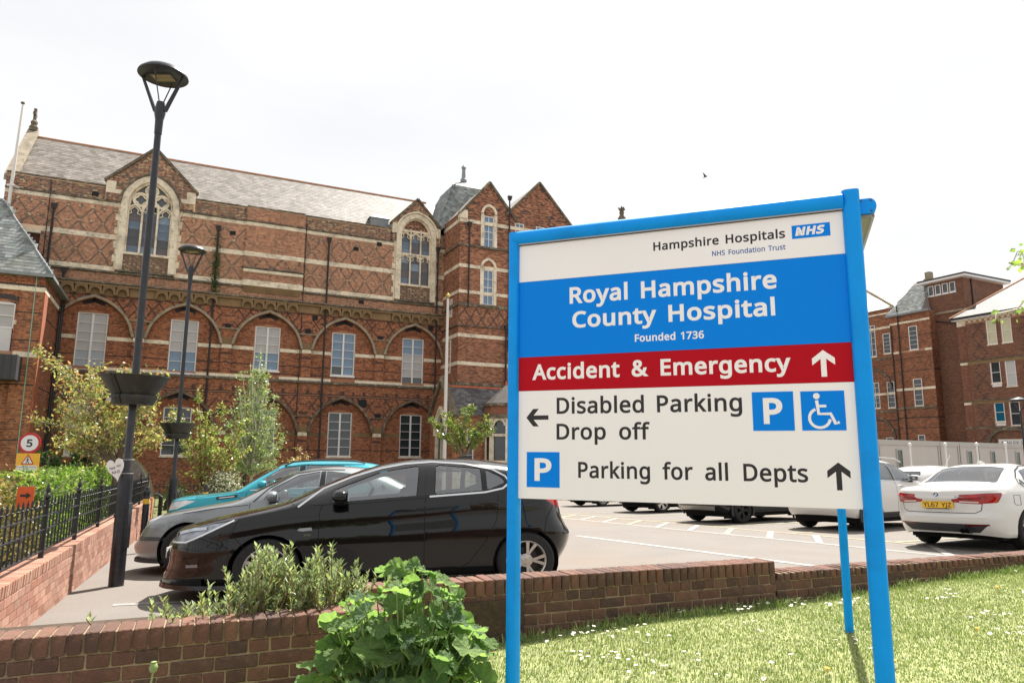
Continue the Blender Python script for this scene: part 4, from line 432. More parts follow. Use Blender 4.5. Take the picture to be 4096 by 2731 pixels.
def arrow(cx, z0, z1, hw, sw, m, left=False):
    h = z1-z0; t = sw*1.0
    P = [(-sw/2, 0), (sw/2, 0), (sw/2, h-.036), (hw, h-.062), (hw, h-.034), (0, h), (-hw, h-.034), (-hw, h-.062), (-sw/2, h-.036)]
    P = [(cx+a, z0+b) for a, b in P] if not left else [(cx+(z1-z0)-b, z0+a) for a, b in P]
    MB().prism(P, .0004, .0012).build('arrow', m, sg)
arrow(1.373, 1.823, 1.933, .043, .021, p_white); arrow(1.403, 1.369, 1.478, .042, .020, ink)
# left arrow, drawn sideways
P = [(-.010, 0), (.010, 0), (.010, .074), (.041, .048), (.041, .076), (0, .110), (-.041, .076), (-.041, .048), (-.010, .074)]
MB().prism([(.181-b, 1.672+a) for a, b in P], .0004, .0012).build('arrow', ink, sg)
rect('parking_symbol', 1.088, 1.250, 1.605, 1.7665, p_blue, .001, .0012); text('P', 1.131, 1.206, 1.633, .108, p_white, .03, y=-.0004, parent=pp_)
rect('parking_symbol', .074, .235, 1.351, 1.512, p_blue, .001, .0012); text('P', .113, .196, 1.380, .104, p_white, .03, y=-.0004, parent=pp_)
rect('wheelchair_symbol', 1.278, 1.442, 1.605, 1.765, p_blue, .001, .0012)
k = MB(); c = (1.338, 1.7445)
k.prism([(c[0]+.0125*math.cos(t), c[1]+.0125*math.sin(t)) for t in np.linspace(0, 2*PI, 20, endpoint=False)], -.0012, -.0004)
k.ribbon([(1.338, 1.727), (1.343, 1.672), (1.3875, 1.672), (1.404, 1.632), (1.418, 1.6385)], .0062, -.0012, -.0004)
k.ribbon([(1.341, 1.7035), (1.373, 1.7035)], .0052, -.00125, -.0004)
k.ribbon([(1.346+.0385*math.cos(t), 1.655+.0385*math.sin(t)) for t in np.linspace(R(112), R(352), 26)], .0055, -.00115, -.0004)
k.build('wheelchair_pictogram', p_white, sg)
# posts, oval extrusions with a shadow line
def oval_post(x, y, z0, z1, rx, ry, name='post', n=20, flat=False):
    k = MB(); P = []
    for i in range(n):
        t = 2*PI*i/n; e = .55
        P.append((x+rx*math.copysign(abs(math.cos(t))**e, math.cos(t)), y+ry*math.copysign(abs(math.sin(t))**e, math.sin(t))))
    k.prism(P, z0, z1, 'xy'); return k.build(name, blue_post, sg, smooth=30)
oval_post(.004, .016, -.1, 2.585, .0265, .040); oval_post(1.516, .016, -.1, 2.600, .0345, .040)
# header tube over the front panel
k = MB(); pts = [(.006, .002, 2.556), (1.487, .002, 2.556)]
k.tube([(.004, .004, 2.556), (1.486, .004, 2.556)], .036, 20); k.build('header_tube', blue_post, sg, smooth=30)
MB().box(.03, 1.482, -.012, .018, 2.519, 2.526).build('header_lip', alu, sg)
MB().box(.02, 1.49, .012, .03, 2.515, 2.548).build('header_channel', alu, sg)
# rear beam and rear leg at a right angle to the front panel
k = MB(); P = [(1.545, 2.500), (1.592, 2.500), (1.604, 2.506), (1.611, 2.519), (1.613, 2.532), (1.611, 2.545), (1.604, 2.558), (1.592, 2.565), (1.545, 2.565)]
k.prism(P, .02, 2.66); k.build('rear_beam', blue_post, sg, smooth=30)
k = MB()
for q in ((1.555, 2.556), (1.592, 2.556), (1.592, 2.510)): k.lathe([(.0045, .0185), (.0045, .0195)], 8, (q[0], 0, q[1]), axis='y')
k.build('screw', mat('screw_dark', srgb(70, 82, 96), .4, metal=.8), sg)
MB().box(1.548, 1.602, .03, 2.63, 2.486, 2.4985).build('beam_soffit', mat('sign_soffit', srgb(150, 142, 124), .8), sg)
k = MB(); k.tube([(1.597, .03, 2.489), (1.597, 2.63, 2.489)], .008, 8); k.build('beam_edge_tube', alu, sg, smooth=True)
k = MB(); k.box(1.505, 1.560, 2.60, 2.665, -.1, 2.50); k.box(1.520, 1.526, 2.597, 2.601, .2, 2.45); k.box(1.538, 1.5435, 2.597, 2.601, .2, 2.45)
k.build('rear_post', blue_post, sg, bevel=.004)
# ------------------------------------------------------------------ brick buildings
stone = mat('limestone', srgb(228, 214, 190), .9, var=.14, vscale=1.6, bump=.3, bscale=14, dirt=[(srgb(120, 104, 82), .55, 1.3), (srgb(96, 86, 72), .5, 7, -.03)])
stone_dk = mat('limestone_weathered', srgb(98, 88, 74), .95, var=.35, vscale=4, bump=.8, bscale=10, dirt=(srgb(178, 164, 138), .55, 3))
stone_tan = mat('bath_stone', srgb(132, 106, 75), .9, var=.2, vscale=1.2, dirt=(srgb(92, 76, 54), .6, 1.0))
stone_grey = mat('hood_stone', srgb(150, 138, 118), .92, var=.25, vscale=2.5, bump=.6, bscale=12, dirt=(srgb(92, 82, 68), .6, 2.2))
bk_attr = mat('facade_brick', attr=True, rough=.9, var=.22, vscale=.55, detail=8, spec=.3, dirt=[(srgb(84, 58, 46), .22, .22), (srgb(96, 70, 56), .16, 1.1)])
m_light = mat('facade_mortar_light', srgb(232, 198, 166), .95, var=.12, vscale=.6); m_dark = mat('facade_mortar_dark', srgb(164, 116, 88), .95, var=.15, vscale=.6)
m_mid = mat('facade_mortar_mid', srgb(172, 132, 104), .95, var=.15, vscale=.6)
white_fr = mat('white_frame', srgb(226, 222, 220), .5); lead = mat('lead', srgb(132, 136, 138), .6, var=.15, vscale=3)
slate_a = mat('slate', attr=True, rough=.62, var=.2, vscale=.8, spec=.3, dirt=[(srgb(96, 88, 66), .35, .9), (srgb(84, 78, 68), .5, 2.6)])
ridge_m = mat('ridge_tile', srgb(178, 128, 96), .85, var=.2, vscale=4); pipe_m = mat('cast_iron_pipe', srgb(40, 34, 34), .6, var=.3, vscale=5)
hole_m = mat('vent_black', srgb(24, 22, 24), .8)
pane_blue = mat('pane_blind', srgb(150, 156, 164), .12, var=.10, vscale=3, spec=.6); pane_grey = mat('pane_blind_grey', srgb(172, 168, 166), .18, var=.08, vscale=3, spec=.5)
pane_dark = mat('pane_dark', srgb(52, 58, 60), .06, var=.35, vscale=1.2, spec=.8); pane_lead = mat('pane_leaded', srgb(70, 70, 78), .16, var=.45, vscale=1.1, spec=.7)
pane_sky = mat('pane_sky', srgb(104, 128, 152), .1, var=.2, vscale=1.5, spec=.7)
UP = np.array([srgb(168, 116, 90), srgb(154, 102, 78), srgb(182, 129, 99), srgb(140, 92, 72), srgb(112, 76, 64)])
LO = np.array([srgb(162, 104, 74), srgb(148, 92, 66), srgb(172, 113, 80), srgb(134, 84, 63), srgb(104, 70, 58)])
BR = np.array([srgb(112, 77, 62), srgb(102, 68, 57), srgb(124, 85, 67), srgb(90, 62, 53)])
DKB = np.array(srgb(44, 40, 44)); CRM = np.array(srgb(188, 174, 136))
def pick(pal, n): return pal[rng.integers(0, len(pal), n)]*rng.uniform(.82, 1.14, (n, 1))
def brickwork(root, w, z0, z1, loc, rz, colfn, rects=(), inside=None, depth=.005, course=.0755, name='brickwork', english=True, step=1.0):
    lo, hi, cx, cz, hd = [], [], [], [], []; k = 0; z = z0
    while z < z1-.02:
        zt = min(z+course-.0135, z1); h = (k % 2 == 1) and english; p = (.1125 if h else .225)*step; off = 0 if h else (-.056 if english else (0 if k % 2 else -p/2))
        a = np.arange(0, w-off+p, p)+off; b = a+p-.012
        a = np.clip(a, 0, w); b = np.clip(b, 0, w); zc = (z+zt)/2
        for (rx0, rx1, rz0, rz1) in rects:
            if rz0 < zc < rz1:
                c = (a+b)/2; keep = ~((c > rx0) & (c < rx1)); a, b = a[keep], b[keep]
                a = np.where((a < rx1) & (b > rx1), rx1, a); b = np.where((b > rx0) & (a < rx0), np.minimum(b, rx0), b)
        keep = (b-a) > .02; a, b = a[keep], b[keep]; c = (a+b)/2
        if inside is not None and len(c): keep = ~inside(c, np.full(len(c), zc)); a, b, c = a[keep], b[keep], c[keep]
        n = len(a)
        if n:
            lo.append(np.stack([a, np.full(n, -depth), np.full(n, z)], 1)); hi.append(np.stack([b, np.zeros(n), np.full(n, zt)], 1)); cx.append(c); cz.append(np.full(n, zc)); hd.append(np.full(n, h))
        z += course; k += 1
    lo, hi, cx, cz, hd = map(np.concatenate, (lo, hi, cx, cz, hd))
    return boxes_np(name, lo, hi, colfn(cx, cz, hd), bk_attr, root, loc, (0, 0, rz))
def wall_panel(root, w, z0, z1, loc, rz, m, rects=(), inside=None, reveal=.14, fine=.09, name='wall', back=None):
    """mortar-coloured wall face with real openings"""
    xs = {0, w}; zs = {z0, z1}
    for r in rects: xs |= {max(0, r[0]), min(w, r[1])}; zs |= {max(z0, r[2]), min(z1, r[3])}
    if inside is not None: xs |= set(np.arange(0, w, fine)); zs |= set(np.arange(z0, z1, fine))
    xs = np.array(sorted(xs)); zs = np.array(sorted(zs)); X, Z = np.meshgrid((xs[:-1]+xs[1:])/2, (zs[:-1]+zs[1:])/2, indexing='ij')
    hole = np.zeros(X.shape, bool)
    for r in rects: hole |= (X > r[0]) & (X < r[1]) & (Z > r[2]) & (Z < r[3])
    if inside is not None: hole |= inside(X.ravel(), Z.ravel()).reshape(X.shape)
    k = MB()
    for i in range(len(xs)-1):
        j = 0
        while j < len(zs)-1:
            if hole[i, j]: j += 1; continue
            j2 = j
            while j2 < len(zs)-1 and not hole[i, j2]: j2 += 1
            k.add([(xs[i], 0, zs[j]), (xs[i+1], 0, zs[j]), (xs[i+1], 0, zs[j2]), (xs[i], 0, zs[j2])], [(0, 1, 2, 3)]); j = j2
    for r in rects:
        a, b, c, d = r; y = reveal
        k.add([(a,0,c),(b,0,c),(b,0,d),(a,0,d),(a,y,c),(b,y,c),(b,y,d),(a,y,d)], [(0,1,5,4),(1,2,6,5),(2,3,7,6),(3,0,4,7)])
    if back: k.box(0, w, back, back+.3, z0, z1)
    return k.build(name, m, root, loc, (0, 0, rz))
def lp(loc, rz, x, y, z):
    c, s = math.cos(rz), math.sin(rz); return (loc[0]+x*c-y*s, loc[1]+x*s+y*c, loc[2]+z)
_pc = {}
def pane_mesh(w, h, m):
    key = (round(w, 3), round(h, 3), m.name)
    if key not in _pc:
        me = bpy.data.meshes.new('pane'); me.from_pydata([(-w/2, 0, -h/2), (w/2, 0, -h/2), (w/2, 0, h/2), (-w/2, 0, h/2), (-w/2, .006, -h/2), (w/2, .006, -h/2), (w/2, .006, h/2), (-w/2, .006, h/2)], [], [tuple(f) for f in BF.tolist()]); me.materials.append(m); _pc[key] = me
    return _pc[key]
def sash(root, cx, z0, z1, w, loc, rz, cols=2, rows=6, panes=None, y=.11, fw=.06, mull=.11, seg=.14, sill=True, mfn=None, bar=.028):
    """timber window: frame with head, sill and separate panes; placed in the frame of a wall face"""
    k = MB(); x0, x1 = cx-w/2, cx+w/2
    k.box(x0, x0+fw, y-.07, y+.05, z0, z1); k.box(x1-fw, x1, y-.07, y+.05, z0, z1); k.box(x0, x1, y-.068, y+.05, z1-fw, z1+.001); k.box(x0, x1, y-.072, y+.05, z0, z0+fw*1.1)
    if seg:
        P = [(x0, z1)]+[(cx+w/2*math.sin(t), z1+seg*(math.cos(t)-math.cos(1.1))/(1-math.cos(1.1))) for t in np.linspace(-1.1, 1.1, 13)]
        P = [(x0+(i/12)*w, z1+seg*math.sin(PI*i/12)) for i in range(13)]
        k.prism([(p[0], p[1]) for p in P][::-1], y-.03, y+.05)
    iw = (w-2*fw-(cols-1)*mull)/cols; ih = (z1-z0-fw*2.1)/rows; bars = []
    for c in range(1, cols): a = x0+fw+c*iw+(c-1)*mull; k.box(a, a+mull, y-.066, y+.04, z0+.02, z1-.02)
    f = None
    for c in range(cols):
        a = x0+fw+c*(iw+mull)
        for r_ in range(1, rows):
            z = z0+fw*1.1+r_*ih; t = bar*(1.5 if r_*2 == rows else 1); k.box(a, a+iw, y-.05, y+.02, z-t/2, z+t/2)
    f = k.build('window', white_fr, root, loc, (0, 0, rz))
    for c in range(cols):
        a = x0+fw+c*(iw+mull)+iw/2
        for r_ in range(rows):
            m = mfn(c, r_) if mfn else pane_dark
            link('pane', pane_mesh(iw, ih-.01, m), f, (a, y, z0+fw*1.1+(r_+.5)*ih))
    if sill: MB().box(x0-.06, x1+.06, -.05, y+.05, z0-.1, z0-.002).build('sill', white_fr if sill == 'w' else stone, f)
    return f
ARX = [0, .45, .75, 1.07, 1.45, 1.7, 1.92, 2.06, 2.12]; ARZ = [2.26, 2.10, 1.965, 1.76, 1.42, 1.10, .69, .25, 0]
def arch4_pts(c, zs, hs, h, n=18):
    kx, kz = hs/2.12, h/2.26; t = np.linspace(0, 1, n+1)
    ang = np.sin(t*PI/2); d = 2.12*(1-ang); z = np.interp(d, ARX, ARZ); d[0] = 2.12; L = [(c-a*kx, zs+b*kz) for a, b in zip(d, z)]
    return L+[(2*c-x, q) for x, q in L[-2::-1]]
def in_arch4(c, zs, hs, h):
    return lambda x, z: (np.abs(x-c) < hs) & (z < zs+np.interp(np.abs(x-c)*2.12/hs, ARX, ARZ)*h/2.26)
def arch_pts(c, zs, hs, h, n=14):
    e = (h*h-hs*hs)/(2*hs); rr = hs+e; a1 = math.atan2(h, -e); L = []
    for i in range(n+1):
        t = PI+(a1-PI)*i/n; L.append((c+e+rr*math.cos(t), zs+rr*math.sin(t)))
    return L+[(2*c-x, z) for x, z in L[-2::-1]]
def in_arch(c, zs, hs, h, zb=-99):
    e = (h*h-hs*hs)/(2*hs); rr = hs+e
    def f(x, z):
        d = np.abs(x-c); return (z > zb) & (d < hs) & ((z < zs) | ((d+e)**2+(z-zs)**2 < rr*rr))
    return f
def slates(root, w, L, pitch, loc, rz, cols, name='slates', sw=.30, ex=.21, clip=None, th=.007):
    """slate rows on a plane that starts at loc, runs along local x and climbs away from the viewer"""
    lo, hi = [], []; n = int(L/ex)+1
    for k in range(n):
        x = np.arange(-(sw/2 if k % 2 else 0), w, sw); a = np.clip(x+.0015, 0, w); b = np.clip(x+sw-.0015, 0, w)
        y0 = k*ex; y1 = min(L, y0+ex*1.7); keep = b-a > .03
        if clip is not None: keep &= clip((a+b)/2, np.full(len(a), y0+ex/2))
        a, b = a[keep], b[keep]; m_ = len(a); j = rng.uniform(-.012, .012, m_)
        lo.append(np.stack([a, y0+j, np.zeros(m_)], 1)); hi.append(np.stack([b, np.full(m_, y1), np.full(m_, th)], 1))
    lo, hi = np.concatenate(lo), np.concatenate(hi); c, s = math.cos(pitch), math.sin(pitch); tl = th*.9
    # each slate tilts a little so that its tail stands proud of the one below
    col = pick(np.array(cols), len(lo))
    o = boxes_np(name, lo, hi, col, slate_a, root, loc, (0, 0, rz), noback=False, xf=lambda V: _tilt(V, lo, ex, th, c, s))
    return o
def _tilt(V, lo, ex, th, c, s):
    y0 = np.repeat(lo[:, 1], 8); d = V[:, 1]-y0; zz = V[:, 2]+.035+th*1.15*(1-d/(ex*1.0))
    return np.stack([V[:, 0], V[:, 1]*c-zz*s, V[:, 1]*s+zz*c], 1)
def strip(root, name, w, z0, z1, y0, y1, m, loc, rz, x0=0, slope=0, bev=.0):
    k = MB()
    if slope: k.add([(x0,y0,z0),(w,y0,z0),(w,y1,z0),(x0,y1,z0),(x0,y0,z1-slope),(w,y0,z1-slope),(w,y1,z1),(x0,y1,z1)], [(0,3,2,1),(4,5,6,7),(0,1,5,4),(1,2,6,5),(2,3,7,6),(3,0,4,7)])
    else: k.box(x0, w, y0, y1, z0, z1)
    return k.build(name, m, root, loc, (0, 0, rz))
def rough_strip(root, name, x0, x1, z0, z1, y0, y1, m, loc, rz, seed=0, amp=.03):
    """weathered moulding with an uneven broken edge"""
    r = random.Random(seed); k = MB(); n = max(2, int((x1-x0)/.16)); P = []
    for i in range(n+1):
        x = lerp(x0, x1, i/n); a = r.uniform(0, amp); b = r.uniform(-amp*.5, amp*.5)
        P += [(x, y1, z0), (x, y0+a, z0+.3*(z1-z0)+b*.3), (x, y0+a+r.uniform(0, amp), z1-.02+b*.5), (x, y1, z1+b*.2)]
    k.add(P, [(4*i+j, 4*i+4+j, 4*i+4+(j+1) % 4, 4*i+(j+1) % 4) for i in range(n) for j in range(4)]+[(0,1,2,3), (4*n+3, 4*n+2, 4*n+1, 4*n)])
    return k.build(name, m, root, loc, (0, 0, rz))
def pipe(root, x, z0, z1, y, loc, rz, r=.06, hopper=True, m=None):
    k = MB(); k.tube([(x, y, z0), (x, y, z1)], r, 8)
    for z in np.arange(z0+1.2, z1, 1.8): k.lathe([(r*1.35, z), (r*1.35, z+.09)], 8, (x, y, 0))
    if hopper: k.add([(x-.1,y-.09,z1),(x+.1,y-.09,z1),(x+.1,y+.06,z1),(x-.1,y+.06,z1),(x-.16,y-.14,z1+.3),(x+.16,y-.14,z1+.3),(x+.16,y+.06,z1+.3),(x-.16,y+.06,z1+.3)], BF.tolist())
    return k.build('downpipe', m or pipe_m, root, loc, (0, 0, rz), smooth=40)
def vent(root, x, z, w, h, y, loc, rz): return MB().box(x-w/2, x+w/2, y-.03, y+.01, z-h/2, z+h/2).build('air_vent', hole_m, root, loc, (0, 0, rz))
# ================================================================== main building
MBD = thing('hospital_building', (PB.x, PB.y, 0), TH, 'long Victorian red brick hospital range with diaper patterns, pointed arches and a slate roof', 'building')
X0, X1 = -6.45, 19.8; FWD = X1-X0; L0 = (X0, 0, 0)
BAY = [-1.57+4.82*i for i in range(5)]; HS = 2.1
YU = -.16; YO = -.24                                   # upper wall plane, arcade plane
def diaper_up(x, z, hd):
    s = x+X0; n = len(s); c = pick(UP, n)
    ph1 = (s-BAY[0])/1.205+(z-13.03)/1.72; ph2 = (s-BAY[0])/1.205-(z-13.03)/1.72
    d1 = np.abs(ph1-np.round(ph1))*1.205; d2 = np.abs(ph2-np.round(ph2))*1.205
    on = ((d1 < .058) | (d2 < .058)); cross = (d1 < .06) & (d2 < .06); mid = (np.abs(d1-.6) < .13) & (np.abs(d2-.6) < .13)
    zone = ((z > 12.2) & (z < 13.84)) | ((z > 14.13) & (z < 15.75))
    zone &= ~((s > 6.3) & (s < 10) & (z > 14.1))
    c[on & zone] = DKB; c[cross & zone] = CRM; q = mid & zone; c[q & (rng.random(n) < .6)] = DKB; c[q & (np.abs(d1-.6) < .05) & (np.abs(d2-.6) < .05)] = CRM
    par = z > 16.1; r = rng.random(n); c[par & (r < .42)] = DKB*1.6; c[par & (r > .9)] = CRM*.8; c[par & (r > .42) & (r < .9)] *= .72
    return c
win_up = [(-.75-X0, 2.45-X0, 12.1, 17.2), (16.0-X0, 19.45-X0, 12.1, 17.2)]
up_rects = [(-.55-X0, 2.25-X0, 12.05, 17.0), (16.35-X0, 18.95-X0, 12.05, 17.0), (-5.6-X0, -4.55-X0, 11.9, 13.9)]
wall_panel(MBD, FWD, 11.1, 17.0, (X0, YU, 0), 0, m_light, up_rects, reveal=.3)
brickwork(MBD, FWD, 11.22, 11.74, (X0, YU, 0), 0, lambda x, z, h: pick(UP, len(x)), [up_rects[2]])
brickwork(MBD, FWD, 12.2, 13.83, (X0, YU, 0), 0, diaper_up, up_rects, english=False, step=.5); brickwork(MBD, FWD, 14.14, 15.84, (X0, YU, 0), 0, diaper_up, up_rects, english=False, step=.5); brickwork(MBD, FWD, 16.2, 16.95, (X0, YU, 0), 0, diaper_up, up_rects)
def band(z0, z1, y, m, gaps=(), name='string_course', x0=0, x1=FWD):
    xs = [x0]+[v for g in gaps for v in g]+[x1]
    for a, b in zip(xs[::2], xs[1::2]):
        if b > a+.01: strip(MBD, name, b, z0, z1, y-.02, y+.1, m, L0, 0, a)
gp_ = [(-.92-X0, 2.6-X0), (16.02-X0, 19.3-X0)]
band(11.92, 12.2, YU, stone, gp_); band(13.84, 14.13, YU, stone, [(-5.75-X0, -4.45-X0)]+gp_); band(15.85, 16.08, YU, stone, gp_)
def moulding(z0, z1, y0, y1, gaps=(), m=stone_dk, seed=0, amp=.04):
    xs = [0]+[v for g in gaps for v in g]+[FWD]
    for i, (a, b) in enumerate(zip(xs[::2], xs[1::2])):
        if b > a+.05: rough_strip(MBD, 'moulding', a, b, z0, z1, y0, y1, m, L0, 0, seed+i, amp)
moulding(16.06, 16.2, YU-.13, YU+.02, gp_, seed=1); moulding(16.95, 17.12, YU-.1, YU+.35, gp_, seed=4); moulding(11.74, 11.93, YU-.17, YU+.02, seed=7); moulding(11.04, 11.22, YU-.38, YU+.02, seed=9)
# proud central strip with the carved stone shelf
a, b = 6.3-X0, 9.98-X0
wall_panel(MBD, b-a, 12.2, 17.15, (X0+a, YU-.1, 0), 0, m_light); brickwork(MBD, b-a, 14.14, 15.84, (X0+a, YU-.1, 0), 0, lambda x, z, h: pick(UP, len(x))); brickwork(MBD, b-a, 16.2, 17.0, (X0+a, YU-.1, 0), 0, lambda x, z, h: pick(UP, len(x))); brickwork(MBD, b-a, 13.12, 13.83, (X0+a, YU-.1, 0), 0, lambda x, z, h: diaper_up(x+a, z, h))
strip(MBD, 'string_course', b-a, 13.84, 14.13, -.12, .02, stone, (X0+a, YU, 0), 0); strip(MBD, 'string_course', b-a, 15.85, 16.08, -.125, .02, stone, (X0+a, YU, 0), 0)
rough_strip(MBD, 'coping', 0, b-a, 17.0, 17.16, YU-.2, YU+.3, stone_dk, (X0+a, 0, 0), 0, 33, .06); rough_strip(MBD, 'moulding', 0, b-a, 16.07, 16.2, YU-.22, YU, stone_dk, (X0+a, 0, 0), 0, 34)
rough_strip(MBD, 'carved_shelf', -.05, b-a+.05, 12.98, 13.12, YU-.34, YU, stone_dk, (X0+a, 0, 0), 0, 35, .05)
strip(MBD, 'shelf_stone', b-a, 12.78, 12.97, -.24, 0, stone, (X0+a, YU, 0), 0); wall_panel(MBD, b-a, 12.25, 12.8, (X0+a, YU-.12, 0), 0, m_light, name='panel_wall'); brickwork(MBD, b-a, 12.28, 12.76, (X0+a, YU-.12, 0), 0, lambda x, z, h: pick(UP, len(x)))
strip(MBD, 'shelf_stone', b-a, 11.9, 12.27, -.21, 0, stone, (X0+a, YU, 0), 0)
MB().add([(0,-.2,11.9),(b-a,-.2,11.9),(b-a,0,11.9),(0,0,11.9),(.15,-.03,11.48),(b-a-.15,-.03,11.48),(b-a-.15,0,11.48),(.15,0,11.48)], BF.tolist()).build('shelf_bracket', stone_tan, MBD, (X0+a, YU-.012, 0))
# dormer-like window bays that break the parapet
def tracery_window(c, w, zsill, zspring, kind, gw, gfoot, gapex):
    hw = w/2; Y = YU
    # gable wall
    P = [(c-gw, gfoot-.55), (c+gw, gfoot-.55), (c+gw, gfoot), (c, gapex), (c-gw, gfoot)]
    h = hw+.28; ar = in_arch(c-X0, zspring, h, 1.9 if kind == 0 else 1.55)
    gable = lambda x, z: (np.abs(x-(c-X0)) > gw*(gapex-z)/(gapex-gfoot)) & (z > gfoot)
    ins = lambda x, z: ar(x, z) | gable(x, z) | (np.abs(x-(c-X0)) > gw)
    def cg(x, z, hd):
        n = len(x); q = pick(UP, n)*.8; r = rng.random(n); q[r < .33] = DKB*1.7; q[r > .88] = CRM*.85; return q
    wall_panel(MBD, FWD, 16.2, gapex, (X0, Y-.1, 0), 0, m_light, inside=ins, fine=.06, name='gable_wall'); brickwork(MBD, FWD, 16.2, gapex, (X0, Y-.1, 0), 0, cg, inside=ins)
    MB().prism([(c-gw, gfoot-.6), (c+gw, gfoot-.6), (c+gw, gfoot), (c, gapex-.03), (c-gw, gfoot)], Y+.25, Y+4.2).build('gable_body', lead, MBD)
    k = MB()
    k.ribbon([(c-gw-.1, gfoot-.13), (c, gapex+.03)], .07, Y-.24, Y+.3); k.ribbon([(c+gw+.1, gfoot-.13), (c, gapex+.035)], .07, Y-.235, Y+.3); k.build('gable_coping', stone_dk, MBD)
    for s_ in (-1, 1): MB().box(min(c+s_*gw, c+s_*(gw-.5)), max(c+s_*gw, c+s_*(gw-.5)), Y-.14, Y+.1, gfoot-.62, gfoot-.12).build('kneeler', stone, MBD); MB().box(min(c+s_*gw, c+s_*(hw+.2)), max(c+s_*gw, c+s_*(hw+.2)), Y-.13, Y+.1, gfoot-.85, gfoot-.6).build('kneeler', stone, MBD)
    # stone jambs with quoins and pointed head
    k = MB(); o = arch_pts(c, zspring, hw+.36, 1.98 if kind == 0 else 1.62, 16); i_ = arch_pts(c, zspring, hw, 1.62 if kind == 0 else 1.3, 16)
    k.ring(o, i_, Y-.17, Y+.28, closed=False); k.build('window_arch', stone, MBD)
    k = MB(); q = arch_pts(c, zspring, hw+.44, 2.06 if kind == 0 else 1.70, 16); k.ribbon(q, .055, Y-.26, Y-.12); k.build('hood_mould', stone_dk if kind == 0 else stone, MBD)
    for s_ in (-1, 1):
        k = MB(); k.box(*sorted((c+s_*hw, c+s_*(hw+.36))), Y-.168, Y+.28, 12.05, zspring)
        for n_, z in enumerate(np.arange(12.1, zspring-.1, .42)): k.box(*sorted((c+s_*(hw+.35), c+s_*(hw+.36+(.22 if n_ % 2 else .1)))), Y-.02, Y+.05, z, z+.4)
        k.build('jamb', stone, MBD)
    MB().box(c-hw-.05, c+hw+.05, Y-.16, Y+.2, zsill-.14, zsill).build('sill', stone, MBD)
    # chequered panel below
    def ch(x, z, hd): n = len(x); u = (np.floor(x/.225)+np.floor(z/.15)) % 2; q = pick(BR, n)*.9; q[u < .5] = DKB*1.4; q[rng.random(n) < .12] = CRM*.8; return q
    wall_panel(MBD, w, 12.05, zsill-.14, (c-hw, Y-.06, 0), 0, m_light, name='chequer_wall'); brickwork(MBD, w, 12.07, zsill-.15, (c-hw, Y-.06, 0), 0, ch)
    rough_strip(MBD, 'moulding', 0, w+.7, 11.9, 12.08, Y-.24, Y, stone_dk, (c-hw-.35, 0, 0), 0, 50+kind, .07)
    # leaded glass: separate lights divided by saddle bars
    f = MB(); b_ = .06; lw = (w-2*b_*1.6)/3; YG = Y+.16
    if kind == 0:
        f.ribbon(arch_pts(c, zspring, hw-.05, 1.55, 16), .07, YG-.16, YG+.05)
        for s_ in (-1, 1): f.box(c+s_*(lw/2+.05)-.055, c+s_*(lw/2+.05)+.055, YG-.15, YG+.05, zsill, zspring+.15); f.box(*sorted((c+s_*(hw-.1), c+s_*hw)), YG-.15, YG+.05, zsill, zspring)
        for j in (-1, 0, 1):
            cx = c+j*(lw+.1); zz = zspring-.55 if j else zspring-.35
            f.ribbon(arch_pts(cx, zz, lw/2+.04, .62, 8), .05, YG-.13, YG+.04)
            f.ribbon([(cx-lw*.46, zz+.02), (cx-lw*.2, zz+.1), (cx-lw*.3, zz+.3), (cx, zz+.52)], .028, YG-.1, YG+.02); f.ribbon([(cx+lw*.46, zz+.02), (cx+lw*.2, zz+.1), (cx+lw*.3, zz+.3), (cx, zz+.52)], .028, YG-.1, YG+.02)
        for cx, cz, r_ in ((c-.56, zspring+.42, .4), (c+.56, zspring+.42, .4), (c, zspring+1.03, .33)):
            f.ribbon([(cx+r_*math.cos(t), cz+r_*math.sin(t)) for t in np.linspace(0, 2*PI, 25)[:-1]], .055, YG-.14, YG+.05, closed=True)
            f.ribbon([(cx+r_*(.62+.2*abs(math.cos(2*t)))*math.cos(t), cz+r_*(.62+.2*abs(math.cos(2*t)))*math.sin(t)) for t in np.linspace(0, 2*PI, 41)[:-1]], .05, YG-.1, YG+.03, closed=True)
        for s_ in (-1, 1): f.ribbon([(c+s_*(lw/2+.05), zspring-.2), (c+s_*.2, zspring+.5), (c+s_*.12, zspring+.9)], .045, YG-.12, YG+.04)
    else:
        zt = zsill+(zspring-zsill)*.62
        for s_ in (-1, 1): f.box(c+s_*(lw/2+.04)-.045, c+s_*(lw/2+.04)+.045, YG-.15, YG+.05, zsill, zspring+.5); f.box(*sorted((c+s_*(hw-.07), c+s_*hw)), YG-.15, YG+.05, zsill, zspring)
        f.box(c-hw, c+hw, YG-.14, YG+.05, zt-.05, zt+.05)
        for zz in (zt-.5, zspring-.25):
            for j in (-1, 0, 1):
                cx = c+j*(lw+.08); f.ribbon(arch_pts(cx, zz, lw/2+.03, .5, 8), .045, YG-.13, YG+.04)
                for q_ in (-1, 1): f.ribbon([(cx+q_*lw*.47, zz+.02), (cx+q_*lw*.2, zz+.1), (cx+q_*lw*.27, zz+.28), (cx, zz+.42)], .026, YG-.1, YG+.02)
        f.ribbon(arch_pts(c, zspring, hw-.04, 1.26, 12), .06, YG-.15, YG+.05)
        f.box(c-hw, c+hw, YG-.12, YG+.05, zspring+.25, zspring+.42)
        MB().prism(arch_pts(c, zspring+.35, hw-.1, .92, 10), YG-.05, YG+.02).build('tympanum', m_mid, MBD)
        brickwork(MBD, w, zspring+.42, zspring+1.25, (c-hw, YG-.05, 0), 0, cg, inside=lambda x, z: ~in_arch(hw, zspring+.35, hw-.1, .9)(x, z))
    f = f.build('traceried_window', stone, MBD); nr = 5
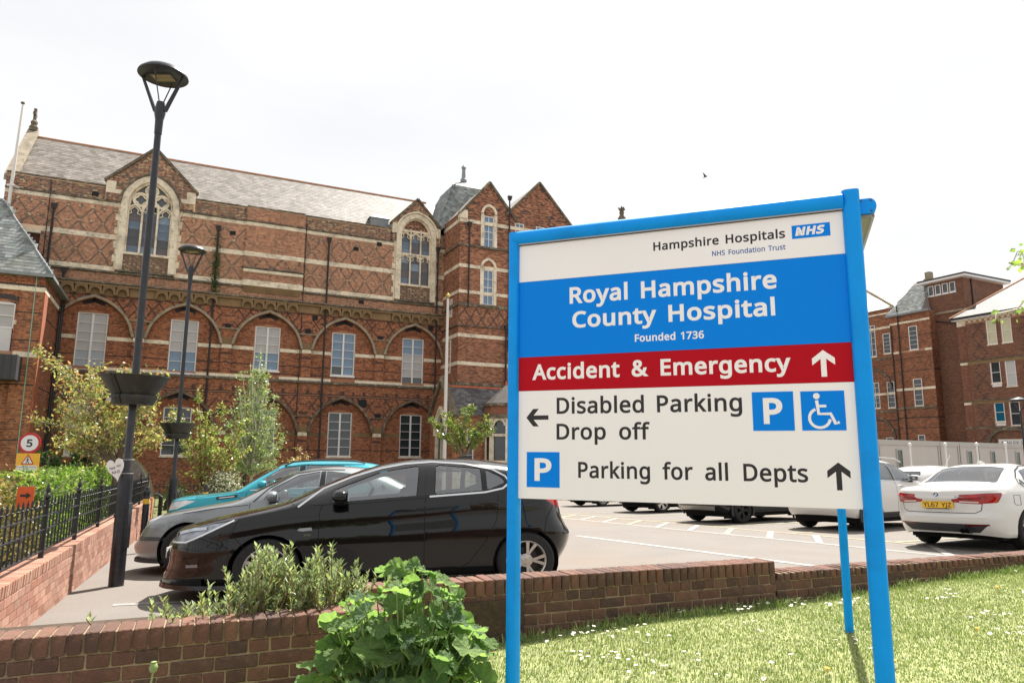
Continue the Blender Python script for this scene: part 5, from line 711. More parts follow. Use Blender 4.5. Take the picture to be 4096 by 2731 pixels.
    r_ = random.Random(3+kind)
    lm = [mat('leaded_%d' % q, cc, .14, var=.35, vscale=2.2, spec=.8) for q, cc in enumerate((srgb(64, 66, 74), srgb(84, 100, 118), srgb(78, 66, 66), srgb(112, 128, 146), srgb(54, 52, 56)))]
    for j in (-1, 0, 1):
        n_ = 7 if kind else 6; zt = zspring+.1
        for q in range(n_):
            z0 = lerp(zsill, zt, q/n_); z1 = lerp(zsill, zt, (q+1)/n_)-.015
            link('leaded_pane', pane_mesh(lw+.02, z1-z0, r_.choice(lm)), f, (c+j*(lw+.09), YG+.02, (z0+z1)/2))
    MB().prism(arch_pts(c, zspring+.1, hw-.02, 1.5 if kind == 0 else 1.2, 12), YG+.03, YG+.05).build('leaded_pane', lm[0], f)
tracery_window(.845, 2.42, 13.17, 16.1, 0, 2.42, 17.5, 19.82); tracery_window(17.64, 2.2, 13.2, 16.75, 1, 1.78, 17.62, 19.45)
# doorway on the stair landing at the left
MB().box(-5.6, -4.55, YU+.25, YU+.3, 11.9, 13.9).build('door', mat('oxblood_door', srgb(92, 50, 40), .7), MBD); strip(MBD, 'lintel', 1.25, 13.7, 13.9, .0, .25, stone, (-5.7, YU, 0), 0)
# arcaded storeys
def storey(zs, z0, zwin0, ztop, pal, mort_, dz, first):
    inns = [in_arch4(c-X0, zs, HS, 2.26) for c in BAY]
    rects = [(c-X0-.77, c-X0+.77, (zw if isinstance(zwin0, (list, tuple)) else zwin0), zs+1.30) for c, zw in zip(BAY, zwin0 if isinstance(zwin0, (list, tuple)) else [zwin0]*5)]
    wall_panel(MBD, FWD, z0, zs+2.32, (X0, 0, 0), 0, mort_, rects, reveal=.16)
    drk = (zs-.55, zs-1.12, zs-1.63)
    def cl(x, z, hd):
        n = len(x); c = pick(LO, n); s = x+X0
        for q in drk[1:] if first else drk[1:2]: c[np.abs(z-q) < .04] = DKB
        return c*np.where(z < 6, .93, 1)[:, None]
    seg = lambda x, z: np.any([(np.abs(x-(c-X0)) < .77) & (z > zs+1.2) & (z < zs+1.30+.15*np.cos((x-(c-X0))/.77*1.57)) for c in BAY], axis=0)
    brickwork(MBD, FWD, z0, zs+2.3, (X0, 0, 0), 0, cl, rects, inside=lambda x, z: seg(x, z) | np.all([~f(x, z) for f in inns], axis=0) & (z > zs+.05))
    notar = lambda x, z: np.any([f(x, z) for f in inns], axis=0)
    # spandrels
    zt = zs+2.36
    wall_panel(MBD, FWD, zs, zt, (X0, YO, 0), 0, mort_, inside=notar, fine=.07, name='spandrel_wall')
    def sp(x, z, hd):
        s = x+X0; n = len(s); c = pick(LO, n)*1.02; p = .74; v = .98; u1 = (s-BAY[0]-.37)/p+(z-zt+.2)/v; u2 = (s-BAY[0]-.37)/p-(z-zt+.2)/v
        d1 = np.abs(u1-np.round(u1))*p; d2 = np.abs(u2-np.round(u2))*p
        on = (d1 < .052) | (d2 < .052); ctr = (np.abs(d1-.37) < .08) & (np.abs(d2-.37) < .08)
        pil = np.any([np.abs(s-q) < .32 for q in PIL], axis=0)
        c[(on | (ctr & (rng.random(n) < .6))) & ~pil] = DKB; c[z > zt-.085] = DKB*1.2
        for q in (zs+.35, zs+1.15, zs+1.22, zs+1.75): c[pil & (np.abs(z-q) < .04)] = DKB
        return c
    brickwork(MBD, FWD, zs, zt, (X0, YO, 0), 0, sp, inside=notar, english=False, step=.5)
    for c in BAY:
        k = MB(); k.ribbon(arch4_pts(c, zs, HS, 2.26, 18), .075, YO-.13, YO+.02); k.build('hood_mould', stone_grey if first else stone_dk, MBD)
        k = MB(); k.ribbon(arch4_pts(c, zs, HS-.055, 2.2, 18), .05, YO-.02, .005); k.build('arch_reveal', mat('arch_brick', srgb(140, 80, 54), .9, var=.2, vscale=8), MBD)
        P = [p for p in arch4_pts(c, zs, HS-.2, 2.03, 18)][9:28]
        lo, hi = [], []
        k = MB()
        for i in range(len(P)-1):
            for t in np.arange(0, 1, .34):
                p = (lerp(P[i][0], P[i+1][0], t), lerp(P[i][1], P[i+1][1], t)); dx, dz_ = P[i+1][0]-P[i][0], P[i+1][1]-P[i][1]; l = math.hypot(dx, dz_); ux, uz = dx/l, dz_/l
                a_, b_ = .032, .105; q = [(p[0]+ux*e1*a_-uz*e2*b_, p[1]+uz*e1*a_+ux*e2*b_) for e1, e2 in ((-1,-1),(1,-1),(1,1),(-1,1))]
                k.prism(q, -.03, -.001)
        o = k.build('dark_voussoirs', mat('engineering_brick', srgb(58, 52, 54), .7, var=.2, vscale=6), MBD); o['kind'] = 'stuff'
        k = MB(); P = [(c-.87+1.74*i/24, zs+1.36+.16*math.sin(PI*i/24)) for i in range(25)]
        for i in range(24): k.prism([(lerp(P[i][0], P[i+1][0], .12), P[i][1]-.05), (lerp(P[i][0], P[i+1][0], .88), P[i+1][1]-.05), (lerp(P[i][0], P[i+1][0], .88), P[i+1][1]+.13), (lerp(P[i][0], P[i+1][0], .12), P[i][1]+.13)], -.022, -.001)
        o = k.build('window_head_bricks', mat('arch_brick', srgb(140, 80, 54), .9, var=.2, vscale=8), MBD); o['kind'] = 'stuff'
        MB().box(c-.1, c+.1, -.03, .02, zs+1.98, zs+2.04).build('air_vent', hole_m, MBD)
    # springing band, pilasters
    for a, b in zip([X0]+[c+.79 for c in BAY], [c-.79 for c in BAY]+[X1]): strip(MBD, 'string_course', b-a, zs-.25, zs-.03, -.025, .05, stone if first else stone_tan, (a, 0, 0), 0)
    for q in PIL:
        wall_panel(MBD, .58, z0, zs, (q-.29, YO, 0), 0, mort_, name='pilaster', back=.02)
        def pc(x, z, hd):
            c = pick(LO, len(x))
            for w_ in (zs-.62, zs-.55, zs-1.15): c[np.abs(z-w_) < .038] = DKB
            return c
        brickwork(MBD, .58, z0, zs-.26, (q-.29, YO, 0), 0, pc)
        strip(MBD, 'impost', .58, zs-.25, zs-.03, -.012, .2, stone, (q-.29, YO, 0), 0)
        MB().add([(-.29,-.012,0),(.29,-.012,0),(.29,.2,0),(-.29,.2,0),(-.34,-.06,.42),(.34,-.06,.42),(.34,.2,.42),(-.34,.2,.42)], BF.tolist()).build('springer', stone_tan, MBD, (q, YO, zs-.029))
        rough_strip(MBD, 'moulding', -.62, .62, zs+.92, zs+1.02, YO-.1, YO, stone_grey if first else stone_dk, (q, 0, 0), 0, int(q*10)+99, .02)
PIL = [c+2.41 for c in BAY]+[BAY[0]-2.41]
storey(8.1, 6.26, [6.13, 6.2, 6.62, 6.55, 6.13], 10.46, LO, m_dark, 0, True)
storey(2.82, -1.6, 1.28, 5.2, LO, m_dark, 0, False)
for i, c in enumerate(BAY):
    zb = [6.13, 6.2, 6.62, 6.55, 6.13][i]
    fn = [lambda c_, r_: pane_blue if r_ < 2 else pane_grey, lambda c_, r_: pane_sky if r_ < 2 else pane_grey, lambda c_, r_: pane_sky if r_ < 2 else pane_grey, lambda c_, r_: (pane_dark if c_ == 0 else pane_sky) if r_ == 0 else pane_sky, lambda c_, r_: pane_dark if r_ == 0 else (pane_grey if r_ < 4 else pane_sky)][i]
    sash(MBD, c, zb, 9.40, 1.53, (0, 0, 0), 0, mfn=fn, rows=6 if i in (0, 4) else 5, sill='w')
    sash(MBD, c, 1.28, 4.12, 1.53, (0, 0, 0), 0, mfn=(lambda c_, r_: pane_dark) if i > 0 else (lambda c_, r_: pane_grey), rows=5)
# floor string with stone band above, corbel table
for a, b in zip([X0]+[c+.79 for c in BAY], [c-.79 for c in BAY]+[X1]): strip(MBD, 'string_course', b-a, 6.08, 6.26, YO-.02, .1, stone, (a, 0, 0), 0)
moulding(5.86, 6.09, YO-.16, .05, seed=21, amp=.05)
wall_panel(MBD, FWD, 5.18, 5.9, (X0, YO, 0), 0, m_dark, name='spandrel_wall'); brickwork(MBD, FWD, 5.2, 5.86, (X0, YO, 0), 0, lambda x, z, h: np.where((z < 5.5)[:, None] & (((x*1.35) % 1 < .2) | (z < 5.27))[:, None], DKB*1.1, pick(LO, len(x))))
strip(MBD, 'corbel_table', FWD, 10.95, 11.05, YO-.25, .1, stone_tan, L0, 0)
k0 = MB(); aw, ah = .235, .3
P = arch_pts(0, 10.56, aw, .27, 8); n = len(P)
outer = [(lerp(-.34, .34, i/(n-1)), 10.97) for i in range(n)]; outer[0] = (-.34, 10.56); outer[-1] = (.34, 10.56)
k0.ring(outer, P, YO-.24, YO-.02, closed=False); k0.box(-.34, -.235, YO-.24, YO-.02, 10.46, 10.56); k0.box(.235, .34, YO-.24, YO-.02, 10.46, 10.56); k0.box(-.34, .34, YO-.019, YO+.03, 10.46, 10.97)
cb = k0.build('corbel_arch', stone_tan, MBD); first_ = True
for c in BAY:
    for j in (-2, -1, 0, 1, 2):
        x = c+j*.69+.0
        if first_: cb.location = (x, 0, 0); first_ = False
        else: o = cb.copy(); COL.objects.link(o); o.location = (x, 0, 0)
for q in PIL: strip(MBD, 'corbel_block', 1.38, 10.46, 10.96, YO-.10, .1, stone_tan, (q-.69, 0, 0), 0)
# roof, gable end, ridge
SL = [srgb(134, 127, 119), srgb(128, 120, 112), srgb(141, 134, 126), srgb(121, 113, 106), srgb(132, 125, 118), srgb(112, 104, 96)]
RP = math.atan2(4.35, 4.3); RL = math.hypot(4.35, 4.3)
slates(MBD, FWD+.1, RL, RP, (X0+.3, .25, 16.75), 0, SL, sw=.34, ex=.235)
MB().add([(X0,.2,16.7),(X1+3,.2,16.7),(X1+3,4.55,21.08),(X0,4.55,21.08),(X0,8.9,16.7),(X1+3,8.9,16.7)], [(0,1,2,3),(3,2,5,4)]).build('roof_deck', lead, MBD)
k = MB()
for i in range(58): k.tube([(X0+.25+i*.45, 4.55, 21.14), (X0+.25+i*.45+.44, 4.55, 21.14)], .1, 8)
o = k.build('ridge_tiles', ridge_m, MBD, smooth=40); o['kind'] = 'stuff'
MB().prism([(0, 16.2), (4.55, 21.3), (9.1, 16.2), (9.1, -1.6), (.0, -1.6)], X0-.02, X0+.32, 'yz').build('gable_end_wall', mat('gable_brick', srgb(150, 92, 66), .9, var=.25, vscale=3), MBD)
k = MB(); k.add([(X0-.14,-.1,16.9),(X0+.42,-.1,16.9),(X0+.42,4.55,21.62),(X0-.14,4.55,21.62),(X0-.14,-.1,16.55),(X0+.42,-.1,16.55),(X0+.42,4.55,21.25),(X0-.14,4.55,21.25)], BF.tolist()); k.add([(X0-.14,9.2,16.9),(X0+.42,9.2,16.9),(X0+.42,4.56,21.62),(X0-.14,4.56,21.62),(X0-.14,9.2,16.55),(X0+.42,9.2,16.55),(X0+.42,4.56,21.25),(X0-.14,4.56,21.25)], BF.tolist()); k.build('gable_coping', stone_grey, MBD)
k = MB(); xx = X0+.14
k.lathe([(.24, 21.5), (.26, 21.75), (.16, 21.9), (.2, 22.1), (.1, 22.25), (.08, 22.55)], 10, (xx, 4.55, 0)); k.box(xx-.08, xx+.08, 4.46, 4.64, 22.4, 23.0); k.box(xx-.075, xx+.075, 4.25, 4.85, 22.55, 22.7)
k.build('cross_finial', stone_dk, MBD)
# small roof lantern
MB().box(14.6, 15.9, .9, 2.2, 17.1, 18.05).build('roof_lantern', lead, MBD); MB().add([(14.5,.8,18.05),(16,.8,18.05),(16,2.3,18.05),(14.5,2.3,18.05),(15.25,1.55,18.6)], [(0,1,4),(1,2,4),(2,3,4),(3,0,4),(3,2,1,0)]).build('lantern_cap', lead, MBD)
MB().box(X0+.3, X1, .4, 8.8, -1.6, 16.6).build('building_core', mat('dark_interior', srgb(60, 48, 42), .95), MBD)
wall_panel(MBD, FWD, 5.85, 6.3, (X0, -.01, 0), 0, m_dark, name='wall')
# pipes and vents
for x, z0, z1, y in ((-4.05, 11.0, 15.2, YU-.1), (-3.2, 6.3, 11.5, YU-.2), (4.7, -1.4, 15.2, YU-.14), (11.55, -1.4, 15.4, YU-.18), (19.25, -1.4, 15.8, YU-.2)): pipe(MBD, x, z0, z1, y, (0, 0, 0), 0)
pipe(MBD, 10.05, -1, 16.5, YU-.12, (0, 0, 0), 0, r=.025, hopper=False); pipe(MBD, -4.3, 11.5, 16.9, YU-.06, (0, 0, 0), 0, r=.02, hopper=False)
for x, z in ((-2.1, 16.45), (5.55, 15.2), (8.2, 15.3), (13.4, 15.25), (15.0, 15.8), (13.9, 11.6), (1.0, 16.0)): vent(MBD, x, z, .34, .26, YU-.01, (0, 0, 0), 0)
for x, z in ((5.66, 9.2), (10.5, 9.3), (15.3, 9.2), (5.66, 3.9), (15.3, 3.95), (10.9, 10.2), (18.9, 10.2)): vent(MBD, x, z, .34, .3, YO-.02, (0, 0, 0), 0)
vent(MBD, 14.25, 4.75, .55, .5, YO-.02, (0, 0, 0), 0)
# ivy on a pipe
def leaf_cloud(name, pts, size, cols, m, parent=None, loc=(0,0,0), rot=(0,0,0), flat=0, aspect=.5, seed=1, kind=None, up=None, fold=.25):
    """folded leaf faces around points; returns one mesh"""
    g = np.random.default_rng(seed); n = len(pts); s = size*g.uniform(.6, 1.25, n)
    d = g.normal(size=(n, 3)); d[:, 2] *= (1-flat); d += np.array(up if up is not None else (0, 0, 0)); d /= np.linalg.norm(d, axis=1)[:, None]
    q = g.normal(size=(n, 3)); q[:, 2] *= .5; e = np.cross(d, q); e /= np.linalg.norm(e, axis=1)[:, None]; nn = np.cross(e, d)
    P = np.asarray(pts); tip = P+d*s[:, None]; m1 = P+d*(s*.45)[:, None]; w_ = (s*aspect*.5)[:, None]
    L_ = m1+e*w_+nn*(w_*fold); R__ = m1-e*w_+nn*(w_*fold); mid = P+d*(s*.5)[:, None]
    V = np.stack([P, L_, tip, R__], 1).reshape(-1, 3); base = np.arange(n)[:, None]*4
    Fq = np.concatenate([base+np.array([[0, 2, 1]]), base+np.array([[0, 3, 2]])], 0)
    c = pick(np.array(cols), n)
    o = mesh_np(name, V, Fq, m, parent, np.repeat(c, 4, axis=0), loc, rot)
    if kind: o['kind'] = kind
    return o
leaf_m = mat('leaf', attr=True, rough=.3, spec=.6, trans=.42); grass_m = mat('grass_blade', attr=True, rough=.5, spec=.3, trans=.18)
pts = np.stack([4.7+rng.normal(0, .13, 500), -.4+rng.normal(0, .08, 500), np.concatenate([rng.normal(13.2, .45, 200), rng.normal(11.75, .3, 160), rng.uniform(11, 15, 140)])], 1)
o = leaf_cloud('creeper_leaves', pts, .12, [srgb(70, 92, 44), srgb(56, 78, 38), srgb(92, 112, 56)], leaf_m, MBD, aspect=.8, kind='stuff')
# ================================================================== tower block right of the range
TW = thing('hospital_tower', (PB.x, PB.y, 0), TH, 'tall twin gabled brick stair tower with stone bands beside the long range', 'building')
TY = -3.17; TX0, TX1 = 19.8, 28.6; TWW = TX1-TX0; Lt = (TX0, TY, 0)
gA, gB = 21.95-TX0, 25.95-TX0
trects = [(gA-.40, gA+.40, 15.72, 18.0), (gA-.42, gA+.42, 11.62, 14.1), (4.2, 4.92, 16.0, 17.85), (5.9, 6.6, 16.0, 17.85), (4.2, 4.95, 12.0, 14.1), (6.0, 6.7, 12, 14.1)]
def gab(x, z):
    a = 18.0+np.maximum(0, 2.45-np.abs(x-gA)*1.13); b = 18.4+np.maximum(0, 2.75-np.abs(x-gB)*1.02); return z > np.maximum(np.where(x < 3.66, a, 0), np.where(x >= 3.66, b, 0))
wall_panel(TW, TWW, 6.0, 21.2, Lt, 0, m_mid, trects, inside=gab, fine=.08, reveal=.14)
def tcol(x, z, h):
    n = len(x); c = pick(UP*.95, n); q = (z > 10.1) & (z < 11.3); u1 = x/.86+(z-10.6)/1.2; u2 = x/.86-(z-10.6)/1.2
    on = (np.abs(u1-np.round(u1)) < .065) | (np.abs(u2-np.round(u2)) < .065); c[q & on] = DKB; r = rng.random(n); c[(z > 15.7) & (r < .18)] = DKB*1.6
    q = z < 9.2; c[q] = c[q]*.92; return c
tz = [(6.2, 7.38), (7.62, 9.28), (9.52, 10.02), (10.1, 11.4), (11.62, 12.3), (12.52, 14.1), (14.34, 15.6), (15.74, 17.3), (17.55, 21.1)]
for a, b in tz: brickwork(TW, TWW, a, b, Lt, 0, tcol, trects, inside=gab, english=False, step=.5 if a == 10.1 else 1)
Ls = (TX0, 0, 0); RZs = -PI/2                       # left return face, local x runs to the front
wall_panel(TW, 3.17, 6.0, 18.0, Ls, RZs, m_mid)
srects = [(1.55, 2.0, 10.9, 12.1), (1.3, 1.9, 7.0, 9.2)]
for a, b in tz[:-1]+[(17.55, 17.95)]: brickwork(TW, 3.17, a, b, Ls, RZs, lambda x, z, h: pick(UP*.95, len(x)), srects)
for r_ in srects: sash(TW, (r_[0]+r_[1])/2, r_[2], r_[3], r_[1]-r_[0], Ls, RZs, 1, 4, seg=0, mfn=lambda c, r: pane_grey, y=.02)
def tband(z0, z1, m, d=.025):
    strip(TW, 'string_course', TWW, z0, z1, -d, .05, m, Lt, 0, -d); strip(TW, 'string_course', 3.17, z0, z1, -d, .05, m, Ls, RZs)
for z0, z1 in ((7.38, 7.62), (9.28, 9.52), (12.3, 12.52), (14.1, 14.34), (17.3, 17.55)): tband(z0, z1, stone)
for z0, z1 in ((10.02, 10.1), (11.4, 11.62), (15.6, 15.74), (6.0, 6.2)): tband(z0, z1, stone_dk, .12)
for c, z0, z1 in ((gA, 15.72, 18.0), (gA, 11.62, 14.1)):
    sash(TW, c, z0, z1, .78, Lt, 0, 2, 4, mfn=lambda a, b: pane_sky, mull=.035, seg=.1, y=.08, sill=False)
    k = MB()
    for s_ in (-1, 1): k.box(*sorted((c+s_*.40, c+s_*.62)), -.06, .1, z0, z1+.1)
    k.ribbon(arch_pts(c, z1+.15, .52, .62, 10), .09, -.1, .05); k.build('window_surround', stone, TW, Lt)
    rough_strip(TW, 'sill', c-.8, c+.8, z0-.18, z0-.02, -.2, .02, stone_dk, Lt, 0, int(z0), .05)
for r_ in trects[2:]: sash(TW, (r_[0]+r_[1])/2, r_[2], r_[3], r_[1]-r_[0], Lt, 0, 2, 3, mfn=lambda a, b: pane_sky, mull=.03, seg=.08, y=.08)
for c, hw, z0, za in ((gA, 2.2, 18.0, 20.5), (gB, 2.72, 18.4, 21.2)):
    k = MB()
    for s_ in (-1, 1): k.ribbon([(c+s_*hw, z0-.12), (c, za)], .075, -.14, .32)
    k.build('gable_coping', stone_dk, TW, Lt)
    MB().add([(c-hw,.3,z0-.1),(c,.3,za-.05),(c+hw,.3,z0-.1),(c-hw,7.5,z0-.1),(c,7.5,za-.05),(c+hw,7.5,z0-.1)], [(0,1,4,3),(1,2,5,4)]).build('roof_slope', mat('slate_plain', srgb(150, 144, 138), .5, var=.2, vscale=2), TW, Lt)
MB().box(-.05, .5, -.12, .3, 17.55, 18.15).build('kneeler', stone, TW, Lt)
for x in (3.7, .65): pipe(TW, x, 8.5 if x > 1 else 11.3, 19.4 if x > 1 else 17.0, -.12, Lt, 0, r=.055)
pipe(TW, 3.5, -1, 10.0, -.14, Lt, 0); MB().box(.3, TWW-.1, .3, 10, -1.6, 17.9).build('building_core', MATS['dark_interior'], TW, Lt)
wall_panel(TW, TWW, -1.6, 6.0, Lt, 0, m_mid); brickwork(TW, TWW, -1.6, 6.0, Lt, 0, lambda x, z, h: pick(LO, len(x)), step=1)
wall_panel(TW, 3.17, -1.6, 6.0, Ls, RZs, m_mid); brickwork(TW, 3.17, -1.6, 6.0, Ls, RZs, lambda x, z, h: pick(LO, len(x)))
# pavilion roof behind with its slender lead vent
SG = [srgb(132, 138, 136), srgb(118, 124, 122), srgb(146, 150, 146), srgb(104, 110, 110)]
pv = (21.6, 2.6)
def pav(cx, cy, z0, z1, z2, w0, w1, root, apex=0):
    P = [(cx-w0, cy-w0, z0), (cx+w0, cy-w0, z0), (cx+w0, cy+w0, z0), (cx-w0, cy+w0, z0), (cx-w1, cy-w1, z1), (cx+w1, cy-w1, z1), (cx+w1, cy+w1, z1), (cx-w1, cy+w1, z1), (cx, cy, z2)]
    MB().add(P, [(0,1,5,4),(1,2,6,5),(2,3,7,6),(3,0,4,7),(4,5,8),(5,6,8),(6,7,8),(7,4,8)]).build('pavilion_roof', lead, root)
    pt = math.atan2(z1-z0, w0-w1); LL = math.hypot(z1-z0, w0-w1)
    for i, (ox, oy, rz_) in enumerate(((cx-w0, cy-w0, 0), (cx-w0, cy+w0, -PI/2))):
        slates(root, 2*w0, LL, pt, (ox, oy, z0+.02), rz_, SG, sw=.28, ex=.2, clip=lambda x, y: (x > y*math.cos(pt)) & (x < 2*w0-y*math.cos(pt)))
    pt2 = math.atan2(z2-z1, w1); LL2 = math.hypot(z2-z1, w1)
    for i, (ox, oy, rz_) in enumerate(((cx-w1, cy-w1, 0), (cx-w1, cy+w1, -PI/2))):
        slates(root, 2*w1, LL2, pt2, (ox, oy, z1+.02), rz_, SL, sw=.28, ex=.2, clip=lambda x, y: (x > y*math.cos(pt2)) & (x < 2*w1-y*math.cos(pt2)))
pav(22.4, 2.9, 17.6, 21.8, 22.75, 3.2, 1.35, TW)
k = MB(); k.lathe([(.26, 22.5), (.27, 22.95), (.17, 23.1), (.14, 23.85), (.18, 23.9), (.2, 24.0), (.05, 24.2)], 8, (22.4, 2.9, 0)); k.build('roof_vent', lead, TW)
# ================================================================== central block, mostly behind the sign
CB = thing('hospital_central_block', (PB.x, PB.y, 0), TH, 'central brick block with a carved gable finial, mostly hidden behind the sign', 'building')
Lc = (28.6, -2.0, 0); CWW = 15.0; cg_ = 5.53
cr_ = [(1.2+i*2.3, 2.3+i*2.3, z, z+2.2) for i in range(6) for z in (1.2, 6.2, 11.2)]
gc = lambda x, z: z > 16.0+np.maximum(0, 4.1-np.abs(x-cg_)*1.0)
wall_panel(CB, CWW, -1.6, 20.5, Lc, 0, m_mid, cr_, inside=gc, fine=.15); brickwork(CB, CWW, -1.6, 20.5, Lc, 0, lambda x, z, h: pick(UP*.92, len(x)), cr_, inside=gc, step=1)
for r_ in cr_: sash(CB, (r_[0]+r_[1])/2, r_[2], r_[3], 1.1, Lc, 0, 2, 4, mfn=lambda a, b: pane_dark, seg=0)
for z in (5.2, 10.2, 15.4): strip(CB, 'string_course', CWW, z, z+.24, -.03, .05, stone, Lc, 0)
k = MB()
for s_ in (-1, 1): k.ribbon([(cg_+s_*4.2, 15.9), (cg_, 20.2)], .1, -.15, .35)
k.build('gable_coping', stone_dk, CB, Lc); MB().add([(0,.3,16),(CWW,.3,16),(CWW,5,19.8),(0,5,19.8),(0,10,16),(CWW,10,16)], [(0,1,2,3),(3,2,5,4)]).build('roof_slope', MATS['slate_plain'], CB, Lc)
MB().box(.1, CWW-.1, .3, 9.8, -1.6, 15.9).build('building_core', MATS['dark_interior'], CB, Lc)
FIN = (PB+AV*33.05-CV*2.4)
k = MB(); FZ = -.75
k.lathe([(.30, 20.4), (.32, 20.7), (.2, 20.85), (.16, 21.3-.3), (.2, 21.45-.3), (.12, 21.6-.3)], 8, (cg_, .1, 0))
for i in range(4):
    a = i*PI/2; k.tube([(cg_, .1, 21.2), (cg_+.13*math.cos(a), .1+.13*math.sin(a), 21.36), (cg_+.28*math.cos(a), .1+.28*math.sin(a), 21.5), (cg_+.33*math.cos(a), .1+.33*math.sin(a), 21.42)], [.08, .09, .07, .03], 6)
k.lathe([(.09, 21.2), (.11, 21.45), (.07, 21.6), (.02, 21.7)], 8, (cg_, .1, 0)); k.build('gable_finial', stone_dk, CB, (Lc[0], Lc[1], -.5))
# ================================================================== entrance porch with bay
PO = thing('entrance_porch', (PB.x, PB.y, 0), TH, 'low brick entrance porch with slate roof, gable and octagonal stone bay', 'building')
PY0, PY1, PX0, PX1 = -3.17, -7.2, 18.0, 26.5; zg = -1.3
Lp = (PX0, PY1, 0)
pr_rects = [(.9, 1.35, .6, 3.0)]
wall_panel(PO, PX1-PX0, zg, 3.8, Lp, 0, m_mid, pr_rects); brickwork(PO, PX1-PX0, zg, 3.75, Lp, 0, lambda x, z, h: pick(LO*1.03, len(x)), pr_rects)
sash(PO, 1.125, .6, 3.0, .45, Lp, 0, 1, 3, seg=0, mfn=lambda a, b: pane_dark)
strip(PO, 'string_course', PX1-PX0, 1.0, 1.16, -.03, .05, stone, Lp, 0); strip(PO, 'plinth', PX1-PX0, zg, .9, -.08, .02, stone, Lp, 0)
gd = PY0-PY1; Lg = (PX0, PY0, 0)
gg = lambda x, z: z > 3.84+np.maximum(0, 2.0-np.abs(x-gd/2)*1.0)+.0
ga = in_arch(gd/2, 2.6, .75, 1.5); gar = lambda x, z: gg(x, z) | (ga(x, z) & (z > 0))
wall_panel(PO, gd, zg, 5.9, Lg, -PI/2, m_mid, inside=gar, fine=.07); brickwork(PO, gd, zg, 5.85, Lg, -PI/2, lambda x, z, h: pick(LO*1.05, len(x)), inside=gar)
k = MB(); k.ribbon(arch_pts(gd/2, 2.6, .78, 1.55, 12), .1, -.1, .1); k.ribbon(arch_pts(gd/2, 2.6, .95, 1.75, 12), .07, -.16, .0); k.box(gd/2-.86, gd/2-.68, -.08, .1, zg, 2.6); k.box(gd/2+.68, gd/2+.86, -.08, .1, zg, 2.6); k.box(gd/2-.05, gd/2+.05, -.02, .12, 0, 3.4); k.ribbon(arch_pts(gd/2-.36, 2.5, .3, .6, 6), .05, -.02, .1); k.ribbon(arch_pts(gd/2+.36, 2.5, .3, .6, 6), .05, -.02, .1)
k.build('gable_window', stone, PO, Lg, (0, 0, -PI/2)); MB().prism(arch_pts(gd/2, 2.6, .75, 1.5, 10)+[(gd/2+.75, 0), (gd/2-.75, 0)], .12, .14).build('pane', pane_dark, PO, Lg, (0, 0, -PI/2))
k = MB()
for s_ in (-1, 1): k.ribbon([(gd/2+s_*(gd/2+.15), 3.72), (gd/2, 6.05)], .1, -.18, .3)
k.lathe([(.2, 5.95), (.22, 6.2), (.12, 6.35)], 8, (gd/2, .06, 0)); k.build('gable_coping', stone_dk, PO, Lg, (0, 0, -PI/2))
pt = math.atan2(1.85, 2.1); SD = [srgb(96, 94, 96), srgb(84, 82, 84), srgb(108, 104, 104), srgb(76, 74, 76)]
slates(PO, PX1-PX0-.3, math.hypot(1.85, 2.1), pt, (PX0+.3, PY1-.1, 3.78), 0, SD, sw=.28, ex=.2)
MB().add([(PX0,PY1,3.75),(PX1,PY1,3.75),(PX1,PY1+2.05,5.62),(PX0,PY1+2.05,5.62),(PX0,PY0,3.75),(PX1,PY0,3.75)], [(0,1,2,3),(3,2,5,4)]).build('roof_deck', lead, PO)
k = MB()
for i in range(18): k.tube([(PX0+.2+i*.45, PY1+2.03, 5.68), (PX0+.64+i*.45, PY1+2.03, 5.68)], .1, 8)
o = k.build('ridge_tiles', mat('ridge_red', srgb(176, 96, 66), .85, var=.2, vscale=4), PO, smooth=40); o['kind'] = 'stuff'
# octagonal bay
bc = (21.3, PY1-.4); oc = [(bc[0]+1.35*math.cos(a), bc[1]+1.35*math.sin(a)) for a in np.arange(PI/8, 2*PI, PI/4)]
def octo(name, r0, z0, z1, m, r1=None):
    o_ = [(bc[0]+r0*math.cos(a), bc[1]+r0*math.sin(a), z0) for a in np.arange(PI/8, 2*PI, PI/4)]; t_ = [(bc[0]+(r1 or r0)*math.cos(a), bc[1]+(r1 or r0)*math.sin(a), z1) for a in np.arange(PI/8, 2*PI, PI/4)]
    return MB().add(o_+t_, [tuple(range(7, -1, -1)), tuple(range(8, 16))]+[(i, (i+1) % 8, (i+1) % 8+8, i+8) for i in range(8)]).build(name, m, PO)
octo('bay_plinth', 1.35, zg, 1.0, stone); octo('bay_sill', 1.42, 1.0, 1.14, stone); octo('bay_core', 1.14, 1.1, 3.7, pane_dark); octo('bay_cornice', 1.45, 3.62, 3.85, stone_dk); octo('bay_parapet', 1.33, 3.85, 4.35, mat('bay_brick', srgb(140, 92, 70), .9, var=.25, vscale=9)); octo('bay_cornice', 1.46, 4.35, 4.52, stone_dk); octo('bay_roof', 1.3, 4.52, 5.7, MATS['slate_plain'], .06)
k = MB(); k.tube([(bc[0], bc[1], 5.65), (bc[0], bc[1], 5.95)], [.1, .04], 8); k.build('bay_finial', MATS['ridge_red'], PO)
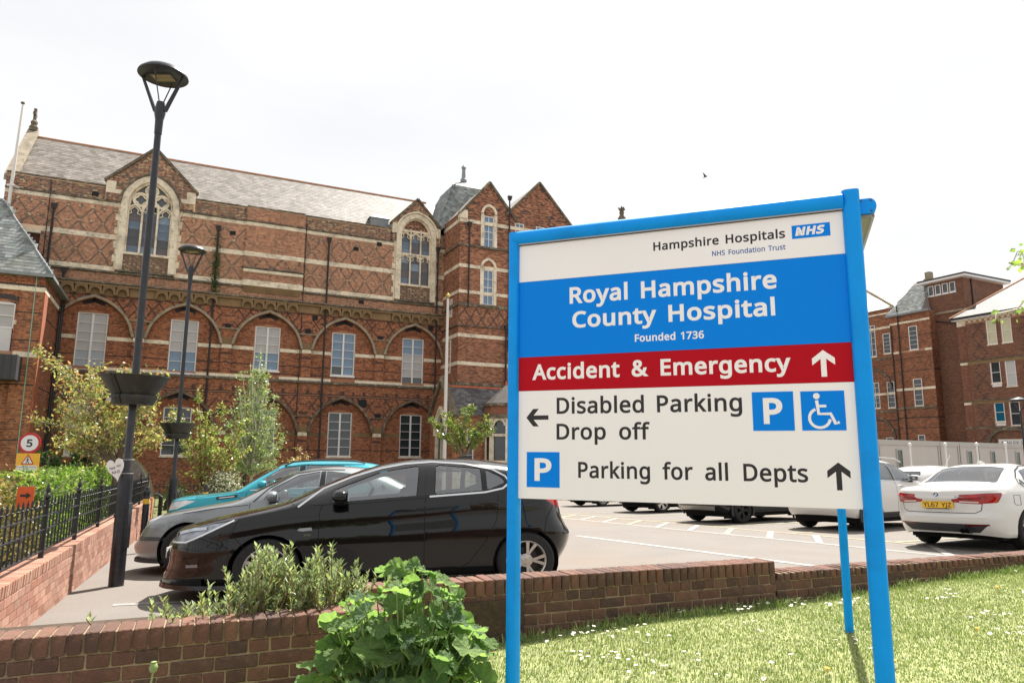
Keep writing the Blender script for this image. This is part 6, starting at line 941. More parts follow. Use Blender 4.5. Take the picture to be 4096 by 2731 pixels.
for i in range(8):
    a = PI/8+i*PI/4; x, y = bc[0]+1.27*math.cos(a), bc[1]+1.27*math.sin(a); MB().cbox((0, 0, 2.4), (.2, .2, 2.5)).build('bay_mullion', stone, PO, (x, y, 0), (0, 0, a))
    a2 = a+PI/8; x, y = bc[0]+1.2*math.cos(a2), bc[1]+1.2*math.sin(a2); k = MB(); k.box(-.5, .5, -.06, .06, 2.55, 2.7); k.ribbon(arch_pts(0, 3.2, .36, .36, 8), .06, -.06, .05); k.box(-.5, .5, -.05, .04, 3.5, 3.64); q_ = k.build('bay_transom', stone, PO, (x, y, 0), (0, 0, a2+PI/2)); q_['kind'] = 'stuff'
# ================================================================== small hipped building at the left edge
LB = thing('hospital_side_block', (PB.x, PB.y, 0), TH, 'small brick block with hipped slate roof at the left edge of the picture', 'building')
LX1 = -3.2; LX0 = -14.0; LY = -6.0; Ll = (LX0, LY, 0); lw = LX1-LX0
def lx(s): return s-LX0
lrects = [(lx(-5.55), lx(-4.28), 6.2, 8.6), (lx(-5.4), lx(-4.5), -.2, 2.1)]
def lcol(x, z, h):
    c = pick(LO*1.04, len(x))
    for q in (8.1, 6.75, 4.6, 2.0): c[np.abs(z-q) < .04] = DKB
    c[(z > 9.42) & (z < 9.56)] = DKB*1.3; return c
wall_panel(LB, lw, -1.6, 10.0, Ll, 0, m_mid, lrects); Lr = (LX1, LY, 0)
for a, b in ((-1.6, 5.95), (6.2, 9.18), (9.4, 9.98)): brickwork(LB, lw, a, b, Ll, 0, lcol, lrects); brickwork(LB, 6, a, b, Lr, PI/2, lcol)
wall_panel(LB, 6, -1.6, 10.0, Lr, PI/2, m_mid)
# pier on the corner stands proud
wall_panel(LB, .95, -1.6, 9.2, (LX1-.95, LY-.09, 0), 0, m_mid, name='corner_pier', back=.01)
for a, b in ((-1.6, 5.95), (6.2, 9.16)): brickwork(LB, .95, a, b, (LX1-.95, LY-.09, 0), 0, lcol)
MB().box(LX1-.96, LX1+.07, LY-.085, LY+.9, -1.6, 9.17).build('corner_pier_core', mat('pier_brick', srgb(152, 88, 60), .9, var=.2, vscale=6), LB)
strip(LB, 'string_course', lw+.06, 9.18, 9.4, -.13, .05, stone, Ll, 0); strip(LB, 'string_course', 6, 9.18, 9.4, -.07, .05, stone, Lr, PI/2)
strip(LB, 'string_course', .97, 5.95, 6.2, -.02, .05, stone, (LX1-.97, LY-.09, 0), 0); strip(LB, 'string_course', lw-.97, 7.5, 7.72, -.02, .04, stone, Ll, 0, lx(-4.28))
k = MB()
for i in range(36): k.box(lx(-3.3)-i*.24, lx(-3.3)-i*.24+.11, -.1, .02, 9.62, 9.72)
o = k.build('dentils', mat('dentil_brick', srgb(158, 92, 62), .9), LB, Ll); o['kind'] = 'stuff'
MB().box(0, lw+.35, -.36, 0, 9.9, 10.06).build('gutter', lead, LB, Ll); MB().box(-.34, 6, -.36, 0, 9.9, 10.06).build('gutter', lead, LB, Lr, (0, 0, PI/2))
sash(LB, -4.915, 7.3, 8.52, 1.27, (0, LY, 0), 0, 1, 2, seg=.12, mfn=lambda a, b: pane_grey, sill=False); MB().box(-5.5, -4.33, .06, .09, 6.2, 7.3).build('blocked_panel', mat('white_board', srgb(206, 202, 200), .7, var=.05, vscale=3), LB, (0, LY, 0))
k = MB()
for i in range(9): a = -5.72+i*.18; k.prism([(a+.01, 8.62+.1*math.sin(PI*(i+.0)/9)), (a+.17, 8.62+.1*math.sin(PI*(i+1)/9)), (a+.17, 8.86+.1*math.sin(PI*(i+1)/9)), (a+.01, 8.86+.1*math.sin(PI*i/9))], -.02, 0)
o = k.build('window_head_bricks', MATS['engineering_brick'], LB, (0, LY, 0)); o['kind'] = 'stuff'
sash(LB, -4.95, -.2, 2.1, .9, (0, LY, 0), 0, 1, 2, seg=0, mfn=lambda a, b: pane_dark)
# hipped roof
rp = R(56); rise = 4.3; run = rise/math.tan(rp); rl = rise/math.sin(rp)
slates(LB, lw+.6, rl, rp, (LX0, LY-.3, 10.03), 0, SG, sw=.3, ex=.22, clip=lambda x, y: x < lw+.3-y*math.cos(rp))
slates(LB, 6.6, rl, rp, (LX1+.3, LY-.3, 10.03), PI/2, SG, sw=.3, ex=.22, clip=lambda x, y: x > y*math.cos(rp))
ex_, ey_ = LX1+.28, LY-.28
MB().add([(LX0,ey_,10.0),(ex_,ey_,10.0),(ex_-run,ey_+run,10.0+rise),(LX0,ey_+run,10.0+rise),(ex_,0,10.0),(ex_-run,0,10.0+rise),(LX0,0,10.0+rise)], [(0,1,2,3),(1,4,5,2),(3,2,5,6)]).build('roof_deck', lead, LB)
k = MB(); k.tube([(ex_+.02, ey_-.02, 10.06), (ex_-run, ey_+run, 10.06+rise)], .06, 8); k.tube([(LX0, ey_+run, 10.06+rise), (ex_-run, ey_+run, 10.06+rise)], .09, 8); k.build('roof_ridge', lead, LB, smooth=True)
k = MB()
k.box(-7.2, -3.75, -1.3, .1, 4.75, 5.9)
for i in range(12): k.box(-7.1+i*.28, -7.06+i*.28, -1.33, -1.28, 4.75, 5.9)
k.build('canopy_fascia', mat('dark_cladding', srgb(58, 58, 62), .6, var=.15, vscale=2), LB, (0, LY, 0))
pipe(LB, 4.9, -1.2, 9.0, -.12, Lr, PI/2); pipe(LB, 5.6, -1.2, 9.3, -.12, Lr, PI/2, r=.09); k = MB(); k.tube([(LX1-.3, LY-.12, -1.2), (LX1-.35, LY-.12, 9.9)], .022, 6); k.build('lightning_tape', mat('verdigris', srgb(140, 178, 160), .7), LB)
MB().box(LX0, LX1-.2, LY+.3, -.05, -1.6, 9.9).build('building_core', MATS['dark_interior'], LB)
# ------------------------------------------------------------------ cars
from mathutils.bvhtree import BVHTree
def pchip(pts):
    x = np.array([p[0] for p in pts], float); y = np.array([p[1] for p in pts], float); h = np.diff(x); d = np.diff(y)/h; m = np.zeros(len(x))
    for i in range(1, len(x)-1):
        m[i] = 0 if d[i-1]*d[i] <= 0 else 3*(h[i-1]+h[i])/((2*h[i]+h[i-1])/d[i-1]+(h[i]+2*h[i-1])/d[i])
    m[0], m[-1] = d[0], d[-1]
    def f(q):
        q = np.clip(q, x[0], x[-1]); k = np.clip(np.searchsorted(x, q)-1, 0, len(h)-1); t = (q-x[k])/h[k]
        return (2*t**3-3*t**2+1)*y[k]+(t**3-2*t**2+t)*h[k]*m[k]+(-2*t**3+3*t**2)*y[k+1]+(t**3-t**2)*h[k]*m[k+1]
    return f
def body_mesh(S, res=1.0):
    top, sh, bot = pchip(S['top']), pchip(S['sh']), pchip(S['bot']); nose, tail = pchip(S['nose']), pchip(S['tail']); wq = pchip(S['wq']); nn = pchip(S['n']); tum = pchip(S['tum']); pl = pchip(S['plan'])
    L, Wd = S['L'], S['W']/2; xn, xt, mn, mt = S['xn'], S['xt'], S['mn'], S['mt']; K1, K2, K3, Mq, NT = int(12*res), int(84*res), int(12*res), int(15*res), int(22*res)
    bm = bmesh.new(); rows = []
    def contour(q):
        x0, x1 = float(nose(q)), L-float(tail(q)); w = Wd*float(wq(q)); P = []
        for i in range(K1): t = R(90)*i/K1; P.append((x0+xn*(1-math.cos(t)**(2/mn)), math.sin(t)**(2/mn)))
        for i in range(K2+1): P.append((lerp(x0+xn, x1-xt, i/K2), 1))
        for i in range(K3-1, -1, -1): t = R(90)*i/K3; P.append((x1-xt*(1-math.cos(t)**(2/mt)), math.sin(t)**(2/mt)))
        return [(x, y*w*float(pl(x))) for x, y in P]
    for j in range(Mq+1):
        q = j/Mq; C_ = contour(q); rows.append([(x, y, float(bot(x)+(sh(x)-bot(x))*q)) for x, y in C_])
    C_ = rows[-1]
    for j in range(1, NT+1):
        th = R(90)*j/NT; r = []
        for x, ys, zs in C_:
            g = max(.0, float(top(x))-zs); n = float(nn(x)); a = max(0, math.cos(th))**(2/n); b = math.sin(th)**(2/n)
            r.append((x, a*max(0, ys-float(tum(x))*g*b), zs+g*b))
        rows.append(r)
    for sgn in (1, -1):
        vv = [[bm.verts.new((x, sgn*y, z)) for x, y, z in r] for r in rows]
        for j in range(len(rows)-1):
            for i in range(len(rows[0])-1):
                try: bm.faces.new((vv[j][i], vv[j][i+1], vv[j+1][i+1], vv[j+1][i]))
                except ValueError: pass
    bmesh.ops.remove_doubles(bm, verts=bm.verts, dist=.0008); bmesh.ops.dissolve_degenerate(bm, dist=.0005, edges=bm.edges)
    bmesh.ops.recalc_face_normals(bm, faces=bm.faces); return bm
PR = {'xz': (0, 2, 1), 'xy': (0, 1, 2), 'yz': (1, 2, 0)}
def carve(bm, poly, proj='xz', pred=lambda c, n: True):
    """cut the outline into the skin and return the faces inside it"""
    a, b, c = PR[proj]; pa = [p[0] for p in poly]; pb = [p[1] for p in poly]; x0, x1, y0, y1 = min(pa), max(pa), min(pb), max(pb)
    def near():
        out = []
        for f in bm.faces:
            u = [v.co[a] for v in f.verts]; w = [v.co[b] for v in f.verts]
            if max(u) >= x0 and min(u) <= x1 and max(w) >= y0 and min(w) <= y1 and pred(f.calc_center_median(), f.normal): out.append(f)
        return out
    F = near()
    for i in range(len(poly)):
        p, q = poly[i], poly[(i+1) % len(poly)]; co = [0, 0, 0]; co[a], co[b] = p; no = [0, 0, 0]; no[a], no[b] = -(q[1]-p[1]), q[0]-p[0]
        if abs(no[a])+abs(no[b]) < 1e-6: continue
        g = list({e for f in F for e in f.edges})+F+list({v for f in F for v in f.verts})
        r = bmesh.ops.bisect_plane(bm, geom=g, plane_co=co, plane_no=no, dist=.0004); F = [e for e in r['geom'] if isinstance(e, bmesh.types.BMFace) and e.is_valid]
    out = []
    for f in F:
        m = f.calc_center_median()
        if pin(poly, np.array([m[a]]), np.array([m[b]]))[0] and pred(m, f.normal): out.append(f)
    return out
def detach(bm, faces, name, m, root, inset=0, smooth=True, keep=False, thick=0):
    nb = bmesh.new(); vm = {}
    for f in faces:
        vs = []
        for v in f.verts:
            if v not in vm: vm[v] = nb.verts.new(v.co-(v.normal*inset))
            vs.append(vm[v])
        try: nb.faces.new(vs)
        except ValueError: pass
    nb.normal_update()
    me = bpy.data.meshes.new(name); nb.to_mesh(me); nb.free(); me.materials.append(m)
    if smooth: smooth_angle(me, 38)
    if not keep: bmesh.ops.delete(bm, geom=faces, context='FACES')
    return link(name, me, root)
def rounded(poly, r=.03, n=4):
    out = []; N_ = len(poly)
    for i in range(N_):
        p0, p1, p2 = Vector(poly[i-1]), Vector(poly[i]), Vector(poly[(i+1) % N_]); a, b = (p0-p1), (p2-p1); d = min(r, a.length*.45, b.length*.45); a, b = p1+a.normalized()*d, p1+b.normalized()*d
        for t in np.linspace(0, 1, n): out.append(tuple(a*(1-t)**2+p1*2*t*(1-t)+b*t*t))
    return out
def on_side(bvh, x, z, s, off=0):
    h, n, i, d = bvh.ray_cast(Vector((x, s*2.5, z)), Vector((0, -s, 0)))
    if h is None: return None, None
    if n.y*s < 0: n = -n
    return h+n*off, n
def strip_on(bvh, pts, w, m, root, s, name, off=.002, step=.05, th=.004):
    P = []
    for (a, b) in zip(pts[:-1], pts[1:]):
        k = max(1, int(math.dist(a, b)/step)); P += [(lerp(a[0], b[0], t/k), lerp(a[1], b[1], t/k)) for t in range(k)]
    P.append(pts[-1]); V = []; F = []
    for i, (x, z) in enumerate(P):
        q = P[min(i+1, len(P)-1)]; o = P[max(i-1, 0)]; dx, dz = q[0]-o[0], q[1]-o[1]; l = math.hypot(dx, dz) or 1; px, pz = -dz/l*w/2, dx/l*w/2
        A, na = on_side(bvh, x+px, z+pz, s, off); B, nb_ = on_side(bvh, x-px, z-pz, s, off)
        if A is None or B is None:
            continue
        V += [A, B, A+na*th, B+nb_*th]
    n = len(V)//4
    if n < 2: return None
    for i in range(n-1): a = 4*i; b = a+4; F += [(a+2, a+3, b+3, b+2), (a, a+2, b+2, b), (a+1, b+1, b+3, a+3)]
    return MB().add(V, F).build(name, m, root, smooth=50)
tyre_m = mat('tyre', srgb(34, 33, 33), .85, var=.15, vscale=20, bump=.3, bscale=60); rim_s = mat('alloy', srgb(186, 180, 172), .32, metal=.75); rim_b = mat('alloy_black', srgb(26, 26, 28), .4, metal=.3); rim_d = mat('alloy_dark', srgb(84, 82, 80), .4, metal=.8)
trim_b = mat('trim_black', srgb(20, 20, 21), .5); plastic = mat('plastic_grey', srgb(48, 48, 50), .7, var=.08, vscale=8); chrome = mat('chrome', srgb(210, 210, 210), .12, metal=1); inner = mat('car_interior', srgb(36, 34, 33), .85); gloss_b = mat('gloss_black', srgb(14, 14, 16), .12, spec=.6)
liner = mat('arch_liner', srgb(12, 12, 12), .95); lensc = mat('lamp_lens', srgb(176, 182, 190), .08, metal=.35, spec=.8, var=.3, vscale=9); lensr = mat('tail_lens', srgb(150, 12, 18), .1, var=.35, vscale=12, spec=.7); lensr2 = mat('tail_lens_dark', srgb(92, 8, 12), .12, spec=.7)
lensw = mat('reverse_lens', srgb(214, 190, 184), .15); seatm = mat('car_seat', srgb(44, 42, 42), .9); cglass = glass('car_glass', (.74, .80, .78), 1.0); cglass_d = glass('car_glass_dark', (.10, .12, .12), 1.2)
def paint(name, c, metal=.0, rough=.28): return mat(name, c, rough, metal=metal, coat=1.0, spec=.12)
_wh = {}
def wheel(root, x, y, z, r, w, style, rim_m, side, steer=0):
    key = (round(r, 3), style, rim_m.name)
    if key not in _wh:
        k = MB(); rr = r*.69
        k.lathe([(rr, -w*.40), (rr+.012, -w*.5), (r*.90, -w*.52), (r*.975, -w*.42), (r, -w*.30), (r, w*.30), (r*.975, w*.42), (r*.90, w*.52), (rr+.012, w*.5), (rr, w*.40)], 48, axis='y', cap=False)
        t = k.build('wheel', tyre_m, None, smooth=40); tm = t.data; bpy.data.objects.remove(t)
        k = MB(); k.lathe([(rr*1.01, -w*.46), (rr*.985, -w*.47), (rr*.93, -w*.42), (rr*.92, w*.4)], 40, axis='y', cap=False)
        k.lathe([(.028, -w*.42), (.034, -w*.415), (.05, -w*.38), (.075, -w*.36), (.078, -w*.30)], 20, axis='y')
        ns = style[1]
        for i in range(ns):
            a = 2*PI*i/ns
            for da in (style[2], -style[2]) if style[2] else (0,):
                wi, wo = style[3], style[4]; P = []
                for rad, hw, yy, sw in ((.06, wi, -w*.37, .3), (rr*.55, (wi+wo)/2*.9, -w*.40, .75), (rr*.955, wo, -w*.45, 1.15)):
                    c_, s_ = math.cos(a+da*sw), math.sin(a+da*sw); P.append([(c_*rad-s_*e*hw, yy+dp, s_*rad+c_*e*hw) for e, dp in ((-1, 0), (1, 0), (1, .03), (-1, .03))])
                V = [p for q in P for p in q]; k.add(V, [(4*q+i2, 4*q+(i2+1) % 4, 4*q+4+(i2+1) % 4, 4*q+4+i2) for q in range(2) for i2 in range(4)])
        for i in range(5): a = 2*PI*(i+.5)/5; k.lathe([(.009, -w*.375), (.009, -w*.36)], 6, (.055*math.cos(a), -.006, .055*math.sin(a)), axis='y')
        t = k.build('rim', rim_m, None, smooth=35); rm_ = t.data; bpy.data.objects.remove(t)
        k = MB(); k.lathe([(rr*.93, w*.1), (.02, w*.1)], 24, axis='y', cap=False); k.lathe([(rr*.66, -w*.12), (rr*.66, -w*.02), (.03, -w*.02)], 24, axis='y'); t = k.build('brake_disc', mat('brake', srgb(58, 54, 52), .5, metal=.6), None, smooth=35); bd = t.data; bpy.data.objects.remove(t)
        _wh[key] = (tm, rm_, bd)
    tm, rm_, bd = _wh[key]
    o = link('wheel', tm, root, (x, y, z), (0, 0, (PI if side > 0 else 0)+steer)); link('rim', rm_, o); link('brake_disc', bd, o); return o
def make_car(S, name, loc, rz, label, scale=(1, 1, 1)):
    root = thing(name, loc, rz, label, 'car'); root.scale = scale
    # pitch the car with the slope of the ground
    L, W2 = S['L'], S['W']/2; res = S.get('res', .6); bm = body_mesh(S, res); pm = S['paint']; gm = S.get('glass', cglass)
    bvh = BVHTree.FromBMesh(bm); lat = lambda s: (lambda c, n: c.y*s > .12 and abs(n.y) > .25)
    # wheel arches
    for xa in S['axles']:
        for s in (1, -1):
            ra = S['r']*1.13; P = [(xa+ra*math.cos(t), S['r']+ra*math.sin(t)) for t in np.linspace(-.75, PI+.75, 26)]
            f = carve(bm, P, 'xz', lambda c, n: c.y*s > W2*.55)
            bmesh.ops.delete(bm, geom=f, context='FACES')
            k = MB(); n = 20; V = []
            for i in range(n+1):
                t = lerp(-.6, PI+.6, i/n); x, z = xa+ra*1.01*math.cos(t), S['r']+ra*1.01*math.sin(t); V += [(x, s*(W2*.965-.012), z), (x, s*(W2-.34), z)]
            k.add(V, [(2*i, 2*i+1, 2*i+3, 2*i+2) for i in range(n)]); k.add([(xa-ra*1.05, s*(W2-.34), .12), (xa+ra*1.05, s*(W2-.34), .12), (xa+ra*1.05, s*(W2-.34), S['r']+ra), (xa-ra*1.05, s*(W2-.34), S['r']+ra)], [(0, 1, 2, 3)]); k.build('wheel_arch', liner, root, smooth=40)
            if S.get('clad'):
                k = MB(); V = []
                for i in range(n+1):
                    t = lerp(-.35, PI+.35, i/n)
                    for rr_, yy in ((ra*.99, W2*.975-.0), (ra*.99, W2*.985+.012), (ra*1.13, W2*.985+.010), (ra*1.15, W2*.97)): V.append((xa+rr_*math.cos(t), s*yy, S['r']+rr_*math.sin(t)))
                k.add(V, [(4*i+j, 4*i+4+j, 4*i+5+j, 4*i+1+j) for i in range(n) for j in range(3)]); k.build('arch_cladding', plastic, root, smooth=40)
    # front, rear and roof glass
    for key, nm in (('wind', 'windscreen'), ('rear', 'rear_window')):
        if key in S:
            P, proj, lim = S[key]; f = carve(bm, rounded(P, .05), proj, lambda c, n: n.z > .05 and c.z > lim and abs(n.y) < .62)
            if f: detach(bm, f, nm, gm, root, .004)
    # side windows with rubber seals
    for s in (1, -1):
        for P in S['win']:
            Pr_ = rounded(P, .035); f = carve(bm, Pr_, 'xz', lat(s))
            if f: detach(bm, f, 'side_window', gm, root, .006)
        for P in S.get('pillars', ()):
            f = carve(bm, P, 'xz', lat(s))
            if f: detach(bm, f, 'pillar_trim', gloss_b, root, .0)
        for key, nm, m_ in S.get('side_lamps', ()):
            f = carve(bm, rounded(key, .02, 3), 'xz', lambda c, n: c.y*s > .3 and (n.x*S_sign(nm) > -.2 if True else True))
            if f: detach(bm, f, nm, m_, root, .003)
        for P, nm, m_ in S.get('panels', ()):
            f = carve(bm, P, 'xz', lat(s))
            if f: detach(bm, f, nm, m_, root, 0)
    for P, nm, m_, sg_ in S.get('ends', ()):
        f = carve(bm, P, 'yz', lambda c, n: n.x*sg_ > .25)
        if f: detach(bm, f, nm, m_, root, .004)
    for P, nm, sd_ in S.get('doors', ()):
        for s in (1, -1):
            f = carve(bm, P, 'xz', lat(s))
            if f: detach(bm, f, 'door', pm, root, 0)
    me = bpy.data.meshes.new('body'); bm.to_mesh(me); bm.free(); me.materials.append(pm); smooth_angle(me, 40); link('body', me, root)
    # floor and cabin
    k = MB(); k.box(.6, L-.5, -W2+.16, W2-.16, .17, .30); k.build('underbody', liner, root)
    bx = S['belt']; a, b = S['cabin']
    k = MB(); k.box(a, b, -W2+.12, W2-.12, .3, bx-.35); k.build('cabin_floor', inner, root)
    k = MB(); k.add([(a-.15, -W2+.12, bx-.35), (a+.42, -W2+.12, bx-.4), (a+.42, -W2+.12, bx-.09), (a-.15, -W2+.12, bx-.03), (a-.15, W2-.12, bx-.35), (a+.42, W2-.12, bx-.4), (a+.42, W2-.12, bx-.09), (a-.15, W2-.12, bx-.03)], [(0,1,2,3),(7,6,5,4),(0,4,5,1),(1,5,6,2),(2,6,7,3),(3,7,4,0)]); k.build('dashboard', inner, root)
    for sx in S['seats']:
        for sy in (-.37, .37):
            k = MB(); k.add([(sx, sy-.24, bx-.5), (sx+.14, sy-.24, bx-.5), (sx+.34, sy-.19, bx+.12), (sx+.22, sy-.19, bx+.14), (sx, sy+.24, bx-.5), (sx+.14, sy+.24, bx-.5), (sx+.34, sy+.19, bx+.12), (sx+.22, sy+.19, bx+.14)], [(0,1,2,3),(7,6,5,4),(0,4,5,1),(1,5,6,2),(2,6,7,3),(3,7,4,0)]); k.cbox((sx+.31, sy, bx+.24), (.09, .24, .17)); k.build('seat', seatm, root, bevel=.03)
    k = MB(); c0 = Vector((a+.62, .37, bx-.06)); k.tube([c0+Vector((.08*math.sin(t), .185*math.cos(t), .17*math.sin(t))) for t in np.linspace(0, 2*PI, 25)], .015, 6, cap=False); k.tube([c0, c0+Vector((-.2, 0, -.06))], .03, 6); k.tube([c0+Vector((0, -.18, 0)), c0, c0+Vector((0, .18, 0))], .016, 6); k.build('steering_wheel', inner, root, smooth=True)
    for xa in S['axles']:
        for s in (1, -1): wheel(root, xa, s*(W2-S['tw']/2-.012), S['r'], S['r'], S['tw'], S['wheel'][0], S['wheel'][1], s)
    # lines, handles, mirrors
    for s in (1, -1):
        for pts in S.get('gaps', ()): strip_on(bvh, pts, .007, liner, root, s, 'panel_gap', .0006, th=.0012)
        for pts, w_, m_, nm in S.get('trims', ()): strip_on(bvh, pts, w_, m_, root, s, nm, .001, th=.004)
        for hx, hz in S.get('handles', ()):
            p, n = on_side(bvh, hx, hz, s, 0)
            if p is None: continue
            k = MB(); k.tube([p+Vector((-.10, 0, 0)), p+n*.028+Vector((-.07, 0, .002)), p+n*.034+Vector((0, 0, .004)), p+n*.028+Vector((.07, 0, .002)), p+Vector((.105, 0, 0))], [.010, .015, .016, .015, .010], 8); k.build('door_handle', S.get('handle_m', pm), root, smooth=True)
            k = MB(); q = p+n*.0015; k.lathe([(.001, 0), (.05, 0)], 14, cap=False)
            V = [(q.x+.07*math.cos(t), q.y, q.z+.026*math.sin(t)-.002) for t in np.linspace(0, 2*PI, 16)[:-1]]; MB().add(V, [tuple(range(15))]).build('handle_recess', liner, root)
        if 'mirror' in S:
            mx_, mz_ = S['mirror']; yb = W2*S.get('mw', .93); k = MB(); r_ = bmesh.new(); bmesh.ops.create_uvsphere(r_, u_segments=20, v_segments=12, radius=1)
            for v in r_.verts:
                x, y, z = v.co; e = .62; f_ = lambda t, p_: math.copysign(abs(t)**p_, t)
                v.co = (mx_+.085*f_(x, .9)+.02*y*s*0, s*(yb+.135)+.125*f_(y, .75), mz_+.075*f_(z, .8)*(1-.18*y*s))
            m2 = bpy.data.meshes.new('door_mirror'); r_.to_mesh(m2); r_.free(); m2.materials.append(S.get('mirror_m', pm)); smooth_angle(m2, 60); mo = link('door_mirror', m2, root)
            MB().add([(mx_-.05, s*(yb-.03), mz_-.13), (mx_+.05, s*(yb-.03), mz_-.13), (mx_+.04, s*(yb+.1), mz_-.05), (mx_-.04, s*(yb+.1), mz_-.05), (mx_-.05, s*(yb-.03), mz_-.08), (mx_+.05, s*(yb-.03), mz_-.08), (mx_+.04, s*(yb+.1), mz_-.02), (mx_-.04, s*(yb+.1), mz_-.02)], BF.tolist()).build('mirror_arm', trim_b, mo)
            MB().box(mx_+.072, mx_+.082, s*(yb+.135)-.1, s*(yb+.135)+.1, mz_-.05, mz_+.05).build('mirror_glass', mat('mirror_glass', srgb(150, 160, 165), .05, metal=.9), mo)
    root['_bvh'] = 0; del root['_bvh']
    return root, bvh
def S_sign(nm): return -1 if 'head' in nm else 1
def slope_car(root):
    """lay the car on the sloping ground: tilt about its own axes"""
    x, y, _ = root.location; rz = root.rotation_euler.z; n = Vector((-.0363*.4387, .0363*.8987, 1)).normalized()
    q = Vector((0, 0, 1)).rotation_difference(n); root.rotation_mode = 'QUATERNION'; root.rotation_quaternion = q @ Matrix.Rotation(rz, 3, 'Z').to_quaternion()
# ---- black hatchback nearest the camera
blk = paint('paint_black', srgb(4, 4, 6), .0, .2); blk.node_tree.nodes['Principled BSDF'].inputs['Coat IOR'].default_value = 1.42; blk.node_tree.nodes['Principled BSDF'].inputs['Coat Roughness'].default_value = .015
HATCH = dict(L=4.40, W=1.80, res=1.0, paint=blk,
  top=[(0, .60), (.16, .745), (.45, .845), (.85, .945), (1.20, 1.035), (1.55, 1.20), (1.95, 1.375), (2.3, 1.478), (2.7, 1.528), (3.1, 1.53), (3.5, 1.49), (3.86, 1.425), (4.02, 1.34), (4.18, 1.12), (4.27, 1.0), (4.40, .9)],
  sh=[(0, .585), (.2, .69), (.55, .79), (1.0, .885), (1.3, .935), (2.0, .985), (2.7, 1.045), (3.3, 1.095), (3.8, 1.09), (4.15, 1.02), (4.40, .90)],
  bot=[(0, .17), (.3, .16), (.7, .16), (1.5, .20), (3.2, .21), (3.9, .25), (4.40, .33)],
  nose=[(0, .03), (.12, .0), (.3, .03), (.5, .05), (.7, .045), (.86, .07), (1, .10)], tail=[(0, .12), (.2, .04), (.45, .0), (.62, .06), (.8, .11), (1, .13)],
  wq=[(0, .945), (.10, .97), (.30, .985), (.55, 1.0), (.74, .985), (.86, .992), (.95, .97), (1, .945)], n=[(0, 2.3), (1.1, 2.4), (1.7, 3.2), (2.3, 4.2), (3.4, 4.4), (4.0, 3.4), (4.4, 2.5)], tum=[(0, .3), (1.2, .3), (1.8, .42), (3.4, .42), (4.4, .3)],
  plan=[(0, .93), (.7, .985), (1.6, 1), (3.4, 1), (4.0, .975), (4.4, .93)], xn=.85, xt=.62, mn=2.5, mt=2.9, axles=(1.085, 3.745), r=.322, tw=.22, belt=1.04, cabin=(1.45, 3.9), seats=(2.28, 3.15),
  wheel=(('v', 5, .20, .013, .019), rim_s), wind=([(1.24, -.68), (1.98, -.52), (1.98, .52), (1.24, .68)], 'xy', .9), rear=([(-.5, 1.10), (.5, 1.10), (.46, 1.36), (-.46, 1.36)], 'yz', 1.05),
  win=[[(1.70, 1.022), (2.56, 1.085), (2.60, 1.432), (2.20, 1.362), (1.72, 1.165)], [(2.76, 1.098), (3.27, 1.135), (3.27, 1.398), (2.79, 1.445)], [(3.33, 1.14), (3.53, 1.225), (3.50, 1.29), (3.33, 1.385)]],
  pillars=[[(2.575, 1.085), (2.645, 1.09), (2.675, 1.44), (2.615, 1.432)], [(2.655, 1.09), (2.745, 1.095), (2.775, 1.444), (2.685, 1.44)], [(1.47, 1.005), (1.675, 1.018), (1.695, 1.15)]],
  side_lamps=[([(.06, .585), (.30, .60), (.46, .68), (.80, .855), (.52, .805), (.22, .725)], 'headlight', mat('headlamp_dark', srgb(128, 134, 144), .08, metal=0, spec=.9, var=.7, vscale=11)), ([(3.96, 1.035), (4.12, 1.03), (4.30, 1.0), (4.36, .90), (4.24, .885), (4.10, .95)], 'taillight', lensr)],
  doors=[([(1.575, .97), (1.575, .40), (1.63, .25), (2.64, .25), (2.64, .97)], 'door', 1), ([(2.65, .97), (2.65, .25), (3.02, .26), (3.19, .40), (3.33, .62), (3.40, .80), (3.40, .97)], 'door', 1)],
  gaps=[[(1.60, 1.0), (1.575, .90), (1.578, .40), (1.62, .25), (2.64, .245)], [(2.66, 1.08), (2.645, .95), (2.645, .25), (3.0, .255), (3.12, .32), (3.30, .56), (3.42, .80), (3.44, 1.08)], [(.84, .872), (1.10, .925), (1.36, .968)], [(.80, .86), (.74, .70), (.90, .52)], [(4.08, .94), (3.98, .78), (3.95, .62)], [(.44, .66), (.72, .56)]],
  trims=[([(1.36, .975), (1.60, 1.172), (1.90, 1.305), (2.2, 1.402), (2.45, 1.452), (2.75, 1.475), (3.1, 1.45), (3.4, 1.385), (3.54, 1.30), (3.585, 1.225), (3.50, 1.155), (3.3, 1.112), (2.7, 1.07)], .02, chrome, 'chrome_trim'), ([(1.50, 1.0), (2.0, 1.012), (2.6, 1.062), (2.7, 1.07)], .012, trim_b, 'window_seal')],
  handles=[(2.44, .925), (3.34, .985)], mirror=(1.78, 1.09), mw=.915)
car1, bv1 = make_car(HATCH, 'parked_car', (-3.877, 8.224, 0), R(13), 'black hatchback parked nearest the camera, in front of the grey and turquoise cars', (1.06, 1.0, .965))
car1.location.z = gz(-1.9, 8.7)+.012; slope_car(car1); c1p = car1
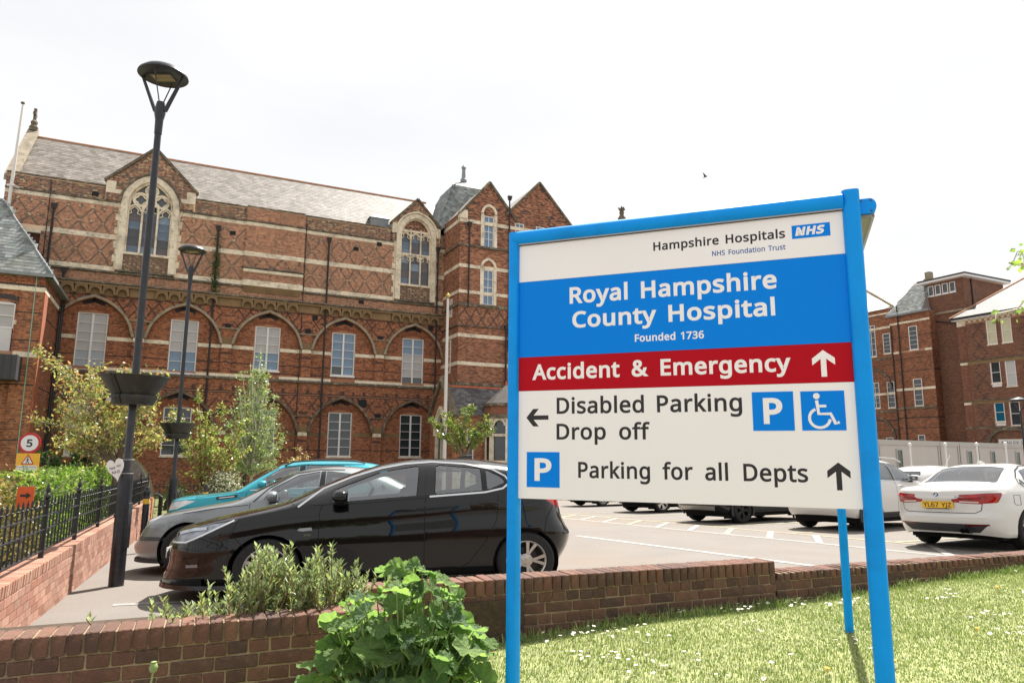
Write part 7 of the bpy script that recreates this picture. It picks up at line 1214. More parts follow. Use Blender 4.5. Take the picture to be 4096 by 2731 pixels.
# details of the hatchback
hl0 = mat('fog_lens', srgb(120, 124, 130), .1, metal=.3)
k = MB(); k.box(-.012, -.004, -.26, .26, .42, .53); k.build('number_plate', mat('plate_white', srgb(220, 218, 210), .5), c1p, (.045, 0, 0))
for s in (1, -1):
    p, n = on_side(bv1, 1.44, .735, s, .004)
    k = MB(); k.prism([(-.075, -.008), (-.05, .014), (.065, .022), (.072, -.012), (-.03, -.018)], -.004, .004); k.build('side_repeater', lensc, c1p, p, (0, 0, 0 if s < 0 else PI))
    p, n = on_side(bv1, .34, .40, s, .001)
    strip_on(bv1, [(.32, .365), (.44, .375)], .03, hl0, c1p, s, 'fog_lamp', .001, th=.006); strip_on(bv1, [(.06, .30), (.3, .315), (.58, .40), (.62, .44)], .035, gloss_b, c1p, s, 'bumper_vent', .001); strip_on(bv1, [(.02, .20), (.2, .205), (.5, .215)], .05, gloss_b, c1p, s, 'splitter', .004, th=.03)
    strip_on(bv1, [(.10, .60), (.30, .615), (.46, .69), (.76, .845)], .014, mat('lamp_strip', srgb(232, 234, 238), .15), c1p, s, 'lamp_strip', .004); strip_on(bv1, [(.20, .70), (.36, .745), (.5, .76)], .03, lensc, c1p, s, 'lamp_strip', .004); strip_on(bv1, [(.02, .60), (.10, .655)], .016, chrome, c1p, s, 'grille_bar', .003)
    p, n = on_side(bv1, 1.46, .675, s, .001)
    if s < 0: text('SRi', 1.43, 1.50, .665, .022, chrome, .02, y=p.y-.001, parent=c1p, name='badge_letter', th=.002)
    strip_on(bv1, [(1.66, .245), (3.0, .25)], .012, gloss_b, c1p, s, 'sill_line', .001)
k = MB(); k.add([(3.05, -.02, 1.525), (3.28, -.02, 1.512), (3.28, .02, 1.512), (3.05, .02, 1.525), (3.16, -.012, 1.565), (3.30, -.012, 1.575), (3.30, .012, 1.575), (3.16, .012, 1.565)], BF.tolist()); k.build('roof_aerial', gloss_b, c1p, smooth=60)
def lip(bv, root, m, xc, z, z0, z1, out, name='front_lip', half=R(78)):
    P = []
    for t in np.linspace(-half, half, 33):
        h, n, i, d = bv.ray_cast(Vector((xc, 0, z)), Vector((-math.cos(t), math.sin(t), 0)))
        if h: P.append((h, Vector((-math.cos(t), math.sin(t), 0))))
    V = []
    for h, d in P: V += [(h.x+d.x*out, h.y+d.y*out, z0), (h.x+d.x*(out*.7), h.y+d.y*(out*.7), z1), (h.x-d.x*.06, h.y-d.y*.06, z1+.012), (h.x-d.x*.06, h.y-d.y*.06, z0)]
    n = len(P); MB().add(V, [(4*i+j, 4*i+4+j, 4*i+4+(j+1) % 4, 4*i+(j+1) % 4) for i in range(n-1) for j in range(4)]+[(0, 1, 2, 3), (4*n-4, 4*n-1, 4*n-2, 4*n-3)]).build(name, m, root, smooth=40)
lip(bv1, c1p, gloss_b, 1.0, .22, .125, .17, .035)
# ---- generic saloon, suv shapes
SALOON = dict(L=4.72, W=1.82, res=.65,
  top=[(0, .56), (.2, .72), (.5, .81), (1.0, .90), (1.35, .965), (1.7, 1.14), (2.1, 1.33), (2.45, 1.42), (2.8, 1.445), (3.15, 1.425), (3.5, 1.33), (3.85, 1.16), (4.05, 1.085), (4.4, 1.065), (4.62, 1.03), (4.72, .93)],
  sh=[(0, .55), (.3, .69), (.7, .79), (1.3, .88), (2.2, .93), (3.2, .97), (4.0, .985), (4.5, .965), (4.72, .90)], bot=[(0, .22), (.4, .18), (1.5, .20), (3.3, .21), (4.2, .22), (4.72, .30)],
  nose=[(0, .05), (.15, .02), (.35, .0), (.6, .05), (.8, .09), (1, .14)], tail=[(0, .14), (.18, .05), (.42, .0), (.5, .05), (.75, .05), (.95, .0), (1, .02)],
  wq=[(0, .945), (.10, .97), (.30, .985), (.55, 1.0), (.78, .985), (.9, .98), (1, .935)], n=[(0, 2.3), (1.3, 2.4), (2.0, 3.4), (2.6, 4.2), (3.4, 4), (4.0, 2.8), (4.72, 2.6)], tum=[(0, .3), (1.4, .3), (2.0, .45), (3.6, .45), (4.72, .3)],
  plan=[(0, .90), (.7, .975), (1.6, 1), (3.4, 1), (4.1, .98), (4.72, .93)], xn=.9, xt=.55, mn=2.35, mt=3.0, axles=(.80, 3.62), r=.325, tw=.225, belt=.96, cabin=(1.6, 3.7), seats=(2.35, 3.1), wheel=(('s', 7, .13, .014, .018), rim_s),
  wind=([(1.45, -.68), (2.16, -.54), (2.16, .54), (1.45, .68)], 'xy', .9), rear=([(3.34, -.52), (3.93, -.62), (3.93, .62), (3.34, .52)], 'xy', 1.05),
  win=[[(1.78, .965), (2.52, .985), (2.55, 1.365), (2.24, 1.31), (1.9, 1.13)], [(2.62, .99), (3.22, 1.02), (3.34, 1.10), (3.20, 1.30), (2.64, 1.37)], [(3.28, 1.03), (3.52, 1.09), (3.44, 1.17), (3.39, 1.12)]], pillars=[[(2.53, .985), (2.61, .99), (2.63, 1.37), (2.56, 1.365)]],
  gaps=[[(1.62, .93), (1.60, .4), (1.66, .26), (2.57, .255)], [(2.585, .98), (2.58, .255), (3.1, .26), (3.25, .5), (3.40, .7), (3.44, 1.0)], [(.75, .80), (1.2, .868), (1.6, .905)]],
  trims=[([(1.66, .95), (1.85, 1.13), (2.2, 1.335), (2.55, 1.39), (2.9, 1.385), (3.25, 1.31), (3.5, 1.19), (3.565, 1.10), (3.4, 1.015), (2.6, .965), (1.7, .935)], .016, gloss_b, 'window_trim')], handles=[(2.38, .865), (3.3, .89)], mirror=(1.92, 1.02), mw=.90)
SUV = dict(L=4.45, W=1.84, res=.6, clad=True,
  top=[(0, .80), (.15, .93), (.5, 1.0), (.95, 1.06), (1.2, 1.10), (1.55, 1.33), (1.85, 1.52), (2.15, 1.61), (2.6, 1.645), (3.2, 1.635), (3.75, 1.585), (4.0, 1.53), (4.2, 1.32), (4.33, 1.1), (4.45, .98)],
  sh=[(0, .78), (.25, .90), (.7, .96), (1.2, 1.01), (2.0, 1.05), (3.0, 1.09), (3.8, 1.11), (4.2, 1.07), (4.45, .97)], bot=[(0, .30), (.4, .25), (1.5, .27), (3.2, .27), (4.0, .29), (4.45, .38)],
  nose=[(0, .12), (.15, .02), (.35, .0), (.6, .03), (.8, .04), (1, .08)], tail=[(0, .12), (.18, .02), (.42, .0), (.5, .05), (.75, .07), (1, .1)],
  wq=[(0, .93), (.10, .97), (.30, .985), (.55, 1.0), (.78, .99), (.9, .985), (1, .95)], n=[(0, 2.5), (1.2, 2.6), (1.7, 3.6), (2.4, 4.6), (3.8, 4.6), (4.45, 3)], tum=[(0, .3), (1.4, .3), (2.0, .34), (3.8, .34), (4.45, .3)],
  plan=[(0, .93), (.6, .985), (1.6, 1), (3.4, 1), (4.0, .985), (4.45, .95)], xn=.7, xt=.5, mn=2.7, mt=3.2, axles=(.88, 3.52), r=.345, tw=.23, belt=1.08, cabin=(1.4, 4.0), seats=(2.1, 2.95), wheel=(('f', 5, .16, .022, .030), rim_s),
  wind=([(1.27, -.70), (1.95, -.58), (1.95, .58), (1.27, .70)], 'xy', 1.0), rear=([(-.58, 1.16), (.58, 1.16), (.52, 1.47), (-.52, 1.47)], 'yz', 1.1),
  win=[[(1.62, 1.085), (2.36, 1.115), (2.38, 1.545), (2.02, 1.50), (1.72, 1.30)], [(2.50, 1.12), (3.28, 1.15), (3.28, 1.545), (2.52, 1.56)], [(3.36, 1.155), (3.80, 1.20), (3.74, 1.44), (3.36, 1.535)]], pillars=[[(2.375, 1.115), (2.485, 1.12), (2.505, 1.56), (2.395, 1.55)], [(3.29, 1.15), (3.35, 1.155), (3.35, 1.54), (3.29, 1.545)]],
  panels=[([(1.3, .26), (3.1, .26), (3.1, .40), (1.3, .40)], 'sill_cladding', plastic)],
  gaps=[[(1.45, 1.04), (1.44, .5), (1.5, .34), (2.42, .33)], [(2.44, 1.1), (2.43, .33), (2.98, .34), (3.12, .55), (3.25, .75), (3.30, 1.1)], [(.6, .95), (1.0, 1.0), (1.4, 1.035)]],
  trims=[([(1.50, 1.07), (2.4, 1.098), (3.3, 1.135), (3.85, 1.17)], .014, chrome, 'window_trim')], handles=[(2.26, .985), (3.16, 1.02)], mirror=(1.72, 1.17), mw=.92)
def spec(base, **kw): d = dict(base); d.update(kw); return d
D77 = Vector((math.sin(R(77)), math.cos(R(77)), 0)); N77 = Vector((-D77.y, D77.x, 0)); PA_ = Vector((-3.877, 8.224, 0))
# grey saloon behind
p = PA_+N77*2.55-D77*.98
hl = mat('headlamp_clear', srgb(206, 208, 210), .08, spec=.9, var=.25, vscale=8)
car2, bv2 = make_car(spec(SALOON, L=4.85, paint=paint('paint_grey', srgb(132, 136, 138), .45, .36), side_lamps=[([(.12, .56), (.20, .60), (.40, .74), (.46, .80), (.36, .80), (.20, .72), (.12, .63)], 'headlight', hl)], trims=[([(.10, .46), (.35, .47), (.60, .47)], .05, mat('bumper_strip', srgb(78, 80, 82), .4, metal=.4), 'bumper_strip'), ([(1.66, .945), (1.85, 1.13), (2.2, 1.335), (2.55, 1.39), (2.9, 1.385)], .016, trim_b, 'window_trim')], axles=(.84, 3.69)), 'parked_car', (p.x, p.y, 0), R(13), 'grey metallic saloon parked between the black hatchback and the turquoise car')
car2.location.z = gz(p.x+2, p.y+.5); slope_car(car2); lip(bv2, car2, plastic, 1.0, .25, .15, .19, .015)
p2 = PA_+N77*5.35-D77*1.22
VIT = spec(SUV, L=4.17, W=1.78, paint=paint('paint_turquoise', srgb(22, 150, 166), .25, .3), side_lamps=[([(.07, .72), (.30, .76), (.62, .90), (.42, .915), (.15, .865)], 'headlight', hl)],
  top=[(0, .80), (.12, .92), (.4, .985), (.9, 1.03), (1.2, 1.07), (1.5, 1.27), (1.8, 1.45), (2.1, 1.56), (2.5, 1.60), (3.2, 1.59), (3.7, 1.54), (3.9, 1.47), (4.05, 1.2), (4.17, .98)], axles=(.83, 3.33), win=[[(1.60, 1.06), (2.30, 1.09), (2.32, 1.50), (2.0, 1.46), (1.70, 1.26)], [(2.42, 1.095), (3.12, 1.12), (3.12, 1.50), (2.44, 1.515)], [(3.2, 1.13), (3.6, 1.17), (3.55, 1.40), (3.2, 1.49)]], pillars=[[(2.31, 1.09), (2.41, 1.095), (2.43, 1.515), (2.33, 1.50)]], sh=[(0, .78), (.25, .88), (.7, .93), (1.2, .985), (2.0, 1.03), (3.0, 1.07), (3.6, 1.09), (4.0, 1.05), (4.17, .96)])
car3, bv3 = make_car(VIT, 'parked_car', (p2.x, p2.y, 0), R(13), 'turquoise compact off-roader parked farthest back of the three, nose to the left')
car3.location.z = gz(p2.x+2, p2.y+.5); slope_car(car3)
for s in (1, -1): strip_on(bv3, [(.95, .935), (1.30, .975)], .05, gloss_b, car3, s, 'wing_vent', .002); strip_on(bv3, [(1.0, .94), (1.25, .965)], .012, chrome, car3, s, 'wing_vent_bar', .006)
for y in (-.56, .56): k = MB(); k.tube([(2.05, y, 1.50), (2.2, y, 1.575), (2.7, y, 1.605), (3.3, y, 1.59), (3.5, y, 1.545)], .015, 6); k.build('roof_rail', plastic, car3, smooth=True)
k = MB(); k.tube([(1.18, -.5, 1.075), (1.3, -.1, 1.11), (1.32, .3, 1.12)], .01, 5); k.build('wiper', trim_b, car2, (.25, 0, -.09))
# ---- row on the right, tails toward us, heading az 59
H59 = R(59); DF = Vector((math.sin(H59), math.cos(H59), 0)); RT = Vector((math.cos(H59), -math.sin(H59), 0))
def row_car(S, lr, label, name='parked_car', rev=False, scale=(1, 1, 1)):
    """lr: where the left rear tyre touches the ground"""
    c = Vector((*lr, 0))+RT*(S['W']/2-.12); xr = S['axles'][1] if not rev else S['axles'][0]
    o = c+DF*xr if not rev else c-DF*xr     # nose position
    rz = math.atan2(-DF.y, -DF.x) if not rev else math.atan2(DF.y, DF.x)
    car, bv = make_car(S, name, (o.x, o.y, 0), rz, label, scale); car.location.z = gz(c.x+DF.x*1.4, c.y+DF.y*1.4); slope_car(car); return car, bv
wht = paint('paint_white', srgb(206, 204, 200), 0, .3)
BMW = spec(SALOON, res=.85, paint=wht, mirror_m=wht, side_lamps=[([(4.28, .945), (4.55, .94), (4.68, .915), (4.71, .80), (4.62, .765), (4.40, .785)], 'taillight', lensr)],
  ends=[([(-.56, .30), (.56, .30), (.72, .44), (-.72, .44)], 'diffuser', plastic, 1), ([(-.66, .76), (-.36, .775), (-.34, .86), (-.40, .885), (-.70, .92)], 'taillight', lensr, 1), ([(.66, .76), (.36, .775), (.34, .86), (.40, .885), (.70, .92)], 'taillight', lensr, 1)], wheel=(('s', 5, .16, .014, .018), rim_s))
car4, bv4 = row_car(BMW, (7.83, 13.5), 'white saloon at the right edge showing its tail and yellow number plate')
def tail_x(bv, y, z): h, n, i, d = bv.ray_cast(Vector((9, y, z)), Vector((-1, 0, 0))); return h.x if h else 4.7
# rear plate, badge, lid seam, exhausts; the tail faces +x, image left is local +y here
ply = mat('plate_yellow', srgb(226, 178, 40), .45); xr_ = max(tail_x(bv4, 0, .70), tail_x(bv4, 0, .80))
pl_ = MB().box(0, .012, -.26, .26, -.056, .056).build('number_plate', ply, car4, (xr_-.004, -.12*0, .745))
P_ = text('YL67 YJZ', -.235, .235, -.038, .076, mat('plate_ink', srgb(40, 34, 20), .5), .012, y=0, parent=pl_, name='plate_character', space=.3, th=.0015)
for o in P_: q = o.location.copy(); o.rotation_euler = (0, 0, PI/2); o.location = (.0125, q.x, q.z)
MB().box(0, .014, -.2, .2, -.068, -.058).build('plate_surround', trim_b, car4, (xr_-.004, 0, .745))
bx_ = tail_x(bv4, 0, .90)
k = MB(); k.lathe([(.041, 0), (.041, .006), (.030, .007)], 24, axis='y'); bd_ = k.build('roundel', trim_b, car4, (bx_+.002, 0, .905), (0, 0, PI/2))
for i in range(4):
    a = i*PI/2; P = [(0, 0)]+[(.029*math.cos(t), .029*math.sin(t)) for t in np.linspace(a, a+PI/2, 7)]; MB().prism(P, -.0090, -.0072).build('roundel_quarter', mat('roundel_blue', srgb(40, 120, 190), .3) if i % 2 else mat('roundel_white', srgb(230, 230, 230), .3), bd_)
    bd_.rotation_euler = (0, 0, PI/2)
T_ = text('330e', .30, .44, .865, .022, mat('badge_silver', srgb(178, 174, 170), .3, metal=.6), .012, y=0, parent=car4, name='badge_letter', th=.003)
for o in T_: q = o.location.copy(); o.rotation_euler = (0, 0, PI/2); o.location = (tail_x(bv4, q.x, q.z+.01)+.002, q.x, q.z)
def tail_line(bv, pts, w, m, root, nm, off=.002):
    V, F = [], []; P = []
    for a, b in zip(pts[:-1], pts[1:]):
        k_ = max(1, int(math.dist(a, b)/.04)); P += [(lerp(a[0], b[0], t/k_), lerp(a[1], b[1], t/k_)) for t in range(k_)]
    P.append(pts[-1])
    for i, (y, z) in enumerate(P):
        q = P[min(i+1, len(P)-1)]; o = P[max(i-1, 0)]; dy, dz = q[0]-o[0], q[1]-o[1]; l = math.hypot(dy, dz) or 1; py, pz = -dz/l*w/2, dy/l*w/2
        for s in (1, -1): V.append((tail_x(bv, y+s*py, z+s*pz)+off, y+s*py, z+s*pz))
    MB().add(V, [(2*i, 2*i+1, 2*i+3, 2*i+2) for i in range(len(P)-1)]).build(nm, m, root)
tail_line(bv4, [(-.66, .77), (-.64, .66), (-.55, .615), (.55, .615), (.64, .66), (.66, .77)], .010, liner, car4, 'boot_seam')
tail_line(bv4, [(-.72, .43), (-.40, .415)], .025, lensr2, car4, 'reflector', .006); tail_line(bv4, [(.72, .43), (.40, .415)], .025, lensr2, car4, 'reflector', .006)
tail_line(bv4, [(-.36, .80), (-.62, .79)], .022, lensw, car4, 'reverse_lamp', .008); tail_line(bv4, [(.36, .80), (.62, .79)], .022, lensw, car4, 'reverse_lamp', .008); tail_line(bv4, [(-.36, .835), (-.66, .85)], .008, lensr2, car4, 'lamp_rib', .008); tail_line(bv4, [(.36, .835), (.66, .85)], .008, lensr2, car4, 'lamp_rib', .008)
k = MB()
for y in (.46, .38): k.lathe([(.036, -.1), (.04, .02), (.03, .02), (.028, -.1)], 14, (y, -4.64, .33), axis='y', cap=False)
k.build('exhaust', trim_b, car4, rot=(0, 0, PI/2), smooth=40)
k = MB(); k.add([(2.95, -.025, 1.44), (3.15, -.025, 1.425), (3.15, .025, 1.425), (2.95, .025, 1.44), (3.04, -.012, 1.49), (3.15, -.012, 1.495), (3.15, .012, 1.495), (3.04, .012, 1.49)], BF.tolist()); k.build('roof_aerial', wht, car4)
strip_on(bv4, [(3.78, .90), (3.98, .90), (4.0, .78), (3.96, .74), (3.80, .74), (3.78, .90)], .005, plastic, car4, 1, 'fuel_flap_seam', .0006); strip_on(bv4, [(3.78, .90), (3.98, .90), (4.0, .78), (3.96, .74), (3.80, .74), (3.78, .90)], .005, plastic, car4, -1, 'fuel_flap_seam', .0006)
TIG = spec(SUV, paint=wht, mirror_m=wht, side_lamps=[([(4.05, 1.05), (4.30, 1.04), (4.40, .98), (4.38, .90), (4.15, .92)], 'taillight', lensr)])
car5, bv5 = row_car(TIG, (7.42, 17.95), 'white off-roader with roof rails standing between the sign post and the white saloon')
for y in (-.66, .66): k = MB(); k.tube([(1.75, y, 1.56), (1.95, y, 1.635), (2.6, y, 1.665), (3.4, y, 1.655), (3.75, y, 1.60)], .018, 8); k.build('roof_rail', mat('rail_silver', srgb(190, 190, 188), .35, metal=.6), car5, smooth=True)
BLK2 = spec(SUV, paint=paint('paint_black2', srgb(20, 21, 24), 0, .25), wheel=(('f', 5, .16, .02, .026), rim_b), side_lamps=[([(4.05, 1.05), (4.30, 1.04), (4.40, .98), (4.38, .90), (4.15, .92)], 'taillight', lensr)], ends=[([(-.6, .34), (.6, .34), (.66, .46), (-.66, .46)], 'skid_plate', mat('skid_silver', srgb(170, 168, 164), .35, metal=.6), 1)])
car6, _ = row_car(BLK2, (5.42, 20.9), 'black off-roader with black wheels and a silver skid plate, seen under the sign')
car7, _ = row_car(spec(SUV, paint=paint('paint_blue', srgb(26, 32, 44), .3, .28), clad=False, res=.5), (4.54, 27.0), 'dark blue car with silver wheels, seen under the sign left of the black off-roader')
car8, _ = row_car(spec(SALOON, paint=paint('paint_green', srgb(34, 38, 38), .3, .28), res=.5, wheel=(('m', 10, .0, .012, .02), rim_s)), (3.19, 32.9), 'dark saloon farthest left of the cars seen under the sign')
# white hatchback beyond the white saloon
o_ = Vector((15.4, 23.6, 0)); car9, bv9 = make_car(spec(HATCH, res=.6, paint=wht, doors=[], trims=[]), 'parked_car', (o_.x, o_.y, 0), math.atan2(DF.y, DF.x)+PI, 'white hatchback mostly hidden, its roof showing above the white saloon')
car9.location.z = gz(o_.x, o_.y)-.0; slope_car(car9)
k = MB(); k.tube([(2.3, .3, 1.50), (1.95, .3, 1.85)], .006, 6); k.build('aerial', mat('aerial_white', srgb(200, 200, 198), .5), car9)
# ------------------------------------------------------------------ east wing (right edge), seen along the other axis
RW = -AZ
EW = thing('east_wing', (PW.x, PW.y, 0), RW, 'three storey brick wing with scalloped stone eaves and grey slate roof at the right edge', 'building')
Le = (-1.95, 0, 0); ew = 12.0; ex0 = 1.95
ewr = []
for c in (1.0, 2.24, 5.6, 6.85, 9.6): ewr += [(c+ex0-.41, c+ex0+.41, 11.42, 13.56), (c+ex0-.41, c+ex0+.41, 7.62, 9.85), (c+ex0-.41, c+ex0+.41, 4.25, 6.27)]
earch = in_arch(1.73+ex0, 2.4, 1.9, 1.5)
wall_panel(EW, ew, -1.0, 14.0, Le, 0, m_mid, ewr)
def ecol(x, z, h):
    n = len(x); c = pick(BR, n); t = x-ex0
    for tc in (-.1, 3.9, 8.2):
        u = np.abs(t-tc)/.62; v = np.abs(((z-2.2) % 1.55)-.775)/.775; d = np.abs(u+v-1); c[(d < .11) & (u < 1.05) & (t > -1.1)] = DKB
        c[(u < .1) & (v > .93) & (t > -1.1)] = DKB
    c[(x < .68)] = c[(x < .68)]*np.array([1.05, .9, .9]); return c
for a, b in ((-1, 4.0), (4.2, 6.36), (6.6, 9.92), (10.2, 13.5)): brickwork(EW, ew, a, b, Le, 0, ecol, ewr, english=False, step=.5 if False else 1)
for z0, z1, z2 in ((6.36, 6.5, 6.6), (9.92, 10.1, 10.2)): strip(EW, 'string_course', ew, z0-.12, z1, -.03, .05, stone_tan, Le, 0); rough_strip(EW, 'moulding', 0, ew, z1, z2, -.12, .02, stone_dk, Le, 0, int(z0), .02)
rough_strip(EW, 'moulding', 0, ew, 4.02, 4.2, -.16, .02, stone_dk, Le, 0, 77, .02); strip(EW, 'quoin', .68, 6.2, 6.42, -.04, .05, stone, Le, 0); strip(EW, 'quoin', .68, 9.82, 10.02, -.04, .05, stone, Le, 0); strip(EW, 'quoin', .75, 13.4, 13.95, -.05, .05, stone, Le, 0)
strip(EW, 'pilaster_edge', .68, -1, 13.4, -.04, .0, mat('pier_brick2', srgb(132, 86, 70), .9, var=.2, vscale=5), Le, 0, .64)
curt = mat('pane_curtain', srgb(196, 190, 160), .2, var=.08, vscale=2); teal = mat('pane_teal', srgb(14, 92, 118), .15); pdk = pane_dark
for i, r_ in enumerate(ewr):
    m_ = [curt, pdk, teal, curt, mat('pane_net', srgb(186, 186, 182), .2), pdk][i % 6]
    sash(EW, (r_[0]+r_[1])/2-ex0, r_[2]+(.35 if i in (1, 2) else 0), r_[3], .82, (0, 0, 0), 0, 1, 2, seg=0, mfn=lambda a, b, m_=m_: m_, y=.08)
    if i in (1, 2): MB().box((r_[0]+r_[1])/2-ex0-.4, (r_[0]+r_[1])/2-ex0+.4, .02, .08, r_[2], r_[2]+.35).build('window_apron', white_fr, EW)
k = MB(); aw = .16; P = arch_pts(0, 13.62, aw, .2, 6); n = len(P); outer = [(lerp(-.235, .235, i/(n-1)), 13.95) for i in range(n)]; outer[0] = (-.235, 13.62); outer[-1] = (.235, 13.62); k.ring(outer, P, -.2, 0, closed=False)
c0_ = k.build('eaves_corbel', stone, EW, (-.95, 0, 0))
for i in range(1, 22): o = c0_.copy(); COL.objects.link(o); o.location = (-.95+i*.47, 0, 0)
MB().box(-2.2, 10.2, -.42, -.28, 13.95, 14.06).build('fascia', white_fr, EW); MB().box(-2.25, 10.2, -.52, -.40, 14.0, 14.2).build('gutter', trim_b, EW); MB().box(-2.2, 10.2, -.4, .1, 13.92, 13.96).build('soffit', white_fr, EW)
rp = R(38); rl = 6.2
slates(EW, 12.6, rl, rp, (-2.3, -.45, 14.15), 0, [srgb(84, 80, 77), srgb(74, 70, 68), srgb(94, 89, 84), srgb(66, 62, 60)], sw=.3, ex=.22, clip=lambda x, y: x > y*math.cos(rp)*.98)
hx = rl*math.cos(rp); hz = rl*math.sin(rp)
MB().add([(-2.3,-.45,14.1),(10.3,-.45,14.1),(10.3,hx-.45,14.1+hz),(-2.3+hx,hx-.45,14.1+hz),(-2.3,9,14.1),(-2.3+hx,9,14.1+hz)], [(0,1,2,3),(0,3,5,4)]).build('roof_deck', lead, EW)
k = MB(); k.tube([(-2.3, -.45, 14.2), (-2.3+hx, hx-.45, 14.2+hz)], .09, 6); k.build('hip_tiles', ridge_m, EW)
MB().box(-1.9, 10, .25, 9, -1, 13.9).build('building_core', MATS['dark_interior'], EW)
k = MB(); k.ribbon(arch_pts(1.73, 2.4, 1.95, 1.5, 14), .12, -.16, .02); k.build('door_arch', stone_dk, EW)
ws = MB().box(.72, 3.9, -.12, -.06, 2.5, 3.1).build('name_board', mat('board_white', srgb(214, 210, 202), .6), EW)
text('ASHLEY WING', .9, 3.6, 2.62, .3, mat('board_blue', srgb(60, 80, 130), .5), .006, y=-.122, parent=ws, name='letter')
# ---- plain lift block and stair block set back beside the wing
LT = thing('lift_block', (PW.x, PW.y, 0), RW, 'plain brown brick lift block with a flat roof and four small windows above the wing', 'building')
Lq = (-6.45, 3.0, 0); wall_panel(LT, 4.6, -1, 15.5, Lq, 0, m_mid); brickwork(LT, 4.6, -1, 15.45, Lq, 0, lambda x, z, h: pick(BR*.96, len(x)), english=False)
strip(LT, 'coping', 4.7, 15.5, 15.68, -.15, .3, stone_grey, Lq, 0, -.05)
ar = [(.1+i*.72, .62+i*.72, 17.5, 18.5) for i in range(4)]; La = (-6.4, 3.05, 0)
wall_panel(LT, 3.6, 15.6, 18.75, La, 0, m_mid, ar); brickwork(LT, 3.6, 15.7, 18.7, La, 0, lambda x, z, h: pick(BR*.98, len(x)), ar, english=False)
wall_panel(LT, 6.5, 14, 18.75, (-2.8, 3.05, 0), PI/2, m_mid); brickwork(LT, 6.5, 14.0, 18.7, (-2.8, 3.05, 0), PI/2, lambda x, z, h: pick(BR*.98, len(x)), english=False)
for r_ in ar: sash(LT, (r_[0]+r_[1])/2, r_[2], r_[3], .56, La, 0, 1, 1, seg=0, mfn=lambda a, b: pane_dark, y=.03, sill='w')
MB().box(-7.0, -2.3, 2.5, 10, 18.76, 18.95).build('roof_fascia', white_fr, LT); MB().box(-7.05, -2.25, 2.45, 10, 18.95, 19.1).build('roof_edge', mat('roof_felt', srgb(70, 68, 68), .8), LT)
k = MB(); k.tube([(-2.72, 4.2, 15), (-2.72, 4.2, 18.7)], .07, 6); k.tube([(-6.3, 2.9, 15.0), (-2.2, 2.85, 13.9)], .06, 6); k.build('downpipe', pipe_m, LT)
MB().box(-6.4, -1.9, 3.3, 9, -1, 15.4).build('building_core', MATS['dark_interior'], LT); MB().box(-6.3, -2.9, 3.3, 9.4, 15.4, 18.7).build('building_core', MATS['dark_interior'], LT)
ST = thing('stair_block', (PW.x, PW.y, 0), RW, 'brick stair block with tall narrow windows and a hipped slate cap, right of the sign', 'building')
Lz = (-10.0, 2.0, 0); sr = [(1.95, 2.85, 12.2, 14.6), (2.0, 2.9, 6.55, 9.25), (2.05, 2.75, 1.6, 3.7)]
wall_panel(ST, 4.25, -1, 15.9, Lz, 0, m_mid, sr)
def scol(x, z, h):
    c = pick(LO*.86, len(x))
    for q in (13.6, 11.4, 10.1, 5.4, 4.4): c[np.abs(z-q) < .05] = DKB
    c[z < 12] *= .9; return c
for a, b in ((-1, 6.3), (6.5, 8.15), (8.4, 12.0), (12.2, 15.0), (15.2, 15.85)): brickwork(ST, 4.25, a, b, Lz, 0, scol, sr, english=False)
strip(ST, 'string_course', 4.25, 15.0, 15.2, -.06, .05, stone, Lz, 0); strip(ST, 'string_course', .75, 11.98, 12.2, -.06, .05, stone, Lz, 0); strip(ST, 'string_course', 4.25, 11.98, 12.2, -.06, .05, stone, Lz, 0, 3.55); strip(ST, 'string_course', 4.25, 8.15, 8.4, -.03, .05, stone, Lz, 0); strip(ST, 'moulding', 4.25, 6.3, 6.5, -.12, .05, stone_dk, Lz, 0)
for r_ in sr: sash(ST, (r_[0]+r_[1])/2, r_[2], r_[3], r_[1]-r_[0], Lz, 0, 1, 5, seg=.1 if r_[2] > 10 else 0, mfn=lambda a, b: pane_dark, y=.05)
MB().box(-10.25, -5.6, 1.6, 2.1, 15.85, 16.05).build('gutter', lead, ST)
MB().add([(-10.2,1.7,16.0),(-6.3,1.7,16.0),(-6.3,6.5,16.0),(-10.2,6.5,16.0),(-8.2,3.9,19.4),(-6.5,3.9,19.4)], [(0,1,5,4),(1,2,5),(2,3,4,5),(3,0,4)]).build('hipped_roof', MATS['slate_plain'], ST)
slates(ST, 4.5, 3.6, math.atan2(3.4, 2.2), (-10.2, 1.7, 16.02), 0, SG, sw=.3, ex=.22, clip=lambda x, y: (x > y*.53) & (x < 3.9-y*.05))
k = MB(); k.box(-6.9, -6.4, 3.6, 4.2, 19.2, 20.2); k.box(-7.0, -6.3, 3.5, 4.3, 19.2, 19.5); k.build('chimney', stone_grey, ST); pipe(ST, .95, -1, 16.9, -.12, Lz, 0, hopper=False); pipe(ST, .1, -1, 15.0, -.1, Lz, 0, hopper=False)
MB().box(-9.9, -5.8, 2.35, 8, -1, 15.8).build('building_core', MATS['dark_interior'], ST)
wall_panel(ST, 1.1, -1, 15.9, (-5.75, 2.0, 0), PI/2, m_mid); brickwork(ST, 1.1, -1, 15.85, (-5.75, 2.0, 0), PI/2, scol, english=False)
RB = thing('recessed_range', (PW.x, PW.y, 0), RW, 'recessed brick range with tall sash windows just right of the sign post', 'building')
Lv = (-26.0, 5.0, 0); rr_ = [(11.0, 12.0, 12.5, 16.0), (12.9, 13.75, 12.65, 14.85), (11.0, 12.0, 6.8, 9.6), (12.95, 13.8, 6.75, 9.55), (8.2, 9.2, 12.5, 16), (8.2, 9.2, 6.8, 9.6), (12.4, 13.2, 1.7, 3.6)]
